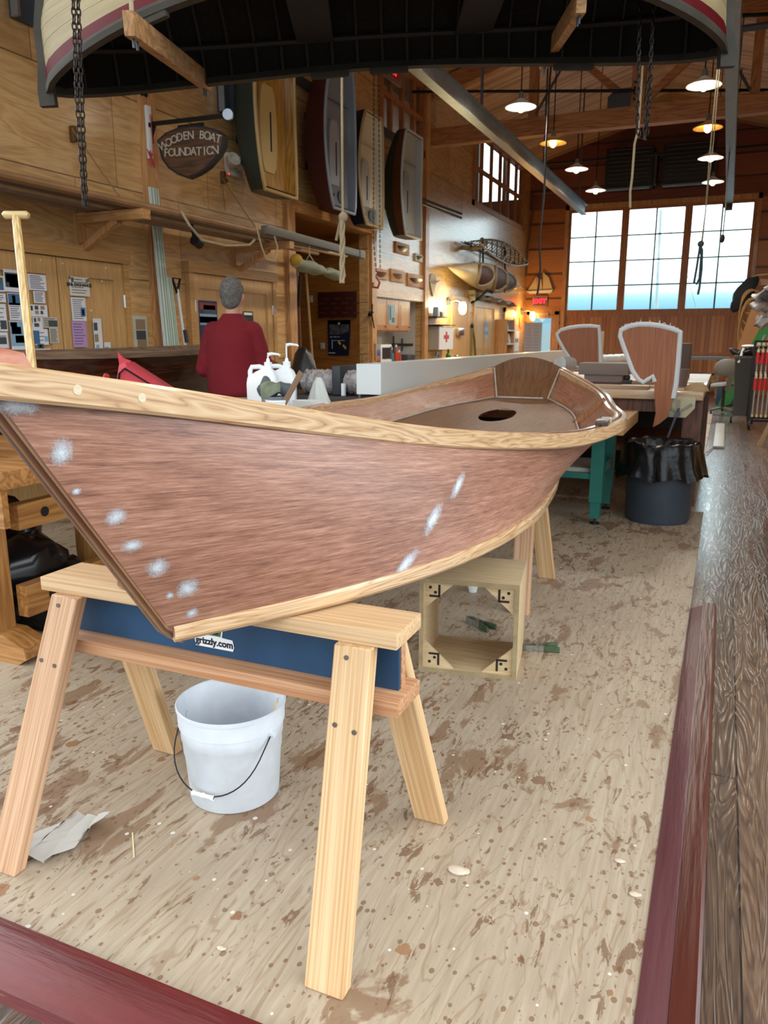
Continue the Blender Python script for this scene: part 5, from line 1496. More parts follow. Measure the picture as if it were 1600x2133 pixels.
t = thing('knife_rack', 'dark magnetic knife strip on the kitchenette side wall', 'rack', (-5.4, 13.18, 1.2)); f = MB(); f.span((-5.6, 13.175, 1.2), (-5.18, 13.2, 1.24)); part('strip', f, plain('knife_wood', '#4A3824', .5), t)
for k, (dx, l) in enumerate(((-.15, .3), (.02, .22))):
    f = MB(); f.box((-5.4 + dx, 13.168, 1.22), (.03, .006, l)); part('knife', f, GREYSTEEL, t)
q = wl(771, 655, .045)
mb = MB(); mb.box(q, (.04, .06, .05), None, .005); mb.tube([q + V((.03, .02, .15)), q + V((.03, .0, 0)), q + V((.04, .06, -.2))], .01, 6); mb.bar(q + V((.02, -.07, .03)), q + V((.02, .07, .03)), .015, .03); solo('door_clamp', 'small dark lever clamp hung on the kitchenette edge', 'clamp', mb, BLACKM)

# ---------------------------------------------------------------- wall beyond the kitchenette
PALE = plain('pale_door', '#C8B08A', .35, coat=.3)
def plain_door(n, y0, y1, z1, leaves, lab):
    t = thing('interior_door', lab, 'door', (LX, (y0 + y1) / 2, 0))
    f = MB(); f.span((LX + .001, y0 - .1, 0), (LX + .035, y0, z1)); f.span((LX + .001, y1, 0), (LX + .035, y1 + .1, z1)); f.span((LX + .001, y0 - .1, z1), (LX + .035, y1 + .1, z1 + .11)); part('casing', f, DOORW, t)
    for a, b in leaves:
        f = MB(); f.span((LX + .001, a + .008, .01), (LX + .02, b - .008, z1 - .008)); lf = part('door_leaf', f, DOORW, t)
        if len(leaves) > 1: f = MB(); f.span((LX + .02, a + .12, 1.1), (LX + .024, b - .12, z1 - .15)); f.span((LX + .02, a + .12, .15), (LX + .024, b - .12, .95)); part('door_panel', f, PALE, lf)
    f = MB(); yy = leaves[0][1] - .12 if len(leaves) > 1 else leaves[0][0] + .1; f.cyl((LX + .02, yy, .98), (LX + .07, yy, .98), .018, seg=10); f.ball((LX + .085, yy, .98), .032, 10, 8); part('knob', f, CHROME, t)
    return t
plain_door(1, 14.83, 15.78, 2.03, ((14.83, 15.78),), 'plain pale door with a silver dispenser on it')
plain_door(2, 16.3, 17.75, 1.98, ((16.3, 17.0), (17.0, 17.75)), 'double pale panelled doors with a strip of photos')
ya, yb, za, zb = wrect(950, 683, 961, 699, .03); mb = MB(); mb.span((LX + .021, ya, za), (LX + .1, yb, zb), .02); solo('dispenser', 'silver rounded dispenser on the plain pale door', 'dispenser', mb, CHROME)
for i, (yA, yB) in enumerate(((672, 681), (682, 690), (690, 697), (698, 704))):
    ya, yb, za, zb = wrect(1010, yA, 1017, yB, .03); mb = MB(); mb.span((LX + .025, ya, za), (LX + .028, yb, zb)); solo('photo_card', ('topmost blue photo card', 'second blue photo card', 'third blue photo card', 'lowest blue photo card')[i] + ' on the pale double doors', 'photo', mb, plain('card_%d' % (i % 2), ('#6E9CC0', '#9FB8CC')[i % 2], .5), 'photo cards on the double doors')
# strap loop
a = wl(976, 678, .05); a.y = max(a.y, 16.02)
mb = MB(); mb.tube([a, a + V((.02, -.08, -.4)), a + V((.02, -.1, -.75)), a + V((.03, .1, -.92)), a + V((.02, .26, -.75)), a + V((.02, .12, -.3)), a], .022, 6, flat=.4); solo('webbing_strap', 'olive webbing strap hanging in a long loop between the doors', 'strap', mb, plain('olive_web', '#6A6332', .7))
mb = MB(); mb.ball(a, .06, 12, 8, (.5, 1, 1)); solo('strap_hook', 'black round hook holding the olive strap', 'hook', mb, BLACK)
# first aid cabinet
ya, yb, za, zb = wrect(908, 680, 922, 727, .2)
t = thing('first_aid_cabinet', 'grey first aid cabinet with a red cross on its white door', 'cabinet', (LX + .1, 13.9, 1.13))
f = MB(); f.span((LX + .001, 13.5, 1.13), (LX + .2, 14.28, 1.54)); part('case', f, plain('cabinet_grey', '#A8A298', .5), t)
f = MB(); f.span((LX + .2, 13.5, 1.13), (LX + .215, 14.28, 1.54)); d_ = part('door', f, WHITEP, t)
f = MB(); f.span((LX + .215, 13.84, 1.26), (LX + .218, 13.93, 1.45)); f.span((LX + .2151, 13.74, 1.32), (LX + .2181, 14.03, 1.39)); part('red_cross', f, plain('cross_red', '#C23A3E', .5), d_)
mb = MB(); mb.span((LX + .001, 14.4, 1.25), (LX + .05, 14.62, 1.48), .01); solo('alarm_panel', 'white rounded control box right of the first aid cabinet', 'control box', mb, WHITEP)
mb = MB(); mb.span((LX + .001, 14.3, 1.3), (LX + .03, 14.37, 1.42), .004); solo('thermostat', 'small black device between cabinet and control box', 'device', mb, BLACK)
t = thing('wall_shelf', 'small dark shelf of odds and ends above the first aid cabinet', 'shelf', (LX + .1, 13.65, 1.62))
f = MB(); f.span((LX + .001, 13.4, 1.7), (LX + .2, 13.95, 1.72)); f.span((LX + .001, 13.4, 1.56), (LX + .25, 14.3, 1.575)); part('board', f, plain('shelf_black', '#262220', .5), t)
f = MB(); f.span((LX + .001, 13.42, 1.57), (LX + .02, 13.46, 1.9)); part('bracket', f, BLACKM, t)
for i, (y, c_, h, lab) in enumerate(((13.55, '#9AB6D0', .17, 'blue booklet standing on the small dark shelf'), (13.75, '#5E2A30', .09, 'dark red box on the small dark shelf'))):
    mb = MB(); mb.span((LX + .06, y, 1.72), (LX + .16, y + .12, 1.72 + h)); solo(('booklet', 'small_box')[i], lab, ('book', 'box')[i], mb, plain('shelf_item_%d' % i, c_, .5))
mb = MB(); mb.lathe([(0, 0), (.05, 0), (.05, .16), (.02, .2), (.02, .28), (0, .28)], (LX + .15, 14.2, .86), 12); solo('green_bottle', 'green bottle below the first aid cabinet', 'bottle', mb, plain('green_glass', '#2F7A34', .25))
mb = MB(); mb.span((LX + .001, 13.36, .82), (LX + .3, 14.6, .858)); solo('ledge', 'pale ledge board below the first aid cabinet', 'shelf', mb, PALE)
mb = MB(); mb.tube([(LX + .1, 13.62, .862), (LX + .1, 13.62, 1.0), (LX + .1, 13.7, 1.07), (LX + .1, 13.78, 1.0), (LX + .1, 13.78, .862)], .018, 8); solo('padlock_shackle', 'grey steel hoop standing on the pale ledge', 'hoop', mb, STEEL)
# dagger-like plaque
ya, yb, za, zb = wrect(895, 568, 909, 618, .02)
t = thing('wall_trophy', 'pale pointed wooden trophy plaque left of the stairs sign', 'plaque', (LX, (ya + yb) / 2, za))
ym = (ya + yb) / 2; W_ = (yb - ya) / 2
f = MB(); f.prism([(ym, za), (ym + W_, zb - .14), (ym + W_ * .6, zb - .02), (ym, zb), (ym - W_ * .6, zb - .02), (ym - W_, zb - .14)], (LX + .001, 0, 0), (0, 1, 0), (0, 0, 1), (1, 0, 0), .025); part('board', f, plain('trophy_tan', '#A99B80', .5), t)
f = MB(); f.prism([(ym - W_ * 1.6, za + .24), (ym + W_ * 1.9, za + .3), (ym + W_ * .3, za + .22)], (LX + .027, 0, 0), (0, 1, 0), (0, 0, 1), (1, 0, 0), .015); part('cross_bar', f, plain('trophy_brown', '#7A6446', .5), t)
# wall lamps
def wall_lamp(y, z, warm, lab):
    t = thing('wall_lamp', lab, 'wall lamp', (LX, y, z))
    f = MB(); f.cyl((LX, y, z + .08), (LX + .05, y, z + .08), .07, seg=14); f.tube([(LX + .05, y, z + .08), (LX + .2, y, z + .1), (LX + .3, y, z + .06)], .022, 8); part('bracket', f, GREYSTEEL, t)
    f = MB(); f.lathe([(0, -.19), (.05, -.17), (.075, -.1), (.07, 0), (.05, .04), (0, .05)], (LX + .32, y, z + .02), 16); part('globe', f, plain('lamp_globe_w' if warm else 'lamp_globe', '#FFC070' if warm else '#FFF0B8', .3, emit=7 if warm else 7), t)
    li = bpy.data.lights.new('lamp_light', 'POINT'); li.energy = 26; li.color = (1, .55, .15) if warm else (1, .85, .45); li.shadow_soft_size = .08
    lo = bpy.data.objects.new('lamp_light', li); COL.objects.link(lo); lo.parent = t; lo.location = (.2, -.16, .0)
wall_lamp(14.5, 1.94, False, 'lit yellowish wall lamp left of the plain pale door')
wall_lamp(20.4, 1.93, True, 'lit orange wall lamp in the far corner by the entrance')
# stairs sign
a = at(970, 606, X=LX + .25)
ysg = 15.9
a, b = at(970, 605, Y=ysg), at(990, 626, Y=ysg)
t = thing('stairs_sign', 'small tan projecting sign lettered STAIRS', 'sign', ((a.x + b.x) / 2, ysg, b.z))
f = MB(); f.span((a.x, ysg - .015, b.z), (b.x, ysg + .015, a.z)); part('board', f, plain('sign_tan', '#B8A878', .6), t)
part('lettering', letters('STAIRS', .065, ((a.x + b.x) / 2, ysg - .017, (a.z + b.z) / 2), (1, 0, 0), (0, 0, 1), .002, bold=.001), BLACKINK, t)
f = MB(); f.bar((LX + .001, ysg, (a.z + b.z) / 2), (a.x, ysg, (a.z + b.z) / 2), .03, .12); part('bracket', f, plain('sign_arm', '#6E6A52', .6), t)
# literature rack and dark doorway
t = thing('brochure_rack', 'wooden brochure rack on the wall beside the dark doorway', 'rack', (LX + .15, 18.2, .9))
f = MB(); f.span((LX + .001, 17.95, .85), (LX + .3, 18.0, 1.75)); f.span((LX + .001, 18.55, .85), (LX + .3, 18.6, 1.75)); f.span((LX + .001, 18.0, .85), (LX + .02, 18.55, 1.75)); part('case', f, KCAB, t)
for k in range(3): f = MB(); f.span((LX + .02, 18.0, .87 + k * .31), (LX + .34, 18.55, .90 + k * .31)); part('shelf', f, WHITEP, t)
for k, (y, z, c_, lab) in enumerate(((18.08, 1.52, '#C9D2DC', 'white brochures on the top shelf of the rack'), (18.3, 1.52, '#5A4A44', 'dark brochures on the top shelf of the rack'), (18.1, 1.21, '#6E7A86', 'grey brochures on the middle shelf of the rack'), (18.3, 1.21, '#CFC9BE', 'pale brochures on the middle shelf of the rack'))):
    mb = MB(); mb.box((LX + .22, y + .08, z + .11), (.05, .16, .22), rot('Y', -.15)); solo('brochure_stack', lab, 'brochures', mb, plain('brochure_%d' % k, c_, .6), 'brochures in the rack')
t = thing('dark_doorway', 'narrow dark red-brown door right of the brochure rack', 'door', (LX, 19.2, 0))
f = MB(); f.span((LX + .001, 18.75, .0), (LX + .04, 19.6, 1.95)); part('door_leaf', f, plain('dark_door', '#4A2214', .45), t)
f = MB(); f.span((LX + .001, 18.68, 0), (LX + .05, 18.75, 2.05)); f.span((LX + .001, 19.6, 0), (LX + .05, 19.67, 2.05)); f.span((LX + .001, 18.68, 1.95), (LX + .05, 19.67, 2.05)); part('casing', f, DOORW, t)
mb = MB(); mb.span((LX + .001, 19.75, 1.0), (LX + .02, 20.25, 1.5)); solo('switch_board', 'white square panel between dark doorway and far corner', 'panel', mb, WHITEP)
for i, y in enumerate((19.9, 20.08)):
    mb = MB(); mb.span((LX + .021, y, 1.22), (LX + .03, y + .06, 1.32)); solo('switch', ('left', 'right')[i] + ' black switch on the white square panel', 'switch', mb, BLACK)
mb = MB(); mb.span((LX + .001, 20.25, 1.6), (LX + .03, 20.5, 1.86)); solo('fire_notice', 'small orange notice under the far wall lamp', 'notice', mb, plain('notice_orange', '#D07A3C', .6))
# ---------------------------------------------------------------- kayaks and wave carving on the wall
def wp(x, y, off): return wl(x, y, off)
WOODK = plain('kayak_frame', '#5A5046', .5); WHK = plain('kayak_strip', '#B9B8B0', .5)
t = thing('kayak_frame', 'skin boat frame of thin grey ribs, uncovered, high on the wall', 'boat frame', wl(1030, 550, .3))
ya, yb = wl(985, 500, .3).y, wl(1090, 550, .3).y
zc = 3.13
def kh(u): return max(.02, math.sin(PI * u) ** .8)
def kp(u, v, d=0):
    """u along, v -1 bottom..1 top of the open side; d depth 0..1 from the open side to the keel"""
    return V((LX + .42 - .36 * d, ya + (yb - ya) * u, zc + .04 * (1 - 2 * u) + v * .20 * kh(u) * (1 - d ** 2.2)))
for v in (-1, 1):
    f = MB(); f.tube([kp(k / 20, v) for k in range(21)], .018, 6); part('gunwale', f, WHK if v < 0 else WOODK, t)
f = MB()
for v, d in ((-.9, .45), (-.6, .8), (0, 1), (.6, .8), (.9, .45)): f.tube([kp(k / 20, v, d) for k in range(21)], .011, 5)
part('stringers', f, WOODK, t)['kind'] = 'stuff'
f = MB()
for k in range(1, 22):
    u = k / 22; f.tube([kp(u, -1), kp(u, -.95, .5), kp(u, -.5, .9), kp(u, 0, 1), kp(u, .5, .9), kp(u, .95, .5), kp(u, 1)], .008, 5)
    if k % 2: f.tube([kp(u, -1), kp(u, 1)], .012, 5)
part('ribs', f, WOODK, t)['kind'] = 'stuff'
f = MB()
for k in range(2): f.tube([kp(.42 + .14 * k, -1) + V((.02, 0, 0)), kp(.48 + .12 * k, 0) + V((.06, 0, 0)), kp(.42 + .14 * k, 1) + V((.02, 0, 0))], .02, 6)
part('cockpit_hoop', f, WHK, t)
f = MB()
for x, y in ((1006, 495), (1052, 512)):
    q = wl(x, y, .02); f.tube([q, V((LX + .05, q.y, 2.65))], .02, 6)
part('wall_hooks', f, BLACKM, t)
q = wl(962, 516, .0)
mb = MB(); mb.tube([q, q + V((.25, .15, -.02)), q + V((.35, .5, .12))], .04, 8); mb.ball(q + V((.2, .1, -.02)), .09, 10, 6, (1, 1, .6)); solo('bone_carving', 'knotty pale carving at the left end of the frame boat', 'carving', mb, plain('bone', '#A89468', .6, bump=.6, bscale=30))
t = thing('skin_kayak', 'three-holed skin kayak in cream hide, mounted sideways on the wall', 'kayak', wl(1020, 610, .3))
ya2, yb2 = wl(942, 570, .3).y, wl(1092, 600, .3).y
SKIN = plain('cream_hide', '#C0AC8A', .4, var=.12, bscale=6, bump=.1)
secs = []
for k in range(31):
    u = k / 30; h = .285 * max(.03, math.sin(PI * min(1, u * 1.02)) ** 1.05); zz = 2.58 + .02 * math.cos(PI * u); d_ = .30 * max(.06, math.sin(PI * u) ** .7)
    secs.append([(LX + .22 + d_ * .85 * math.cos(a_), ya2 + (yb2 - ya2) * u, zz + h * math.sin(a_)) for a_ in [2 * PI * j / 18 for j in range(18)]])
f = MB(); f.loft(secs); part('skin', f, SKIN, t, smooth=1.2)
def kskin(y, z, off):
    u = (y - ya2) / (yb2 - ya2); u = min(.99, max(.01, u))
    hh = .285 * max(.03, math.sin(PI * min(1, u * 1.02)) ** 1.05); zz = 2.58 + .02 * math.cos(PI * u); d_ = .30 * max(.06, math.sin(PI * u) ** .7)
    return V((LX + .22 + d_ * .85 * math.sqrt(max(0, 1 - ((z - zz) / hh) ** 2)) + off, y, z))
for cyp, cry in ((1008, .42), (1037, .48), (1059, .5)):
    u = (wl(cyp, 585, .4).y - ya2) / (yb2 - ya2)
    h = .285 * math.sin(PI * u) ** 1.05; xx = LX + .22 + .30 * math.sin(PI * u) ** .7 * .85; yy = ya2 + (yb2 - ya2) * u
    pts = [kskin(yy + cry * math.cos(a_), 2.57 + .88 * h * math.sin(a_), .02) for a_ in [2 * PI * j / 24 for j in range(24)]]
    f = MB(); f.tube(pts, .035, 8, closed=True); cm = part('coaming', f, plain('coaming', '#8A7A64', .5), t)
    f = MB(); f.sheet([[kskin(yy + cry * r_ * math.cos(a_), 2.57 + .88 * h * r_ * math.sin(a_), .012) for a_ in [2 * PI * j / 24 for j in range(25)]] for r_ in (.02, .25, .5, .75, 1.0)])
    part('opening', f, plain('kayak_inside', '#4A2A18', .7), cm)
f = MB()
for x, y in ((987, 545), (1010, 552), (1031, 562)):
    q = wl(x, y, .02); f.tube([q, V((LX + .2, q.y + .1, 2.75))], .012, 6)
part('hanging_cords', f, BLACK, t)
t = thing('wave_carving', 'white wavy carved board below the kayak', 'carving', wl(1030, 620, .1))
secs = []
y0_, y1_ = wl(1000, 615, .12).y, wl(1072, 635, .12).y
for k in range(49):
    u = k / 48; z = 2.16 - .05 * u + .035 * math.sin(u * 2 * PI * 3.5 + 2); th = .075 * (1 - .3 * u)
    secs.append([(LX + .02, y0_ + (y1_ - y0_) * u, z), (LX + .02, y0_ + (y1_ - y0_) * u, z + th), (LX + .16, y0_ + (y1_ - y0_) * u, z + th * .8), (LX + .2, y0_ + (y1_ - y0_) * u, z + th * .3)])
f = MB(); f.loft(secs); part('wave', f, plain('carving_pale', '#B5B4A8', .5), t)
f = MB(); f.tube([V((LX + .02, y0_ - .3, 2.05)), V((LX + .2, y0_ - .3, 2.15)), V((LX + .3, y0_ - .1, 2.3)), V((LX + .3, y0_ + .3, 2.28))], .025, 8); part('hook', f, BLACKM, t)
# ---------------------------------------------------------------- back wall things
yB = BY - .001
t = thing('ship_model', 'flat cream schooner model mounted above the exit sign', 'ship model', (-4.6, yB, 2.45))
def bw(x, y): q = at(x, y, Y=BY - .05); return (q.x, q.z)
f = MB(); f.prism([bw(1097, 607), bw(1153, 604), bw(1149, 610), bw(1104, 612)], (0, yB - .1, 0), (1, 0, 0), (0, 0, 1), (0, 1, 0), .1); part('hull', f, WHITEP, t)
SAIL = plain('sail_cream', '#CDBB9A', .6)
for q in ([(1099, 606), (1118, 575), (1119, 606)], [(1119, 605), (1119, 578), (1128, 582), (1130, 605)], [(1131, 605), (1131, 567), (1143, 577), (1152, 604)]):
    f = MB(); f.prism([bw(*p) for p in q], (0, yB - .06, 0), (1, 0, 0), (0, 0, 1), (0, 1, 0), .02); part('sail', f, SAIL, t)
f = MB()
for x, y in ((1119, 572), (1131, 564)):
    a, b = bw(x, y), bw(x, 606); f.cyl((a[0], yB - .05, a[1]), (b[0], yB - .05, b[1]), .012, seg=6)
part('masts', f, plain('mast_tan', '#8A6A44', .5), t)
f = MB(); a, b = bw(1118, 612), bw(1138, 614); f.span((a[0], yB - .08, b[1]), (b[0], yB, a[1])); part('mount', f, plain('mount_red', '#7A2A22', .5), t)
def exit_sign(lab, c, ex, ey, w_, h, nrm):
    t = thing('exit_sign', lab, 'exit sign', c)
    c = V(c); ex, ey, nrm = V(ex), V(ey), V(nrm)
    f = MB(); f.prism([(-w_ / 2, -h / 2), (w_ / 2, -h / 2), (w_ / 2, h / 2), (-w_ / 2, h / 2)], c, ex, ey, nrm, .05); part('housing', f, plain('sign_housing', '#8A7A70', .5), t)
    f = MB(); f.prism([(-w_ * .4, -h * .36), (w_ * .4, -h * .36), (w_ * .4, h * .36), (-w_ * .4, h * .36)], c + nrm * .05, ex, ey, nrm, .004); part('face', f, plain('sign_face', '#5A1418', .4, emit=.4), t)
    part('lettering', letters('EXIT', h * .62, c + nrm * .057, ex, ey, .004, bold=.008), plain('exit_red', '#FF2A3C', .4, emit=2.2), t)
exit_sign('red lit EXIT sign over the entrance door in the far corner', at(1125, 628, Y=yB), (1, 0, 0), (0, 0, 1), .4, .27, (0, -1, 0))
exit_sign('red lit EXIT sign at the loft windows, half hidden under the hanging boat', at(810, 144, X=LX + .04), (0, 1, 0), (0, 0, 1), .8, .3, (1, 0, 0))
a, b = at(1093, 672, Y=20.0), at(1127, 730, Y=20.0)
t = thing('flip_chart', 'white flip chart with pale writing in front of the entrance door', 'flip chart', ((a.x + b.x) / 2, 20.0, 0))
f = MB(); f.span((a.x, 19.99, b.z - .2), (b.x, 20.01, a.z)); part('board', f, plain('chart_white', '#C9CCD6', .5), t)
f = MB()
for k in range(9):
    for u in (.15, .58): f.box((a.x + (b.x - a.x) * (u + .12), 19.988, a.z - .07 - k * .08), ((b.x - a.x) * .26, .002, .012))
part('writing', f, plain('chart_ink', '#A8A8B8', .6), t)['kind'] = 'stuff'
for s_ in (a.x + .05, b.x - .05): f = MB(); f.cyl((s_, 20.03, 0), (s_, 20.02, a.z), .014, seg=8); part('leg', f, GREYSTEEL, t)
mb = MB(); q = at(1105, 655, Y=yB); mb.box(q + V((.25, -.05, 0)), (.5, .08, .06)); solo('door_closer', 'pale door closer at the top of the entrance door', 'door closer', mb, PALE)
mb = MB(); mb.tube([V((LX + .06, BY - .35, 2.9)), V((LX + .06, BY - .3, 3.6)), V((LX + .12, BY - .06, 4.7)), at(1112, 403, Y=BY - .05), at(1180, 400, Y=BY - .05)], .03, 8); solo('conduit', 'bent grey conduit in the far left corner', 'conduit', mb, plain('conduit_brown', '#6A5648', .5))
mb = MB(); mb.bar((-2.9, BY + 3.2, 0), (-2.9, BY + 3.2, 0.01), .01, .01); mb.bm.free()
# yacht mast outside the door
t = thing('yacht_mast', 'pale yacht mast with stay outside the middle window', 'mast', (-1.93, 30, 0))
f = MB(); q0, q1 = at(1373, 640, Y=30), at(1377, 437, Y=30); f.cyl(V((q0.x, 30, -1)), q1, .07, .05, 10); part('mast', f, plain('mast_pale', '#B8C4C8', .5), t)
f = MB(); f.cyl(q1, at(1424, 545, Y=30), .012, seg=6); f.cyl(at(1424, 545, Y=30), at(1450, 640, Y=30), .012, seg=6); part('stay', f, STEEL, t)
# ================================================================ four pram dinghies hung on end along the left wall
def pram(lab, y0, y1, z0, z1, outs, ins, trimc, bot_narrow=.62, top_narrow=.75, depth=.5, style=0, band=None, face=-4.5):
    """hull hung upright on its transom, the open side towards the room"""
    t = thing('hanging_dinghy', lab, 'dinghy', (LX + .1, (y0 + y1) / 2, z0), 'dinghies hung along the left wall')
    yc, hw = (y0 + y1) / 2, (y1 - y0) / 2
    xo = face
    def beam(u):
        s_ = 1 - ((u - .5) / .5) ** 2
        e_ = bot_narrow if u < .5 else top_narrow
        return hw * (e_ + (1 - e_) * s_ ** .8)
    def rocker(u): return .16 * ((u - .45) / .55) ** 2
    def sec(u, ins_=0.0):
        b = beam(u) - ins_; d = depth - rocker(u) - ins_; z = z0 + (z1 - z0) * u
        xg = xo - .04 * math.sin(PI * u)
        return [V((xg, yc - b, z)), V((xg - d * .55, yc - b * .97, z)), V((xg - d * .9, yc - b * .78, z)), V((xg - d, yc - b * .4, z)), V((xg - d, yc + b * .4, z)), V((xg - d * .9, yc + b * .78, z)), V((xg - d * .55, yc + b * .97, z)), V((xg, yc + b, z))]
    def isec(u):
        q = sec(u, .02)
        return [V((max(p.x, xo - .13 + .05 * ((u - .45) / .55) ** 2), p.y, p.z)) for p in q]
    us = [i / 20 for i in range(21)]
    f = MB(); f.mi = 0; f.sheet([sec(u) for u in us])
    for u in (0, 1):
        q = [f.bm.verts.new(p) for p in sec(u)]; f.face(q)
    part('hull', f, outs, t)
    f = MB(); f.sheet([[p for p in isec(.02 + .96 * u)] for u in us])
    for u in (.02, .98):
        q = [f.bm.verts.new(p) for p in isec(u)]; f.face(q)
    part('interior', f, ins, t)
    f = MB()
    loop = [sec(u)[0] for u in us] + [sec(u)[7] for u in reversed(us)]
    f.tube([p + V((.004, 0, 0)) for p in loop], .02, 8, closed=True); part('gunwale', f, trimc, t)
    if band:
        f = MB(); f.sheet([[sec(u)[0] + V((-.012, -.008, 0)), sec(u)[0].lerp(sec(u)[1], .75) + V((0, -.006, 0))] for u in us], .004); part('sheer_strake', f, band, t)
    for zz in (z0 + (z1 - z0) * .3, z0 + (z1 - z0) * .62):
        f = MB(); f.span((LX, yc - .06, zz), (xo - depth + .03, yc + .06, zz + .09)); part('wall_bracket', f, BLACKM, t)
    # curved foredeck / bulkhead and long slot
    ub = .72
    q = [p for p in sec(ub, .022)]
    f = MB(); pts = [(q[0].y, 0), (q[7].y, 0)]
    secs = []
    for k in range(9):
        v = k / 8; p0 = sec(ub + .2 * v * v, .022)
        secs.append([p0[0].lerp(p0[3], .15 + .7 * v), p0[7].lerp(p0[4], .15 + .7 * v)])
    f.sheet(secs, .012); part('foredeck', f, ins, t)
    xk = isec(.4)[3].x
    f = MB(); pl = []
    for k in range(24):
        a_ = 2 * PI * k / 24
        pl.append((yc - hw * .12 + hw * .34 * math.cos(a_) * (1 if style != 0 else 1.25), z0 + (z1 - z0) * .36 + (z1 - z0) * (.24 if style != 3 else .28) * (1 if abs(math.sin(a_)) > .0 else 1) * max(-1, min(1, 1.25 * math.sin(a_)))))
    f.prism(pl, (xk + .004, 0, 0), (0, 1, 0), (0, 0, 1), (1, 0, 0), .03); part('seat', f, [plain('seat_straw', '#CDB47A', .4, coat=.4), plain('seat_grey', '#9AA2AE', .4), plain('seat_white', '#A9A8A2', .4), plain('seat_silver', '#8E9499', .4)][style], t)
    f = MB(); f.span((xk + .02, yc - hw * .06, z0 + (z1 - z0) * .24), (xk + .04, yc + hw * .0, z0 + (z1 - z0) * .46), .005); part('daggerboard_slot', f, plain('slot_black', '#17171A', .6), t)
    if style in (1, 2):
        p1 = sec(.10, .022)
        f = MB(); f.sheet([[sec(u, .021)[0].lerp(sec(u, .021)[3], .25), sec(u, .021)[7].lerp(sec(u, .021)[4], .25)] for u in (.03, .08, .13, .18)], .01); part('stern_deck', f, [0, plain('seat_grey', '#8F97A4', .4), plain('seat_white', '#D5D0C2', .4)][style], t)
        q = sec(.1, .021); c = q[0].lerp(q[3], .25).lerp(q[7].lerp(q[4], .25), .6)
        f = MB(); f.cyl(c + V((0, 0, .0)), c + V((.02, 0, 0)), .075, seg=20); part('hatch_cover', f, plain('hatch_dark', '#3A3C40', .4), t)
        f = MB(); f.cyl(c + V((0, -.2, .0)), c + V((.018, -.2, 0)), .02, seg=12); part('drain_bung', f, BLACK, t)
    if style == 0:
        f = MB(); f.tube([sec(.93, .05)[4] + V((.06, .0, 0)), sec(.85, .05)[4] + V((.1, -.02, 0)), sec(.74, .05)[5] + V((.12, 0, 0)), sec(.68, .05)[5] + V((.08, 0, 0))], .03, 8); part('tiller', f, plain('tiller_brown', '#5A3218', .4), t)
    return t
INY = wood('dinghy_ply', '#7E5318', '#A87A30', '#C2984A', 'Z', 9, .6, .3, .5)
pram('green hulled dinghy with varnished yellow wood inside, leftmost of the hung row', 7.18, 7.97, 2.84, 4.6, plain('hull_dark_green', '#2E3A34', .4), INY, plain('gunwale_straw', '#C0A268', .4), .82, .8, .34, 0)
pram('maroon dinghy with blue-grey inside, second of the hung row', 8.68, 9.50, 2.88, 4.6, plain('hull_maroon', '#4A1F1C', .4), plain('in_bluegrey', '#7C8490', .35, coat=.3), plain('gunwale_blue', '#8D949E', .4), .7, .55, .36, 1)
pram('navy dinghy with cream white inside, third of the hung row', 9.60, 10.38, 2.81, 4.2, plain('hull_navy', '#161A30', .35), plain('in_cream', '#CFC8B4', .3, coat=.3), plain('gunwale_tan', '#A98E64', .4), .66, .62, .34, 2)
pram('dark green and brown dinghy with silver grey inside, rightmost of the hung row', 11.05, 11.84, 2.83, 4.28, plain('hull_bottle', '#1E2E24', .4), plain('in_silver', '#A9ADB1', .35), plain('gunwale_silver', '#B4B6B6', .4), .8, .8, .36, 3, plain('strake_brown', '#7A4A2A', .35, coat=.4))
# cradle bars behind the dinghies
mb = MB(); mb.span((LX + .001, 7.0, 4.3), (LX + .05, 12.9, 4.4)); solo('hanging_rail', 'blue-grey rail on the wall behind the hung dinghies', 'rail', mb, GREYSTEEL)
mb = MB(); mb.span((LX + .001, 12.25, 3.2), (LX + .06, 12.4, 4.3)); mb.span((LX + .001, 12.75, 3.2), (LX + .06, 12.9, 4.3))
for k in range(9): mb.cyl((LX + .05, 12.3, 3.3 + k * .11), (LX + .05, 12.85, 3.3 + k * .11), .018, seg=8)
solo('wall_ladder', 'dark metal ladder on the wall right of the rightmost dinghy', 'ladder', mb, BLACKM)
for i, dz in enumerate((0, -.07)):
    mb = MB(); mb.cyl((LX + .05, 12.3, 3.62 + dz), (LX + .45, 13.9, 3.5 + dz), .022, seg=8); solo('wall_bar', ('upper', 'lower')[i] + ' dark bar sticking out from the wall ladder', 'bar', mb, GREYSTEEL)

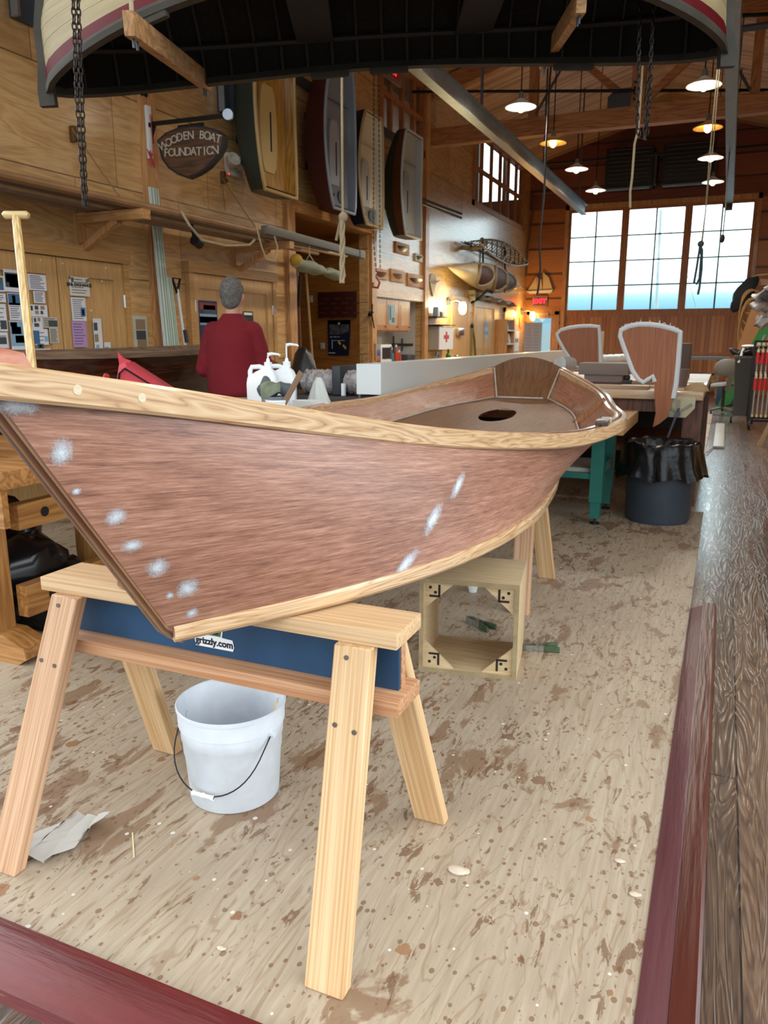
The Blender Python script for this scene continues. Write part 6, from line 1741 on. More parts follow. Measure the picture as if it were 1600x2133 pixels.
# ================================================================ lapstrake boat hanging keel-up overhead
PLf, PRt = at(100, 190, T=3.8), at(1512, 108, T=3.8)
AXV = PRt - PLf; LB = AXV.length; AXV.normalize()
NRM = V((0, 0, 1)).cross(AXV); NRM.normalize()          # away from the camera
UPV = AXV.cross(NRM)
if UPV.z < 0: UPV = -UPV
MID = (PLf + PRt) / 2
hb = thing('hanging_boat', 'upturned cream clinker boat with red stripe hanging overhead, dark inside', 'boat', (MID.x, MID.y, MID.z + .2))
HB_, RISE, DEP = .62, .22, .52
def ush(u, side):
    """gunwale, u -1..1"""
    b = HB_ * max(0, 1 - abs(u) ** 2.3) ** .72
    return MID + AXV * (u * LB / 2) + NRM * (side * b) + UPV * (RISE * (1 - u * u))
def uh(u, v, side, off=0.0):
    """v 0 gunwale .. 1 keel"""
    b = HB_ * max(0, 1 - abs(u) ** 2.3) ** .72
    rk = DEP * (1 - .10 * u * u)
    full = .62 - .34 * abs(u) ** 1.5
    w_ = max(0, 1 - v ** (1.0 + 2.2 * full)) ** .75
    st = 1 - .045 * max(0, v - .55) * abs(u) ** 6 * 2
    return MID + AXV * (u * st * LB / 2) + NRM * (side * (b * w_ + off)) + UPV * (RISE * (1 - u * u) * (1 - v) + rk * v + .06 * v)
def make_cream():
    t = NT('cream_clinker_paint')
    tcn = t.n('TexCoord'); sp = t.n('SeparateXYZ'); t.l(tcn.outputs['UV'], sp.inputs[0])
    n = t.noise(t.coords((3, 30, 1), 'UV', rnd=False), 1, 4)
    ln = t.math('LESS_THAN', t.math('FRACT', t.math('MULTIPLY', sp.outputs['Y'], 14)), .05)
    c = t.ramp(n, [(.3, '#C9B487'), (.7, '#DECB9E')])
    t.col(t.mix(c, '#6E5A38', t.math('MULTIPLY', ln, .7))); t.rough(.45)
    return t.m
CREAM = make_cream()
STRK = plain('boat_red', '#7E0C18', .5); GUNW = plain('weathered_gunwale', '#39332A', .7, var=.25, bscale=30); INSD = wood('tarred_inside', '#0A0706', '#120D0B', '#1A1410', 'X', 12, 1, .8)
for side in (-1, 1):
    us = [-1 + i / 30 for i in range(61)]
    f = MB(); f.sheet([[uh(u, .17 + .83 * j / 12, side) for j in range(13)] for u in us], .006); part('planking', f, CREAM, hb)
    f = MB(); f.sheet([[uh(u, .03 + .15 * j / 4, side, .004) for j in range(5)] for u in us], .010); part('sheer_strake', f, STRK, hb)
    f = MB(); f.loft([[uh(u, 0, side, a) + UPV * b for a, b in ((-.03, -.016), (.024, -.016), (.028, .01), (.018, .026), (-.01, .026))] for u in us]); part('gunwale', f, GUNW, hb)
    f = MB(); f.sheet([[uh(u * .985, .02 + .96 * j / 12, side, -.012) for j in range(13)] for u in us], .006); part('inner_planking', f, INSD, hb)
f = MB()
for i in range(1, 24):
    u = -1 + i / 12
    if abs(u) > .95: continue
    for side in (-1, 1): f.tube([uh(u, v, side, -.024) for v in (.03, .3, .55, .75, .9)], .008, 5)
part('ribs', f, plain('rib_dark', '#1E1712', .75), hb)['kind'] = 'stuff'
for u in (-.22, .30):
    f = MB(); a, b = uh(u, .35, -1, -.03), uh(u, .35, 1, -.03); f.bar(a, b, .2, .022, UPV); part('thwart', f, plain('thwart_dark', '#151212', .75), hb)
for side in (-1, 1):
    f = MB(); f.tube([uh(-.9 + 1.8 * k / 24, .36, side, -.03) for k in range(25)], .016, 6); part('seat_riser', f, plain('rib_dark', '#1E1712', .75), hb)
for u, sgn in ((-1, -1), (1, 1)):
    f = MB(); q = []
    for v in (-.13, -.06, 0, .25, .5, .75, 1.0, 1.1):
        c = uh(u * .998, max(0, min(1, v)), 1); c = MID + AXV * ((c - MID).dot(AXV)) + UPV * ((c - MID).dot(UPV) + min(0, v) * .55 + max(0, v - 1) * .3)
        r = .022; fw = .028 + .02 * (v <= 0)
        q.append([c + NRM * -r - AXV * sgn * .03, c + NRM * r - AXV * sgn * .03, c + NRM * r * .8 + AXV * sgn * fw, c - NRM * r * .8 + AXV * sgn * fw])
    f.loft(q); part('stem', f, GUNW, hb)
f = MB(); f.tube([MID + AXV * (u * LB / 2 * .97) + UPV * (DEP * (1 - .1 * u * u) + .075) for u in [-1 + k / 10 for k in range(21)]], .03, 6); part('keel', f, GUNW, hb)
for u in (-.62, -.18, .02, .62):
    f = MB(); s_ = -1 if u < -.5 else 1; c = uh(u, 0, s_); tg = (uh(u + .02, 0, s_) - uh(u - .02, 0, s_)).normalized(); f.bar(c - tg * .11 - UPV * .02, c + tg * .11 - UPV * .02, .035, .05, UPV, .015); part('rowlock_block', f, GUNW, hb)
# carrying timbers lashed across underneath
LASH = [((268, 48), 3.05, (432, 172), 4.35, 'long pine batten slung under the left end of the hanging boat'), ((1212, 2), 3.35, (1132, 128), 4.75, 'long pine batten slung under the right end of the hanging boat')]
for (x0, y0), T0, (x1, y1), T1, lab in LASH:
    a, b = at(x0, y0, T=T0), at(x1, y1, T=T1)
    t = thing('sling_batten', lab, 'batten', (a + b) / 2)
    f = MB(); f.bar(a, b, .045, .09, (0, 0, 1), .004); part('batten', f, wood('batten_pine', '#7E5634', '#A07548', '#B98E5E', 'Y', 8, .8, .6), t)
    f = MB()
    for q, s_ in ((a, .05), (b, -.05)):
        d = (b - a).normalized(); c = q + d * s_; c2 = q + d * (s_ * 2); 
        f.cyl(c - V((0, 0, .08)), c + V((0, 0, .05)), .006, seg=6); f.cyl(c2 - V((0, 0, .08)), c2 + V((0, 0, .05)), .006, seg=6)
    part('bolts', f, GREYSTEEL, t)
    f = MB()
    for q, s_ in ((a, .05), (b, -.05)):
        c = q + (b - a).normalized() * s_; f.tube([c + V((0, 0, .04)), V((c.x, c.y, 3.92 if abs(c.x) < 5 else 3.9))], .009, 6)
    part('sling', f, ROPE, t)
# ---------------------------------------------------------------- chains
CH = plain('chain_iron', '#332B26', .45, .75)
def chain(lab, strands, pitch=.029):
    mb = MB()
    for pts in strands:
        pts = [V(p) for p in pts]
        acc = 0
        for a, b in zip(pts, pts[1:]):
            d = (b - a); L = d.length; d.normalize()
            x = d.cross(V((.3, 1, .1))).normalized(); y = d.cross(x)
            n_ = max(1, int(L / pitch))
            for k in range(n_):
                c = a + d * (L * (k + .5) / n_); acc += 1
                e_ = x if acc % 2 else y
                ring_ = []
                for j in range(10):
                    a_ = 2 * PI * j / 10
                    ring_.append(c + e_ * (.0085 * math.cos(a_)) + d * (.0195 * math.sin(a_)))
                mb.tube(ring_, .0034, 5, closed=True, up=x.cross(y) if False else None)
    return solo('hoist_chain', lab, 'chain', mb, CH)
a0, a1, a2 = at(148, -120, T=3.1), at(166, 180, T=3.1), at(176, 432, T=3.1)
s2 = V((.016, .01, 0))
chain('iron hoist chain in a double strand at the left, in front of the hanging boat', [[a0, at(160, 200, T=3.1), a2], [a0 + s2, at(160, 200, T=3.1) + s2, a2 + s2 * .3]])
b0, b1 = at(1335, -60, T=3.55), at(1327, 265, T=3.55); c0, c1 = at(1366, -60, T=3.55), at(1342, 290, T=3.55)
chain('iron hoist chain hanging in a loop at the right, in front of the boat', [[b0, b1, at(1334, 288, T=3.55), c1], [c0, at(1356, 120, T=3.55), c1], [at(1357, 130, T=3.56), at(1348, 280, T=3.56)]])
tch = chain('thin chain in two strands with an orange hook, among the hung dinghies', [[(lambda q: V((q.x, q.y, roofz(q.x) - .004)))(at(779, 100, T=8.6)), at(779, 100, T=8.6), at(778, 500, T=8.6), at(785, 580, T=8.6)], [at(788, 100, T=8.6), at(792, 560, T=8.6)]], .055)
f = MB(); q = at(784, 588, T=8.6); f.tube([q + V((0, 0, .06)), q + V((.04, 0, 0)), q + V((.02, 0, -.06)), q + V((-.04, 0, -.05)), q + V((-.04, 0, 0))], .014, 8); part('hook', f, plain('hook_orange', '#A85A2C', .5), tch)
# ---------------------------------------------------------------- ropes from the roof
def hang(lab, pts, T, r, mat=ROPE, nm='rope', top=None, extra=None):
    """a line hanging from the roof (or from height top) down through the given places"""
    P = [at(x, y, T=T) for x, y in pts]
    P = [V((P[0].x, P[0].y, top if top else roofz(P[0].x) - .004))] + P
    t = thing(nm, lab, 'rope', P[-1])
    f = MB(); f.tube(P, r, 7); part('line', f, mat, t)
    return t
t = hang('pale rope with a knot and a bunched twisted tail, in front of the maroon dinghy', [(712, 60), (712, 200), (714, 450)], 5.6, .009)
f = MB(); q = at(715, 452, T=5.6); f.ball(q, .035, 10, 8); f.tube([q, q + V((-.03, 0, -.05)), q + V((-.06, 0, -.16))], .01, 6); part('knot', f, ROPE, t)
f = MB()
for k in range(3):
    f.tube([at(713 + 3 * math.sin(k * 2.1 + j * .55), 455 + 135 * j / 16, T=5.6) + V((0, .012 * math.cos(k * 2.1 + j * .55), 0)) for j in range(17)], .011, 6)
part('tail', f, ROPE, t)
BLKC = plain('black_cord', '#1E1C22', .7)
hang('thin black cord with a hooked end hanging left of the door windows', [(1150, 120), (1146, 160), (1138, 300), (1134, 400), (1124, 500), (1126, 560), (1122, 600), (1119, 614)], 9.0, .012, BLKC)
hang('pale rope end hanging above the first door window post', [(1330, 270), (1322, 300), (1317, 370), (1313, 400), (1313, 433)], 6.5, .010)
CT = plain('cord_tan', '#8E7F66', .8)
t = hang('doubled tan line ending in a long dark loop before the right window', [(1496, 130), (1490, 200), (1478, 330), (1470, 440), (1461, 508)], 7.0, .006, CT)
f = MB(); f.tube([at(x, y, T=7.0) for x, y in ((1500, 132), (1486, 300), (1474, 400), (1463, 508))], .005, 6); part('line', f, CT, t)
f = MB()
pts = [(1459, 508), (1451, 560), (1446, 588), (1451, 592), (1457, 580), (1461, 530), (1459, 510), (1463, 520), (1462, 560), (1457, 600), (1454, 613)]
f.tube([at(x, y, T=7.0) for x, y in pts], .011, 6); f.ball(at(1460, 508, T=7.0), .03, 8, 6); part('loop', f, plain('cord_dark', '#3E4C50', .8), t, 'dark looped cord')
t = hang('thin hanging chain with a small black weight, right window', [(1514, 380), (1511, 440), (1506, 490)], 11.0, .010, GREYSTEEL, 'pull_chain', 3.95)
f = MB(); q = at(1505, 497, T=11.0); f.ball(q, .035, 8, 6, (1, 1, 1.8)); part('weight', f, BLACK, t)
mb = MB(); mb.box((-.19, 17.55, 3.86), (.12, .2, .1), None, .01); mb.ball((-.26, 17.5, 3.9), .06, 8, 6); solo('beam_trolley', 'rusty trolley block at the end of the right hoist beam', 'trolley', mb, plain('rust', '#4A3A30', .6, .5))
# ================================================================ middle ground: bench, hull and table left of the skiff
BEN = wood('bench_timber', '#7A4E24', '#9C6A36', '#B5834A', 'Z', 8, .7, .45, .2, knots=2)
BENX = wood('bench_timber', '#7A4E24', '#9C6A36', '#B5834A', 'X', 8, .7, .45, .2, knots=2)
BENY = wood('bench_timber', '#7A4E24', '#9C6A36', '#B5834A', 'Y', 8, .7, .45, .2, knots=2)
t = thing('workbench', 'heavy timber workbench on trestle legs at the left, behind the skiff bow', 'workbench', (-3.3, 2.55, 0))
f = MB(); f.span((-3.75, 2.12, .755), (-2.58, 3.0, .83), .004); part('top', f, BENX, t)
f = MB(); f.span((-3.75, 2.16, .69), (-2.66, 2.22, .755)); part('apron', f, BENX, t)
NUT = plain('bolt_nut', '#5A5650', .45, .8)
for y in (2.2, 2.86):
    f = MB(); f.prism([(-3.5, 0), (-2.62, 0), (-2.57, .03), (-2.58, .08), (-2.7, .12), (-3.5, .12)], (0, y - .05, 0), (1, 0, 0), (0, 0, 1), (0, 1, 0), .13); part('foot', f, BENX, t)
    f = MB(); f.span((-2.93, y - .04, .12), (-2.74, y + .06, .69)); lg = part('leg', f, BEN, t)
    for z in (.2, .34, .58):
        f = MB(); f.cyl((-2.84 + (.05 if z == .34 else -.04), y - .04, z), (-2.84 + (.05 if z == .34 else -.04), y - .048, z), .02, seg=12); part('bolt', f, NUT, lg)
for z0, z1 in ((.55, .66), (.16, .30)):
    f = MB(); f.span((-2.739, 2.0 + .28, z0), (-2.68, 2.9, z1)); rl = part('rail', f, BENY, t)
    f = MB()
    for yy in (2.42, 2.72): f.cyl((-2.68, yy, (z0 + z1) / 2), (-2.677, yy, (z0 + z1) / 2), .022, seg=14)
    part('bolt_hole', f, plain('hole_dark', '#1A120C', .9), rl)
f = MB(); f.span((-2.75, 2.125, .60), (-2.58, 2.155, .755)); part('end_plate', f, BENX, t)
mb = MB()
for k in range(7):
    mb.ball((-3.06 + .18 * math.sin(k * 2.3), 2.45 + .035 * k, .14 + .13 * (k % 3)), .2, 12, 8, (1.1 + .2 * math.sin(k), 1.0, .8 + .1 * (k % 2)))
for v in mb.bm.verts:
    v.co += V((math.sin(v.co.y * 40 + v.co.z * 23), math.cos(v.co.x * 37), math.sin(v.co.x * 31 + v.co.y * 17))) * .016
    v.co.z = max(.001, v.co.z)
    v.co.x = min(-2.765 if 2.27 < v.co.y < 2.81 else -2.94, v.co.x)
    v.co.y = min(2.80, max(2.28, v.co.y))
solo('black_sheeting', 'crumpled black plastic sheeting heaped under the workbench end', 'plastic sheet', mb, plain('black_sheet', '#121215', .22), smooth=.9)
t = thing('plastic_tub', 'clear plastic tub on the workbench at the left edge', 'tub', (-3.05, 2.3, .83)); f = MB(); f.span((-3.35, 2.2, .831), (-2.97, 2.45, .93), .01); part('tub', f, plain('cloudy_plastic', '#C5CBD0', .2, trans=.3), t)
f = MB(); f.span((-3.36, 2.19, .93), (-2.96, 2.46, .945), .004); part('lid', f, WHITEPL, t)
# T-grip paddle standing on the bench
a, b = at(33, 448, T=3.2), at(68, 775, T=3.2)
q = a + (b - a) * ((a.z - .835) / (a.z - b.z))
t = thing('paddle', 'varnished wooden paddle with a T-grip standing upright behind the bow', 'paddle', (q.x, q.y, .832))
VAR = wood('varnished_spruce', '#A0722E', '#C29A4E', '#D9BA74', 'Z', 14, .5, .25, .9)
f = MB(); d = (q - a); f.tube([a, a + d * .12, a + d * .6, a + d * .72], [.017, .0185, .0185, .019], 12); part('shaft', f, VAR, t)
f = MB(); ad = RT; f.loft([[a + d * k + ad * (w_ * c_) + d.cross(ad).normalized() * (.009 * s_) for c_, s_ in [(math.cos(j * PI / 5), math.sin(j * PI / 5)) for j in range(10)]] for k, w_ in ((.7, .02), (.75, .055), (.85, .08), (.96, .075), (1.0, .05))]); part('blade', f, VAR, t)
f = MB(); u_ = d.normalized(); f.tube([a - ad * .052 + u_ * .004, a - ad * .045, a, a + ad * .045, a + ad * .052 + u_ * .004], [.012, .017, .0165, .017, .012], 12); part('grip', f, plain('boxwood', '#CDB27A', .35, coat=.5), t)
# varnished clinker hull lying along the wall
t = thing('varnished_hull', 'dark varnished clinker hull lying along the left wall behind the skiff', 'boat', (-4.25, 4.2, .55))
VH = wood('dark_varnish', '#2E160A', '#4A2412', '#66361C', 'Y', 9, .6, .2, .9)
GV = wood('grey_gunwale', '#5E4A3A', '#7A6250', '#8E765E', 'Y', 9, .6, .4)
def vh(u, v, side):
    b = .46 * max(.0, 1 - abs(u) ** 2.6) ** .7
    w_ = (1 - v ** 2.4) ** .8 if v < 1 else 0
    return V((-4.3 + side * b * w_, 4.4 + u * 1.85, 1.245 + .035 * u * u - .66 * v))
us = [-1 + k / 20 for k in range(41)]
NS = 7
for side in (1, -1):
    for s_ in range(NS):
        v0, v1 = .06 + .94 * s_ / NS, .06 + .94 * (s_ + 1) / NS
        f = MB(); f.sheet([[vh(u, v0, side) + V((side * (.006 + .004), 0, 0)), vh(u, (v0 + v1) / 2, side) + V((side * .012, 0, 0)), vh(u, min(1, v1 + .02), side) + V((side * .016, 0, 0))] for u in us], .006)
        if side > 0 or s_ == 0: part('strake', f, VH, t)
        else: part('strake', f, VH, t)
    f = MB(); f.loft([[vh(u, 0, side) + V((side * a, 0, b)) for a, b in ((-.02, -.035), (.03, -.035), (.035, .0), (.02, .012), (-.02, .012))] for u in us]); part('gunwale', f, GV, t)
for y in (3.1, 5.1):
    s_ = thing('boat_stand', 'low timber stand under the %s half of the varnished hull' % ('front' if y < 4 else 'back'), 'stand', (-4.28, y, 0))
    f = MB(); f.span((-4.6, y - .04, .0), (-3.95, y + .04, .08)); part('base', f, TRIMX, s_)
    f = MB(); f.span((-4.33, y - .04, .08), (-4.22, y + .04, .575)); part('post', f, TRIM, s_)
# table behind the skiff with resin jugs
TBX0, TBX1, TBY0, TBY1, TBZ = -2.85, -2.02, 3.1, 4.55, .93
t = thing('resin_table', 'plain worktable behind the skiff, carrying resin jugs and the red bag', 'table', ((TBX0 + TBX1) / 2, (TBY0 + TBY1) / 2, 0))
f = MB(); f.span((TBX0, TBY0, TBZ - .04), (TBX1, TBY1, TBZ), .003); part('top', f, BENY, t)
for x in (TBX0 + .05, TBX1 - .05):
    for y in (TBY0 + .05, TBY1 - .05): f = MB(); f.span((x - .035, y - .035, 0), (x + .035, y + .035, TBZ - .04)); part('leg', f, BEN, t)
JUG = plain('jug_white', '#E4E8EA', .35)
def jug(px_, zt, ph, lab, Yj):
    q = at(px_, 790, Y=Yj); x = q.x; T_ = (V((x, Yj, 1)) - EYE).dot(FW)
    t = thing('pump_jug', lab, 'jug', (x, Yj, TBZ), 'resin jugs with pumps')
    w_ = .165; e1 = RT; e2 = V((-RT.y, RT.x, 0)); R_ = M((e1, e2, V((0, 0, 1)))).transposed(); c = V((x, Yj, TBZ))
    f = MB(); secs = []
    for z, sx, sy in ((.002, .94, .94), (.012, 1, 1), (.17, 1, 1), (.205, .96, .94), (.235, .6, .7), (.25, .30, .42), (.262, .27, .40)):
        sh_ = .0 if z < .2 else (z - .2) * .55
        secs.append([c + e1 * (w_ / 2 * sx * max(-1, min(1, 1.3 * math.cos(a_))) + sh_) + e2 * (.055 * sy * max(-1, min(1, 1.3 * math.sin(a_)))) + V((0, 0, z)) for a_ in [2 * PI * k / 24 + PI / 24 for k in range(24)]])
    f.loft(secs); part('body', f, JUG, t, smooth=.9)
    f = MB(); f.tube([c + e1 * -.066 + V((0, 0, .17)), c + e1 * -.068 + V((0, 0, .235)), c + e1 * -.058 + V((0, 0, .258)), c + e1 * -.015 + V((0, 0, .260)), c + e1 * .012 + V((0, 0, .250))], .0135, 8); part('handle', f, JUG, t)
    f = MB(); cc = c + e1 * .034; f.cyl(cc + V((0, 0, .255)), cc + V((0, 0, .285)), .022, seg=14); part('cap', f, WHITEPL, t)
    f = MB(); f.cyl(cc + V((0, 0, .285)), cc + V((0, 0, .305)), .012, .008, 10); f.cyl(cc + V((0, 0, .30)), cc + V((0, 0, .30 + ph)), .0045, seg=8); f.tube([cc + V((0, 0, .30 + ph)), cc + e1 * .02 + V((0, 0, .306 + ph)), cc + e1 * .06 + V((0, 0, .302 + ph)), cc + e1 * .068 + V((0, 0, .295 + ph))], [.011, .008, .006, .005], 8); part('pump', f, WHITEPL, t)
jug(547, 768, .025, 'white resin jug with a low pump, standing left of its twin', 3.72)
jug(586, 768, .075, 'white resin jug with a raised pump, standing right of its twin', 3.86)
def tp(px_, py_, Y=None): return at(px_, py_, Z=TBZ) if Y is None else at(px_, py_, Y=Y)
# tinted pot with gloves
q = at(572, 830, Y=3.45); q.z = TBZ
t = thing('mixing_pot', 'translucent plastic mixing pot stuffed with rubber gloves, in front of the jugs', 'pot', q)
f = MB(); f.lathe([(0, 0), (.06, 0), (.068, .115), (.071, .117), (.071, .122), (.066, .122), (.058, .006), (0, .006)], q, 24); part('pot', f, plain('pot_plastic', '#8E939A', .25, trans=.25), t)
mb = MB(); mb.ball(q + V((-.04, 0, .15)), .05, 14, 10, (1.2, .8, .9)); mb.ball(q + V((-.06, .01, .19)), .03, 12, 8, (1, .6, 1)); mb.ball(q + V((.05, .01, .16)), .045, 12, 8, (1.3, .7, .8))
for v in mb.bm.verts: v.co += V((math.sin(v.co.z * 90), 0, math.sin(v.co.x * 80))) * .006
solo('rubber_glove', 'dark grey rubber glove crumpled in the mixing pot', 'glove', mb, plain('glove_grey', '#4E535A', .6), smooth=1.2)
e1 = RT
mb = MB(); mb.sheet([[q + e1 * (-.03 + .1 * u) + V((0, -.075, .125 + .065 * v + .015 * u - .01 * math.sin(5 * u + 3 * v))) for u in [i / 8 for i in range(9)]] for v in [j / 6 for j in range(7)]], .01); solo('pale_rag', 'pale green printed rag draped over the gloves', 'rag', mb, plain('rag_green', '#A3AC92', .8, var=.3, bscale=80), smooth=1.0)
# lime green cloth
q2 = at(500, 830, Y=3.2)
mb = MB()
mb.sheet([[V((q2.x, 3.2, TBZ)) + e1 * (-.10 + .20 * u) + V((0, .16 * v - .03, .005 + (.085 * math.sin(PI * min(1, v * 1.1)) * (.35 + .65 * u) + .008 * math.sin(9 * u + 4 * v)))) for u in [i / 12 for i in range(13)]] for v in [j / 10 for j in range(11)]], .004)
solo('green_cloth', 'crumpled lime green cloth lying left of the mixing pot', 'cloth', mb, plain('lime_cloth', '#A6AE78', .8, bump=.3, bscale=60, var=.1), smooth=1.2)
# tubs
q = at(606, 848, Y=3.42); q.z = TBZ; q.x = min(q.x, -2.09)
t = thing('epoxy_tub', 'white tub with a green leaf mark and number, right of the mixing pot', 'tub', q)
f = MB(); f.lathe([(0, 0), (.052, 0), (.057, .095), (.06, .097), (.06, .108), (.055, .108), (.05, .005), (0, .005)], q, 24); part('tub', f, JUG, t)
nf = (EYE - q); nf.z = 0; nf.normalize(); er = V((-nf.y, nf.x, 0))
part('lettering', letters('70', .04, q + nf * .0575 + er * .022 + V((0, 0, .055)), er, (0, 0, 1), .002, bold=.001), plain('print_navy', '#2A3556', .6), t)
f = MB(); f.prism([(-.02, .05), (-.004, .05), (-.006, .075), (-.014, .085), (-.024, .07)], q + nf * .0565 - er * .016, er, (0, 0, 1), nf, .001); part('leaf_mark', f, plain('leaf_green', '#4A6E56', .6), t)
q3 = at(584, 842, Y=3.5); q3.z = TBZ
mb = MB(); mb.lathe([(0, 0), (.03, 0), (.034, .1), (.03, .1), (.027, .005), (0, .005)], q3, 18); solo('amber_cup', 'small cup of amber resin left of the white tub', 'cup', mb, plain('amber', '#C89A4A', .25))
mb = MB(); mb.bar(q + V((-.005, .0, .02)), at(628, 775, Y=3.4), .03, .006, (0, 1, 0), .001); solo('mixing_paddle', 'brown wooden mixing paddle leaning in the white tub', 'stick', mb, plain('paddle_brown', '#7A6048', .7))
q4 = at(648, 838, Y=3.75); q4.z = TBZ
mb = MB(); mb.lathe([(0, 0), (.07, 0), (.075, .08), (.072, .08), (.066, .005), (0, .005)], q4, 20, None, 1.5, .8); solo('square_tub', 'low cloudy tub behind the white tub', 'tub', mb, plain('cloudy_tub', '#CACBC6', .3))
q5 = at(665, 830, Y=3.95)
mb = MB()
for k in range(14):
    pass
secs = []
for z, r in ((0, .07), (.05, .062), (.11, .045), (.16, .03), (.195, .012)):
    secs.append([V((q5.x, 3.95, TBZ + z)) + V((r * (1 + .22 * math.sin(5 * a_ + z * 20)) * math.cos(a_), r * (1 + .22 * math.sin(5 * a_ + z * 20)) * math.sin(a_), 0)) for a_ in [2 * PI * j / 30 for j in range(30)]])
mb.loft(secs); solo('white_rag', 'white rag standing in a peak beside the wrapped spar', 'rag', mb, plain('rag_white', '#BFC2BC', .85), smooth=1.2)
# red bag
cb = at(318, 800, Y=3.25); cb.z = TBZ
t = thing('red_bag', 'red wedge-shaped bag with black webbing lying behind the gunwale', 'bag', cb)
REDC = plain('red_fabric', '#B93440', .55, bump=.3, bscale=40, var=.08)
def bgp(u, w_, z): return V((cb.x, 3.25, TBZ + z)) + RT * u + V((-RT.y, RT.x, 0)) * w_
prof = [(-.15, .0), (-.155, .14), (-.135, .235), (-.11, .245), (.19, .03), (.2, .0)]
f = MB(); f.loft([[bgp(u * s_ * 1.3 + .03, w_, z * s2 * 1.2) for u, z in prof] for w_, s_, s2 in ((-.09, .9, .93), (-.07, 1, 1), (.07, 1, 1), (.09, .9, .93))]); part('body', f, REDC, t)
f = MB(); f.prism([(-.158, .24), (-.165, .345), (-.14, .315), (-.1, .30), (-.115, .27)], bgp(0, -.02, 0), RT, (0, 0, 1), (-RT.y, RT.x, 0), .02); part('pull_tab', f, REDC, t)
f = MB(); f.tube([bgp(-.16, -.095, .14), bgp(-.14, -.093, .24), bgp(-.11, -.09, .265), bgp(.07, -.09, .15), bgp(.27, -.09, .02)], .012, 6, flat=.4); f.tube([bgp(-.16, -.085, .14), bgp(-.21, -.06, .1), bgp(-.24, -.03, .03)], .010, 6, flat=.4); f.tube([bgp(-.12, -.1, .10), bgp(-.02, -.1, .085), bgp(.06, -.1, .04)], .009, 6, flat=.5); part('webbing', f, BLACK, t)
mb = MB(); q = at(214, 787, Y=3.15); mb.tube([V((q.x, 3.15, TBZ + .001)), V((q.x, 3.15, q.z - .02)), V((q.x + .03, 3.15, q.z + .015))], [.012, .012, .016], 8); solo('screwdriver', 'small red tool handle sticking up left of the red bag', 'handle', mb, plain('red_plastic', '#B8232E', .4))
# wrapped spar, dark bench, bent pipe behind
t = thing('low_bench', 'dark bench behind the skiff under the plastic wrapped spar', 'bench', (-2.6, 5.3, 0))
f = MB(); f.span((-3.4, 5.02, .86), (-1.98, 5.6, .93), .004); part('top', f, plain('bench_dark', '#2E231C', .5), t)
for x in (-3.3, -2.1): f = MB(); f.span((x - .04, 5.1, 0), (x + .04, 5.5, .86)); part('leg', f, plain('bench_dark', '#2E231C', .5), t)
a, b = at(612, 812, Y=5.2), at(765, 800, Y=5.2)
t = thing('wrapped_spar', 'box spar wrapped in crinkled clear plastic on the dark bench', 'spar', ((a.x + b.x) / 2, 5.25, .93))
f = MB(); secs = []
for k in range(40):
    x = -2.93 + .62 * k / 39
    secs.append([V((x, 5.25 + (.085 + .012 * math.sin(k * 1.7 + j)) * math.cos(a_) * 1.2, 1.02 + (.088 + .010 * math.sin(k * 2.3 + j * 1.9)) * math.sin(a_))) for j, a_ in enumerate([2 * PI * i / 16 for i in range(16)])])
f.loft(secs); part('wrapping', f, plain('crinkled_wrap', '#A9A2A2', .2, bump=.8, bscale=60, var=.25), t, smooth=.5)
x = at(700, 800, Y=5.1).x
f = MB(); f.span((x - .035, 5.10, .935), (x + .035, 5.41, 1.145), .006); part('band', f, plain('band_black', '#2A2D32', .5), t)
mb = MB(); c = at(722, 818, Y=5.15); mb.cyl((c.x, 5.1, .932), (c.x, 5.1, 1.02), .018, seg=12); solo('small_flask', 'small white flask standing beside the black band', 'flask', mb, WHITEPL)
mb = MB(); pts = [at(x, y, Y=4.75) for x, y in ((752, 845), (748, 800), (752, 778), (768, 766), (784, 770), (797, 790), (803, 815), (806, 830))]
pts = [V((pts[0].x, 4.75, .0))] + pts + [V((pts[-1].x, 4.75, .0))]
mb.tube(pts, .015, 10); solo('bent_pipe', 'steel pipe bent into an arch standing behind the far gunwale', 'pipe', mb, plain('dull_steel', '#7A7A78', .35, .8))
# white mast along the room
A0, B0 = at(768, 790, T=5.0), at(1175, 739, T=14.0)
t = thing('white_mast', 'long white box mast lying level behind the skiff', 'mast', ((A0 + B0) / 2).to_tuple())
f = MB(); d = (B0 - A0); n = V((0, 0, 1)).cross(d).normalized()
secs = []
for k in range(13):
    u = k / 12; c = A0 + d * u; h = .098 - .012 * u - .025 * max(0, u - .7); w_ = .085
    if k == 0: secs.append([c + n * a + V((0, 0, b)) for a, b in ((-w_, -h), (-w_, h * .98), (w_, h * .98), (w_, -h))])
    secs.append([c + n * a + V((0, 0, b)) for a, b in ((-w_, -h), (-w_, h), (w_, h), (w_, -h))])
f.loft(secs); part('mast', f, plain('mast_white', '#D3DAD9', .35, coat=.3), t)
def along(px_):
    best = min(range(1000), key=lambda k: abs(pix(A0 + d * (k / 999))[0] - px_)); return A0 + d * (best / 999)
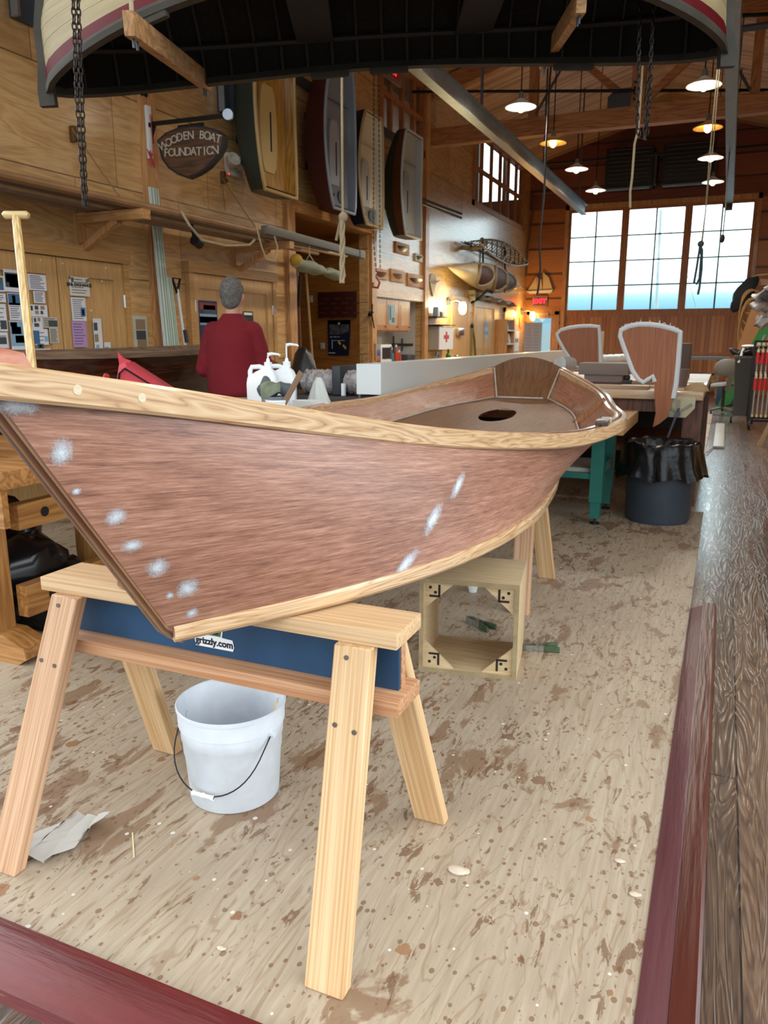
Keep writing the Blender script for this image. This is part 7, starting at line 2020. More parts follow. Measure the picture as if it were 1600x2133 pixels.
for i, (x0, x1) in enumerate(((1030, 1066), (1137, 1163))):
    a, b = along(x0), along(x1)
    ns = -n if (-n).dot(EYE - a) > 0 else n
    for q in (a, b): q += ns * .13 - V((0, 0, .10))
    tt = thing('red_clamp', ('red bar clamp hanging on the white mast, nearer one', 'red bar clamp hanging on the white mast, farther one')[i], 'clamp', (a + b) / 2, 'red clamps on the mast')
    f = MB(); f.bar(a, b, .02, .055 + .02 * i, (0, 0, 1), .004); part('bar', f, plain('clamp_red', '#B5283C', .4), tt)
    f = MB(); f.bar(a, a - V((0, 0, .25)), .05, .05, (1, 0, 0)); f.bar(a - ns * .02, a - ns * .10, .05, .05, (0, 0, 1)); part('jaw', f, GREYSTEEL, tt)
# supports for the mast
for i, u in enumerate((.12, .55, .93)):
    c = A0 + d * u; z = c.z - .1
    s_ = thing('mast_stand', ('nearest', 'middle', 'farthest')[i] + ' timber trestle carrying the white mast', 'trestle', (c.x, c.y, 0))
    f = MB(); f.span((c.x - .2, c.y - .04, z - .08), (c.x + .2, c.y + .04, z - .001)); part('beam', f, TRIMX, s_)
    for a_ in (-1, 1):
        for b_ in (-1, 1): f = MB(); f.bar((c.x + a_ * .28, c.y + b_ * .22, 0), (c.x + a_ * .14, c.y + b_ * .03, z - .04), .06, .03, (0, 1, 0)); part('leg', f, TRIM, s_)
mb = MB(); q = at(930, 795, Y=7.0); mb.box((q.x, 7.0, q.z - .03), (.55, .1, .1), None, .03); mb.cyl((q.x - .1, 7.0, q.z), (q.x - .1, 7.0, q.z + .12), .03, seg=10); mb.cyl((q.x - .2, 7, q.z - .08), (q.x - .2, 7, 0), .04, seg=10); solo('power_tool', 'black power tool on a post behind the far gunwale', 'tool', mb, BLACK)
# brown dark handle (saw) on the skiff's far gunwale side
mb = MB(); a, b = at(622, 836, Y=3.05), at(705, 826, Y=3.05); mb.bar(V((a.x, 3.12, TBZ + .02)), V((b.x, 3.12, TBZ + .03)), .03, .045, (0, 0, 1), .012); solo('tool_handle', 'dark brown wooden tool handle lying at the table edge', 'tool', mb, plain('handle_brown', '#55291C', .4))
# ================================================================ the man in the red sweater
def person():
    P0 = V((-3.27, 4.78, 0))
    t = thing('person', 'person seen from behind in a dark red sweater, with short grey hair', 'person', P0)
    t.rotation_euler = (0, 0, .25)
    def cap(mb, a, b, r0, r1, seg=14, flat=1.0):
        a, b = V(a), V(b); d = (b - a)
        pts, rs = [], []
        n_ = 8
        for k in range(n_ + 1):
            u = k / n_; pts.append(a + d * u); rs.append(r0 + (r1 - r0) * u)
        dn = d.normalized()
        pts = [a - dn * r0 * .9, a - dn * r0 * .6] + pts + [b + dn * r1 * .6, b + dn * r1 * .9]
        rs = [r0 * .4, r0 * .8] + rs + [r1 * .8, r1 * .4]
        mb.tube(pts, rs, seg, flat=flat)
    def sec(mb, rows, seg=20):
        mb.loft([[V((cx + rx * math.cos(a_), cy + ry * math.sin(a_), z)) for a_ in [2 * PI * k / seg for k in range(seg)]] for z, cx, cy, rx, ry in rows])
    # arms: shoulder, elbow, wrist (local: +y is the way he faces)
    AR = {1: (V((.15, .0, 1.40)), V((.225, .01, 1.14)), V((.24, .25, 1.12))), -1: (V((-.15, .0, 1.40)), V((-.225, -.01, 1.13)), V((-.17, .22, 1.08)))}
    def hand(mb, w_, dr, up, side):
        """palm, four bent fingers and a thumb"""
        dr, up = V(dr).normalized(), V(up).normalized(); sd = dr.cross(up) * side
        def flatb(c, l, wd, th):
            mb.loft([[c + dr * a + sd * (wd * s_ * math.cos(q)) + up * (th * s_ * math.sin(q)) for q in [2 * PI * k / 10 for k in range(10)]] for a, s_ in ((-.01, .55), (.02, .9), (.06, 1.05), (l, .95), (l + .012, .5))])
        flatb(w_, .085, .042, .014)
        for k, (off, ln) in enumerate(((-.030, .068), (-.010, .078), (.010, .073), (.029, .058))):
            a = w_ + dr * .083 + sd * off
            b = a + dr * ln * .45 - up * .006; c = b + dr * ln * .33 - up * .018; e_ = c + dr * ln * .15 - up * .022
            mb.tube([a - dr * .02, a, b, c, e_], [.0088, .0092, .0086, .0078, .005], 8)
        a = w_ + dr * .025 - sd * .036
        mb.tube([a, a + dr * .03 - sd * .02 - up * .004, a + dr * .06 - sd * .024 - up * .010, a + dr * .075 - sd * .02 - up * .012], [.013, .011, .0095, .006], 8)
    # body
    mb = MB()
    sec(mb, [(.80, 0, 0, .10, .08), (.86, 0, 0, .165, .12), (.98, 0, 0, .16, .115), (1.1, 0, 0, .15, .10), (1.25, 0, .0, .17, .115), (1.36, 0, .0, .18, .11), (1.44, 0, -.005, .12, .075), (1.47, 0, 0, .06, .055)])
    sec(mb, [(1.42, 0, 0, .062, .06), (1.5, 0, .008, .056, .058), (1.56, 0, .02, .058, .06)])
    # head: skull, jaw, nose, ears
    mb.ball((0, .018, 1.645), .1, 20, 14, (.79, .98, 1.13))
    mb.ball((0, .055, 1.585), .07, 16, 10, (.82, .9, .85))
    mb.ball((0, .118, 1.625), .018, 10, 8, (.8, 1.1, 1.5))
    mb.ball((0, .095, 1.565), .022, 10, 8, (1.3, .8, .55))
    for s_ in (-1, 1):
        mb.ball((s_ * .079, .012, 1.63), .028, 12, 8, (.35, .75, 1.2)); mb.ball((s_ * .03, .1, 1.655), .016, 8, 6, (1.3, .6, .5))
        sh_, el, wr = AR[s_]
        cap(mb, sh_, el, .052, .043); cap(mb, el, wr, .043, .028)
        cap(mb, (s_ * .09, 0, .86), (s_ * .10, .005, .48), .085, .058); cap(mb, (s_ * .10, .005, .48), (s_ * .105, -.02, .09), .056, .038)
        mb.loft([[V((s_ * .108 + .045 * q * math.cos(a_), y, .045 + .04 * q * math.sin(a_))) for a_ in [2 * PI * k / 12 for k in range(12)]] for y, q in ((-.09, .6), (-.05, 1), (.06, 1), (.13, .8), (.165, .4))])
        hand(mb, wr, (wr - el) + V((0, .02, -.02)), (0, 0, 1), s_)
    b = part('body', mb, plain('skin', '#C08A74', .5), t, local=True, smooth=3)
    m = b.modifiers.new('fuse', 'REMESH'); m.mode = 'VOXEL'; m.voxel_size = .0065; m.use_smooth_shade = True
    m = b.modifiers.new('soft', 'SMOOTH'); m.iterations = 4
    # hair
    mb = MB(); mb.ball((0, .006, 1.662), .107, 24, 16, (.80, .98, 1.07))
    mb.ball((0, -.03, 1.61), .08, 18, 12, (.86, .72, .85))
    for v in mb.bm.verts:
        if v.co.y > .062: v.co.y = .062 + (v.co.y - .062) * .2
        v.co += V((math.sin(v.co.z * 160 + v.co.x * 90), math.sin(v.co.x * 170), math.sin(v.co.y * 150))) * .0012
    h_ = part('hair', mb, plain('grey_hair', '#6E6A64', .8, var=.35, bscale=220, bump=.8), t, local=True, smooth=3)
    m = h_.modifiers.new('fuse', 'REMESH'); m.mode = 'VOXEL'; m.voxel_size = .006; m.use_smooth_shade = True
    # sweater
    mb = MB()
    sec(mb, [(.93, 0, 0, .185, .15), (.96, 0, 0, .205, .16), (1.05, 0, -.005, .20, .155), (1.2, 0, -.01, .195, .15), (1.32, 0, -.015, .19, .145), (1.40, 0, -.012, .17, .125), (1.45, 0, -.008, .125, .10), (1.49, 0, 0, .082, .08), (1.515, 0, .004, .072, .072)], 28)
    for s_ in (-1, 1):
        sh_, el, wr = AR[s_]
        mb.ball(sh_ + V((-s_ * .01, 0, -.01)), .075, 14, 10, (1, 1, 1)); cap(mb, sh_ + V((0, 0, -.01)), el, .072, .064); cap(mb, el, el.lerp(wr, .93), .069, .048)
    for v in mb.bm.verts: v.co += V((0, .004 * math.sin(v.co.z * 55 + v.co.x * 20), 0))
    s_ = part('sweater', mb, plain('red_wool', '#720818', .9, bump=.25, bscale=350, var=.12), t, local=True, smooth=3)
    m = s_.modifiers.new('fuse', 'REMESH'); m.mode = 'VOXEL'; m.voxel_size = .009; m.use_smooth_shade = True
    m = s_.modifiers.new('soft', 'SMOOTH'); m.iterations = 5
    mb = MB(); sec(mb, [(.76, 0, 0, .17, .13), (.86, 0, 0, .19, .14), (.98, 0, 0, .18, .13)], 24)
    for q in (-1, 1): cap(mb, (q * .095, 0, .82), (q * .10, .005, .48), .105, .085); cap(mb, (q * .10, .005, .48), (q * .105, -.015, .07), .085, .07)
    s_ = part('trousers', mb, plain('grey_trousers', '#8A8478', .85, bump=.2, bscale=200), t, local=True, smooth=3)
    m = s_.modifiers.new('fuse', 'REMESH'); m.mode = 'VOXEL'; m.voxel_size = .01; m.use_smooth_shade = True
    m = s_.modifiers.new('soft', 'SMOOTH'); m.iterations = 3
    mb = MB()
    for q in (-1, 1): mb.loft([[V((q * .108 + .055 * k_ * math.cos(a_), y, .05 + .05 * k_ * math.sin(a_))) for a_ in [2 * PI * k / 14 for k in range(14)]] for y, k_ in ((-.11, .6), (-.06, 1), (.07, 1), (.15, .8), (.19, .4))])
    part('shoes', mb, plain('shoe_dark', '#2A2622', .6), t, local=True)
    return t
person()
# ================================================================ far benches, bin and tools on the right
# teal-legged bench
t = thing('teal_bench', 'thick wooden topped bench on teal steel legs behind the skiff stern', 'bench', (-1.2, 6.0, 0))
TEAL = plain('teal_steel', '#1F6B60', .4, .2, var=.1, bscale=20)
f = MB(); f.span((-1.9, 5.52, .685), (-.60, 6.5, .775), .004); part('top', f, wood('butcher_block', '#9A6A3C', '#BC8C58', '#D2A878', 'X', 10, .8, .4, .3), t)
for x in (-.78, -1.75):
    for y in (5.70, 6.26):
        f = MB(); f.span((x - .045, y - .05, .17), (x + .045, y + .05, .685)); lg = part('leg', f, TEAL, t)
        f = MB(); f.span((x - .036, y - .04, .05), (x + .036, y + .04, .17)); part('inner_leg', f, TEAL, lg)
        f = MB(); f.cyl((x, y, 0), (x, y, .012), .035, seg=14); f.cyl((x, y, .012), (x, y, .05), .01, seg=8); part('levelling_foot', f, BLACK, lg)
    f = MB(); f.span((x - .03, 5.75, .36), (x + .03, 6.21, .43)); part('side_rail', f, TEAL, t)
f = MB(); f.span((-1.75, 5.66, .34), (-.78, 5.70, .38)); part('front_rail', f, TEAL, t)
f = MB(); f.span((-1.72, 5.71, .381), (-.83, 6.24, .41)); part('shelf', f, plain('shelf_pale', '#A7A49A', .6), t)
# rubbish bin with bag
c = V((-.372, 6.05, 0))
t = thing('rubbish_bin', 'round dark blue-grey rubbish bin with a black bag folded over its rim', 'bin', c)
f = MB(); f.lathe([(0, 0), (.222, 0), (.232, .02), (.25, .52), (.26, .525), (.26, .54), (.245, .54), (.225, .02), (0, .015)], c, 40); part('drum', f, plain('bin_slate', '#353E48', .5, var=.2, bscale=14), t)
f = MB(); f.ball(c + V((-.05, -.2375, .40)), .032, 12, 8, (.8, .2, 1.3)); part('paint_mark', f, plain('bin_red', '#8A2E28', .6), t)
f = MB(); secs = []
random.seed(3)
ph = [random.uniform(0, 6) for _ in range(6)]
for r, z, am in ((.2, .5, .008), (.225, .575, .008), (.25, .60, .006), (.272, .585, .006), (.282, .52, .009), (.292, .44, .012), (.306, .375, .016), (.31, .345, .018)):
    secs.append([c + V(((r + am * (math.sin(9 * a_ + ph[0]) + .6 * math.sin(17 * a_ + ph[1] + z * 9))) * math.cos(a_), (r + am * (math.sin(9 * a_ + ph[0]) + .6 * math.sin(17 * a_ + ph[1] + z * 9))) * math.sin(a_), z + am * .9 * math.sin(6 * a_ + ph[2]) + am * .6 * math.sin(14 * a_ + ph[3]))) for a_ in [2 * PI * k / 96 for k in range(96)]])
f.loft(secs, caps=False)
from mathutils import noise as mn
for v in f.bm.verts:
    d_ = mn.noise_vector(v.co * 9) * .02 + mn.noise_vector(v.co * 24) * .009
    if v.co.z > .57: d_ *= .4
    v.co += d_
part('bag', f, plain('bin_bag', '#09090C', .32, bump=.35, bscale=26, spec=.35), t, 'black plastic bag', smooth=2)
# workbench with vice
t = thing('vice_bench', 'long cluttered workbench with a front vice at the right', 'workbench', (-1.2, 8.2, 0))
f = MB(); f.span((-1.78, 6.55, .865), (-.13, 9.9, .93), .004); part('top', f, wood('worn_benchtop', '#8A6A4A', '#A98A66', '#BFA585', 'X', 8, .8, .35, .3), t)
DKW = wood('dark_bench', '#3A1C10', '#55301C', '#6E4228', 'Z', 8, .8, .45)
for x in (-.2, -1.7):
    for y in (6.7, 9.8): f = MB(); f.span((x - .07, y - .07, 0), (x + .07, y + .07, .865)); part('leg', f, DKW, t)
f = MB(); f.span((-1.63, 6.62, .76), (-.27, 6.68, .865)); part('apron', f, DKW, t)
f = MB(); f.span((-1.7, 6.7, .42), (-.2, 9.8, .46)); part('shelf', f, DKW, t)
f = MB(); f.span((-1.7, 8.2, .0), (-.25, 8.25, .86)); part('back_panel', f, plain('bench_panel_dark', '#1C120C', .7), t)  # near-black brown panel across the middle of the bench
# vice
a, b = at(1381, 826, Y=6.5), at(1446, 870, Y=6.5)
t = thing('bench_vice', 'cream iron woodworking vice on the front of the cluttered workbench', 'vice', ((a.x + b.x) / 2, 6.5, b.z))
VC = plain('vice_cream', '#A79C82', .5, .2, var=.15, bscale=30)
xm = (a.x + b.x) / 2; W_ = (b.x - a.x) / 2
f = MB(); f.prism([(-W_, a.z), (W_, a.z), (W_, a.z - .08), (W_ * .75, a.z - .12), (W_ * .5, b.z), (-W_ * .5, b.z), (-W_ * .75, a.z - .12), (-W_, a.z - .08)], (xm, 6.47, 0), (1, 0, 0), (0, 0, 1), (0, 1, 0), .078); part('jaw', f, VC, t)
f = MB(); f.bar((xm - W_ * .8, 6.462, a.z - .05), (xm, 6.462, a.z - .12), .012, .016); f.bar((xm + W_ * .8, 6.462, a.z - .05), (xm, 6.462, a.z - .12), .012, .016); f.span((xm - .01, 6.455, a.z - .11), (xm + .01, 6.47, a.z - .02)); part('rib', f, plain('vice_dark_cream', '#857B66', .5), t)  # ribs in a darker cream than the jaw
f = MB(); f.cyl((xm, 6.40, a.z - .13), (xm, 6.47, a.z - .13), .022, seg=12); f.cyl((xm + .01, 6.41, a.z - .08), (xm - .07, 6.41, a.z - .36), .009, seg=8); f.ball((xm - .07, 6.41, a.z - .36), .014, 8, 6); part('handle', f, GREYSTEEL, t)
# rudder blades with white edges
MAH = wood('blade_mahogany', '#7A4220', '#8A4E28', '#985C32', 'Z', 20, .6, .45)
EDGE = plain('glass_tape_edge', '#C9CDD0', .5, bump=.5, bscale=120)
def blade(lab, pts, Y, tail, z_min=None, inset=.93, th=.025):
    P = [at(x, y, Y=Y) for x, y in pts]
    t = thing('rudder_blade', lab, 'rudder blade', (sum(p.x for p in P) / len(P), Y, min(p.z for p in P)))
    cx_ = sum(p.x for p in P) / len(P); cz_ = sum(p.z for p in P) / len(P)
    # smooth outline
    f = MB(); f.prism([(p.x, p.z) for p in P], (0, Y, 0), (1, 0, 0), (0, 0, 1), (0, 1, 0), th); part('blade', f, MAH, t)
    f = MB(); e_ = [V((p.x, Y + th / 2, p.z)) for p in P if True]
    k = [i for i, q in enumerate(pts) if q[1] < tail]
    loop = [e_[i] for i in k]
    f.tube(loop, .020, 8, flat=.9); part('edge', f, EDGE, t, 'white fibreglass-taped edge')
    return t
big = [(1360, 890), (1366, 860), (1363, 815), (1364, 795), (1360, 783), (1350, 790), (1340, 796), (1330, 790), (1318, 772), (1308, 745), (1298, 718), (1292, 700), (1294, 688), (1310, 680), (1330, 676), (1352, 676), (1375, 679), (1400, 685), (1417, 692), (1415, 720), (1412, 760), (1408, 800), (1402, 830), (1392, 868), (1375, 882)]
order = [4, 5, 6, 7, 8, 9, 10, 11, 12, 13, 14, 15, 16, 17, 18, 19, 20, 21, 22]
P = [at(x, y, Y=6.43) for x, y in big]
t = thing('rudder_blade', 'large fan-shaped mahogany rudder blade with white edge, clamped in the vice', 'rudder blade', (-.56, 6.43, min(p.z for p in P)), 'rudder blades on the workbenches')
f = MB(); f.prism([(p.x, p.z) for p in P], (0, 6.43, 0), (1, 0, 0), (0, 0, 1), (0, 1, 0), .026); part('blade', f, MAH, t)
f = MB(); f.tube([V((P[i].x, 6.443, P[i].z)) for i in [3] + order], .021, 8); part('edge', f, EDGE, t, 'white fibreglass-taped edge')
f = MB()
random.seed(5)
for i in range(12, 20):
    for k in range(4):
        a = P[i].lerp(P[i + 1], k / 4); f.tube([V((a.x, 6.443, a.z)), V((a.x + random.uniform(-.02, .02), 6.443, a.z + random.uniform(.015, .04)))], .0025, 4)
part('frayed_fibres', f, plain('fibre', '#D8DADC', .6), t)['kind'] = 'stuff'
sm = [(1224, 768), (1213, 757), (1210, 768), (1200, 763), (1190, 750), (1176, 730), (1163, 706), (1160, 696), (1168, 688), (1185, 683), (1205, 680), (1228, 679), (1247, 681), (1249, 700), (1250, 730), (1251, 768)]
Yb = 8.0
P = [at(x, y, Y=Yb) for x, y in sm]
t = thing('rudder_blade', 'smaller fan-shaped mahogany rudder blade with white edge, standing farther back', 'rudder blade', (-1.35, Yb, .931), 'rudder blades on the workbenches')
P = [V((p.x, p.y, max(.931, p.z))) for p in P]
f = MB(); f.prism([(p.x, p.z) for p in P], (0, Yb, 0), (1, 0, 0), (0, 0, 1), (0, 1, 0), .026); part('blade', f, MAH, t)
f = MB(); f.tube([V((p.x, Yb + .013, p.z)) for p in P[1:]], .02, 8); part('edge', f, EDGE, t, 'white fibreglass-taped edge')
# clutter on that bench
BZ = .93
mb = MB(); a, b = at(1208, 792, Y=7.3), at(1312, 768, Y=7.3); mb.span((a.x, 7.2, BZ + .09), (b.x, 7.5, a.z + .16), .004); mb.span((a.x + .05, 7.22, BZ), (b.x - .05, 7.48, BZ + .09)); solo('cardboard_box', 'flat brown-grey box on the cluttered workbench beside the big blade', 'box', mb, plain('box_taupe', '#7E7068', .6))
a, b = at(1165, 772, Y=7.75), at(1306, 742, Y=9.6)
mb = MB(); secs = []
for k in range(30):
    u = k / 29; c = a.lerp(b, u); c.z = BZ + .16; r = .07
    secs.append([c + V((0, 0, (r + .006 * math.sin(k * 2 + j)) * math.sin(q))) + V((1, -.35, 0)).normalized() * ((r + .006 * math.sin(k * 3 + j)) * math.cos(q)) for j, q in enumerate([2 * PI * i / 14 for i in range(14)])])
mb.loft(secs); solo('wrapped_tube', 'white tube wrapped in clear film lying on the cluttered workbench', 'tube', mb, plain('wrapped_white', '#C2CBCC', .25, bump=.6, bscale=50, var=.12), smooth=.8)
for i, y_ in enumerate((7.7, 9.5)):
    c = a.lerp(b, .04 if i == 0 else .9); mb = MB(); mb.span((c.x - .1, c.y - .04, BZ), (c.x + .1, c.y + .04, BZ + .09)); solo('tube_chock', ('near', 'far') [i] + ' wooden chock under the wrapped tube', 'block', mb, BENX)
for i, (x, y, sx, sy, h, c_, lab, nm) in enumerate(((-1.0, 6.75, .9, .14, .03, '#A98E70', 'pale plank lying along the front of the cluttered workbench', 'plank'), (-1.15, 6.95, .7, .1, .05, '#4A2218', 'dark red plank on the cluttered workbench', 'plank'), (-.75, 7.0, .5, .16, .02, '#B5A48C', 'light board between the blades on the workbench', 'board'), (-.33, 7.9, .34, .22, .012, '#D2D0C8', 'white sheet of papers at the right end of the workbench', 'papers'))):
    mb = MB(); mb.span((x - sx / 2, y - sy / 2, BZ), (x + sx / 2, y + sy / 2, BZ + h), .002); solo(nm, lab, nm, mb, plain('bench_item_%d' % i, c_, .5))
c = V((-.36, 7.3, BZ))
mb = MB(); mb.lathe([(0, 0), (.075, 0), (.085, .15), (.08, .15), (.07, .006), (0, .006)], c, 20); solo('brown_tub', 'translucent brownish tub right of the big blade on the workbench', 'tub', mb, plain('tub_brown', '#6E5E5C', .3))
mb = MB(); mb.lathe([(0, 0), (.05, 0), (.052, .16), (0, .165)], (-.48, 7.45, BZ), 16); solo('white_can', 'white can behind the brownish tub', 'can', mb, WHITEP)
c = at(1450, 820, Y=6.75)
mb = MB(); mb.lathe([(.095, 0), (.09, .02), (.07, .045), (.04, .06), (0, .065)], (c.x, 6.75, BZ), 20, None, 1, .8); mb.lathe([(.13, 0), (.13, .004), (.09, .006), (.09, 0)], (c.x - .03, 6.72, BZ), 20, None, 1, .8); solo('cap', 'tan cap lying on the right corner of the workbench', 'cap', mb, plain('cap_tan', '#A88C66', .8))
for i, (x, y, c_, lab) in enumerate(((-.85, 7.25, '#2C2824', 'dark hand plane behind the pale plank'), (-.62, 7.12, '#8E6E4A', 'light wooden mallet head between the blades'), (-1.5, 7.1, '#1F1D1C', 'black tool under the brown-grey box'))):
    mb = MB(); mb.span((x - .11, y - .03, BZ), (x + .11, y + .03, BZ + .05), .01); mb.ball((x + .06, y, BZ + .07), .03, 10, 8); solo('hand_tool', lab, 'tool', mb, plain('tool_%d' % i, c_, .5))
mb = MB(); a = at(1500, 690, Y=8.6); mb.span((-.46, 8.6, BZ), (-.33, 8.9, BZ + .36), .01); solo('dark_carton', 'tall dark carton at the right end of the workbench behind the big blade', 'carton', mb, plain('carton_dark', '#4A3A32', .6))
# pale stick and string between the blades
mb = MB(); a = at(1255, 690, Y=8.6); mb.span((a.x - .02, 8.58, BZ), (a.x + .02, 8.62, a.z)); solo('pale_batten', 'pale upright batten between the two rudder blades', 'batten', mb, PALE)
# loose white-painted board on the floor
a, b = at(1487, 930, Z=0), at(1503, 882, Z=0)
mb = MB(); mb.span((-.04, 10.5, -.018), (.085, 13.4, .012), .003); solo('floor_board', 'white faced board lying on the plank floor beside the benches', 'board', mb, plain('board_white', '#A9AAA8', .4))
# ---------------------------------------------------------------- far table, office chair, bin and clamp cart
t = thing('far_table', 'low grey steel trolley table by the big doors', 'table', (-.3, 19.3, 0))
f = MB(); f.span((-1.2, 18.9, .86), (.1, 19.8, .92)); part('top', f, plain('table_grey', '#66696E', .4), t)
for x in (-1.1, -.12):
    for y in (19.0, 19.7): f = MB(); f.span((x - .03, y - .03, 0), (x + .03, y + .03, .86)); part('leg', f, plain('leg_tan', '#7A6A54', .5), t)
f = MB(); f.span((-1.1, 19.0, .5), (-.12, 19.7, .54)); part('shelf', f, plain('leg_tan', '#7A6A54', .5), t)
f = MB(); f.span((-1.1, 18.97, .22), (-.12, 19.0, .42)); part('panel', f, plain('panel_pine', '#8E7048', .5), t)
c = V((.03, 15.4, 0))
t = thing('office_chair', 'black swivel office chair on castors near the big doors', 'chair', c)
BK = plain('chair_black', '#1C1D20', .5); CGR = plain('chair_grey', '#6E6C66', .45)
for k in range(5):
    a_ = 2 * PI * k / 5 + .3; e_ = c + V((.3 * math.cos(a_), .3 * math.sin(a_), .07))
    f = MB(); f.bar(c + V((0, 0, .10)), e_, .04, .03); lg = part('base_arm', f, CGR, t)
    f = MB(); f.cyl(e_ + V((-.015, 0, -.035)), e_ + V((.015, 0, -.035)), .035, seg=12); part('castor', f, BK, lg)
f = MB(); f.cyl(c + V((0, 0, .1)), c + V((0, 0, .45)), .028, seg=12); part('gas_column', f, BK, t)
f = MB(); f.ball(c + V((-.06, -.03, .5)), .26, 20, 10, (1, .95, .2), rot('Y', -.12)); part('seat', f, CGR, t)
f = MB(); f.bar(c + V((.05, -.2, .42)), c + V((.1, -.3, .72)), .09, .03, (0, 1, 0)); part('back_bar', f, CGR, t)
f = MB(); f.ball(c + V((.03, -.27, .82)), .22, 20, 10, (1.05, .25, .75)); part('backrest', f, CGR, t)
for s_ in (-1, 1): f = MB(); f.tube([c + V((s_ * .22, .05, .48)), c + V((s_ * .3, .02, .62)), c + V((s_ * .28, -.12, .7)), c + V((s_ * .2, -.2, .7))], .022, 8); part('armrest', f, BK, t)
t = thing('stool', 'black stool with a tipped seat behind the office chair', 'stool', (.28, 16.6, 0))
f = MB(); f.cyl((.28, 16.6, .04), (.28, 16.6, .95), .025, seg=10); part('column', f, BK, t)
f = MB(); f.ball((.26, 16.6, 1.02), .24, 18, 10, (1, .9, .3), rot('Y', .5)); part('seat', f, BK, t)
for k in range(5): a_ = 2 * PI * k / 5; f = MB(); f.bar((.28, 16.6, .08), (.28 + .28 * math.cos(a_), 16.6 + .28 * math.sin(a_), .025), .04, .03); part('base_arm', f, BK, t)
mb = MB(); mb.span((-.1, 17.4, -.018), (.45, 17.9, .42), .02); solo('blue_tote', 'dark blue storage tote behind the office chair', 'tote', mb, plain('tote_blue', '#1E3A52', .5))
t = thing('wheeled_bin', 'tall dark grey wheeled bin with crumpled bags on top', 'bin', (.33, 14.0, 0))
f = MB(); secs = [[V((.33 + sx * w_ * .8, 14.0 + sy * w_, z)) for sx, sy in ((-1, -1), (1, -1), (1, 1), (-1, 1))] for z, w_ in ((.1, .16), (1.0, .225), (1.02, .24), (1.06, .24))]; f.loft(secs); part('body', f, plain('bin_grey', '#45474A', .5), t)
for s_ in (-1, 1): f = MB(); f.cyl((.33 + s_ * .14, 13.88, .055), (.33 + s_ * .17, 13.88, .055), .075, seg=14); part('wheel', f, BK, t)
f = MB(); f.tube([(.3, 14.2, 1.05), (.35, 14.22, 1.15), (.45, 14.24, 1.22), (.54, 14.22, 1.3), (.56, 14.2, 1.38)], .02, 8); part('handle', f, plain('hose_grey', '#8E9094', .5), t)
mb = MB(); mb.ball((.36, 13.95, 1.1), .17, 16, 10, (1.1, 1, .5))
for v in mb.bm.verts: v.co += V((math.sin(v.co.y * 50), math.sin(v.co.z * 60), math.sin(v.co.x * 55))) * .02; v.co.z = max(1.062, v.co.z)
solo('black_bag', 'black bag lying on top of the tall grey wheeled bin', 'bag', mb, BLACK, smooth=.7)
mb = MB(); mb.ball((.34, 13.93, 1.21), .075, 12, 8, (1.6, 1, .35)); mb.tube([(.26, 13.85, 1.18), (.22, 13.8, 1.02), (.2, 13.78, .95)], .02, 6); solo('white_cloths', 'white rag over the black bag on the grey bin', 'rag', mb, WHITEP)
# clamp cart
cx0, cx1, cy0, cy1 = .40, 1.14, 12.9, 13.3
t = thing('clamp_cart', 'black wheeled rack hung with bar clamps at the right edge', 'cart', ((cx0 + cx1) / 2, (cy0 + cy1) / 2, 0))
f = MB()
for x in (cx0, cx1):
    f.bar((x, cy0, .12), (x, cy1 - .12, 1.29), .035, .035, (1, 0, 0)); f.bar((x, cy1 + .12, .12), (x, cy1 - .08, 1.29), .035, .035, (1, 0, 0)); f.bar((x, cy0 - .02, .12), (x, cy1 + .14, .12), .035, .035)
for z, y in ((.12, cy0), (1.29, cy1 - .1), (1.2, cy0 + .24), (.78, cy0 + .14), (.12, cy1 + .1)): f.bar((cx0, y, z), (cx1, y, z), .03, .03)
part('frame', f, BLACKM, t)
for x in (cx0 + .02, cx1 - .02):
    for y in (cy0, cy1 + .1): f = MB(); f.cyl((x - .015, y, .055), (x + .015, y, .055), .073, seg=14); part('castor', f, BK, t)
RH = plain('clamp_handle_red', '#C01C2C', .35); CI = plain('clamp_cream', '#CFC5A8', .45); BAR = plain('clamp_bar', '#8E8C86', .4, .6)
first = None
nC = 0
for row, (zt, zb, yo) in enumerate(((1.26, .80, .10), (.80, .17, .0))):
    for k in range(9):
        x = cx0 + .05 + k * .062; y = cy0 - .03 + (.2 if row == 0 else .08)
        labs = 'red-handled bar clamp, %s in the %s row on the cart' % (('first from the left', 'second from the left', 'third from the left', 'fourth from the left', 'fifth from the left', 'sixth from the left', 'seventh from the left', 'eighth from the left', 'rightmost')[k], ('upper', 'lower')[row])
        if first is None or row == 1 and nC == 9:
            c = thing('bar_clamp', labs, 'clamp', (x, y, zb), 'bar clamps on the cart')
            f = MB(); f.bar((x, y, zb), (x, y + .02, zt), .018, .008, (0, 1, 0)); part('bar', f, BAR, c)
            hz = zt - .30 if row == 0 else zt - .22
            f = MB(); f.cyl((x, y - .05, hz), (x, y - .045, hz + .17), .024, seg=10); part('handle', f, RH, c)
            f = MB(); f.span((x - .016, y - .08, hz + .17), (x + .016, y + .02, hz + .215)); part('sliding_jaw', f, CI, c)
            f = MB(); f.span((x - .016, y - .09, zt - .03), (x + .016, y + .02, zt + .01)); part('fixed_jaw', f, CI, c)
            f = MB(); f.span((x - .014, y - .02, zb), (x + .014, y + .015, zb + .04)); part('end_stop', f, CI, c)
            first = c; nC += 1
        else:
            dup(first, (x, y, zb), labs); nC += 1
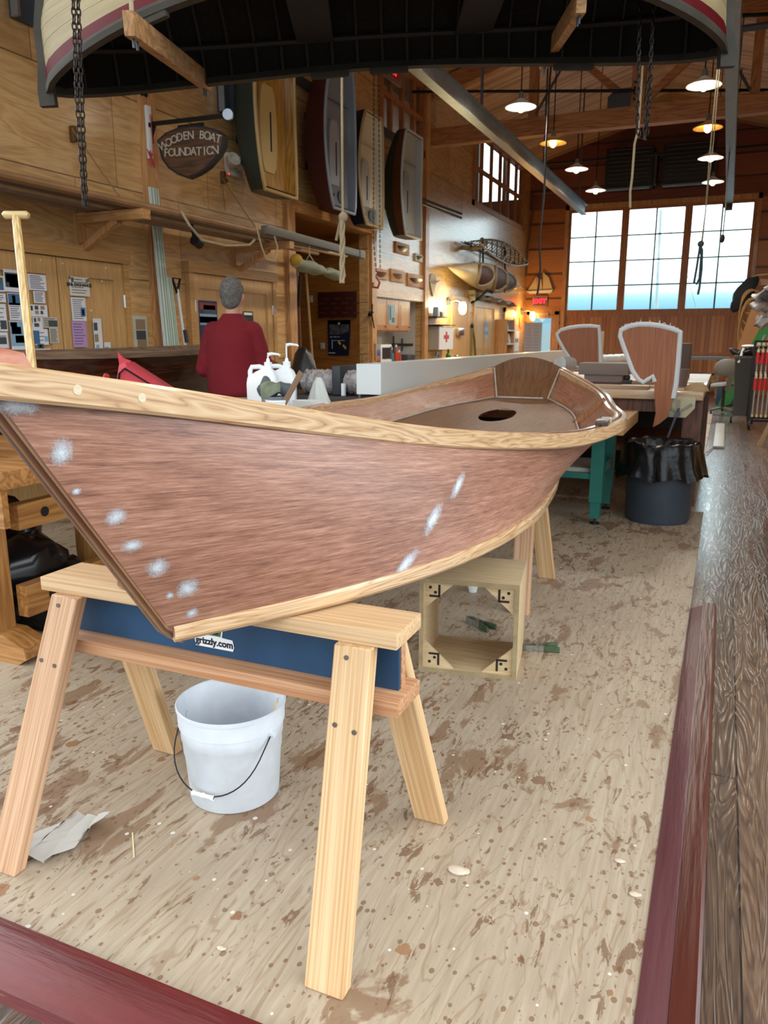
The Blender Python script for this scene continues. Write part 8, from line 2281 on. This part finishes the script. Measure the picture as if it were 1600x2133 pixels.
# items hung and leaning at the right end of the back wall
mb = MB(); P0, P1 = at(1563, 580, Y=18.5), at(1540, 645, Y=18.5)
secs = []
for k in range(14):
    u = k / 13; c = at(1566 - 34 * u, 578 + 72 * u, Y=18.5); r = .22 * (math.sin(PI * min(1, .12 + u * .86)) ** .6)
    secs.append([c + V((r * .95 * math.cos(q) * (1 + .12 * math.sin(3 * q + k)), r * .6 * math.sin(q), .25 * r * math.cos(q) + .10 * r * math.sin(2 * q))) for q in [2 * PI * j / 18 for j in range(18)]])
mb.loft(secs); solo('dark_jacket', 'dark navy jacket hung high beside the right window', 'jacket', mb, plain('jacket_navy', '#1D2129', .8), smooth=1.2)
mb = MB(); mb.bar(at(1572, 574, Y=18.6), (1.9, 18.6, at(1600, 560, Y=18.6).z), .03, .03); mb.bar(at(1580, 588, Y=18.7), (1.9, 18.7, at(1600, 588, Y=18.7).z), .06, .12); solo('jacket_hook', 'pale bracket arm holding the dark jacket out from the right wall', 'bracket', mb, TRIMX)
mb = MB()
for k in range(6):
    c = at(1563 + 2 * (k % 3), 628 + 7 * k, Y=18.2); R_ = (.24 + .05 * (k % 3))
    mb.tube([c + V((R_ * .7 * math.cos(q), .04 * math.sin(q * 2), (R_ + .06 * k) * math.sin(q) - .05 * k)) for q in [2 * PI * j / 20 for j in range(20)]], .016, 6, closed=True)
solo('rope_hank', 'hank of tan rope hanging below the dark jacket', 'rope', mb, plain('rope_tan', '#A5824E', .8))
mb = MB(); a, b = at(1576, 610, Y=18.9), at(1548, 750, Y=18.9); b = a + (b - a) * ((a.z + .018) / (a.z - b.z)); mb.bar(a, b, .14, .05, (0, 1, 0)); solo('leaning_plank', 'long yellow-brown plank leaning behind the rope hank', 'plank', mb, wood('plank_yellow', '#8A6230', '#A87E44', '#C09A5C', 'Z', 9, .7, .5))
mb = MB(); a, b = at(1592, 650, Y=17.6), at(1560, 740, Y=17.6); b = a + (b - a) * ((a.z + .018) / (a.z - b.z)); mb.bar(a, b, .5, .03, (0, 1, 0)); solo('plywood_offcut', 'tan plywood offcut leaning above the clamp cart', 'plywood', mb, plain('offcut', '#A27448', .6))
mb = MB(); a, b = at(1598, 680, Y=16.6), at(1562, 745, Y=16.6); b = a + (b - a) * ((a.z + .018) / (a.z - b.z)); mb.bar(a, b, .2, .02, (0, 1, 0)); solo('green_board', 'green strip leaning behind the clamp cart', 'board', mb, plain('board_green', '#2E7A3E', .5))
mb = MB()
c = at(1592, 655, Y=14.5)
for k in range(5): mb.ball(c + V((.11 * math.sin(k * 1.9), .05 * math.cos(k), -.12 + .13 * k + .0)), .13, 12, 8, (1.1, .8, .8))
for v in mb.bm.verts: v.co += V((math.sin(v.co.z * 40), 0, math.sin(v.co.x * 45))) * .03
solo('rag_bundle', 'bundle of white and black rags hanging at the right edge', 'rags', mb, plain('rag_mixed', '#B8BCC4', .7, var=.9, bscale=10), smooth=.8)
mb = MB(); mb.tube([c + V((0, 0, .4)), (1.9, 14.5, 3.2)], .01, 6); solo('rag_line', 'line holding the rag bundle from the right wall', 'line', mb, ROPE)
mb = MB(); a = at(1600, 905, Z=-.018); mb.bar(at(1582, 928, Z=-.018), at(1612, 868, Y=at(1582, 928, Z=-.018).y - .1), .05, .04, (0, 1, 0)); solo('trestle_leg', 'slanting tan trestle leg cut off at the right edge', 'leg', mb, PALE)
mb = MB(); mb.tube([(-.1, 9.9, .005), (.02, 11, -.01), (.06, 12, -.01), (-.02, 13.6, -.01), (-.06, 14, .05)], .006, 6); solo('power_cable', 'thin black cable on the floor beside the benches', 'cable', mb, BLACK)
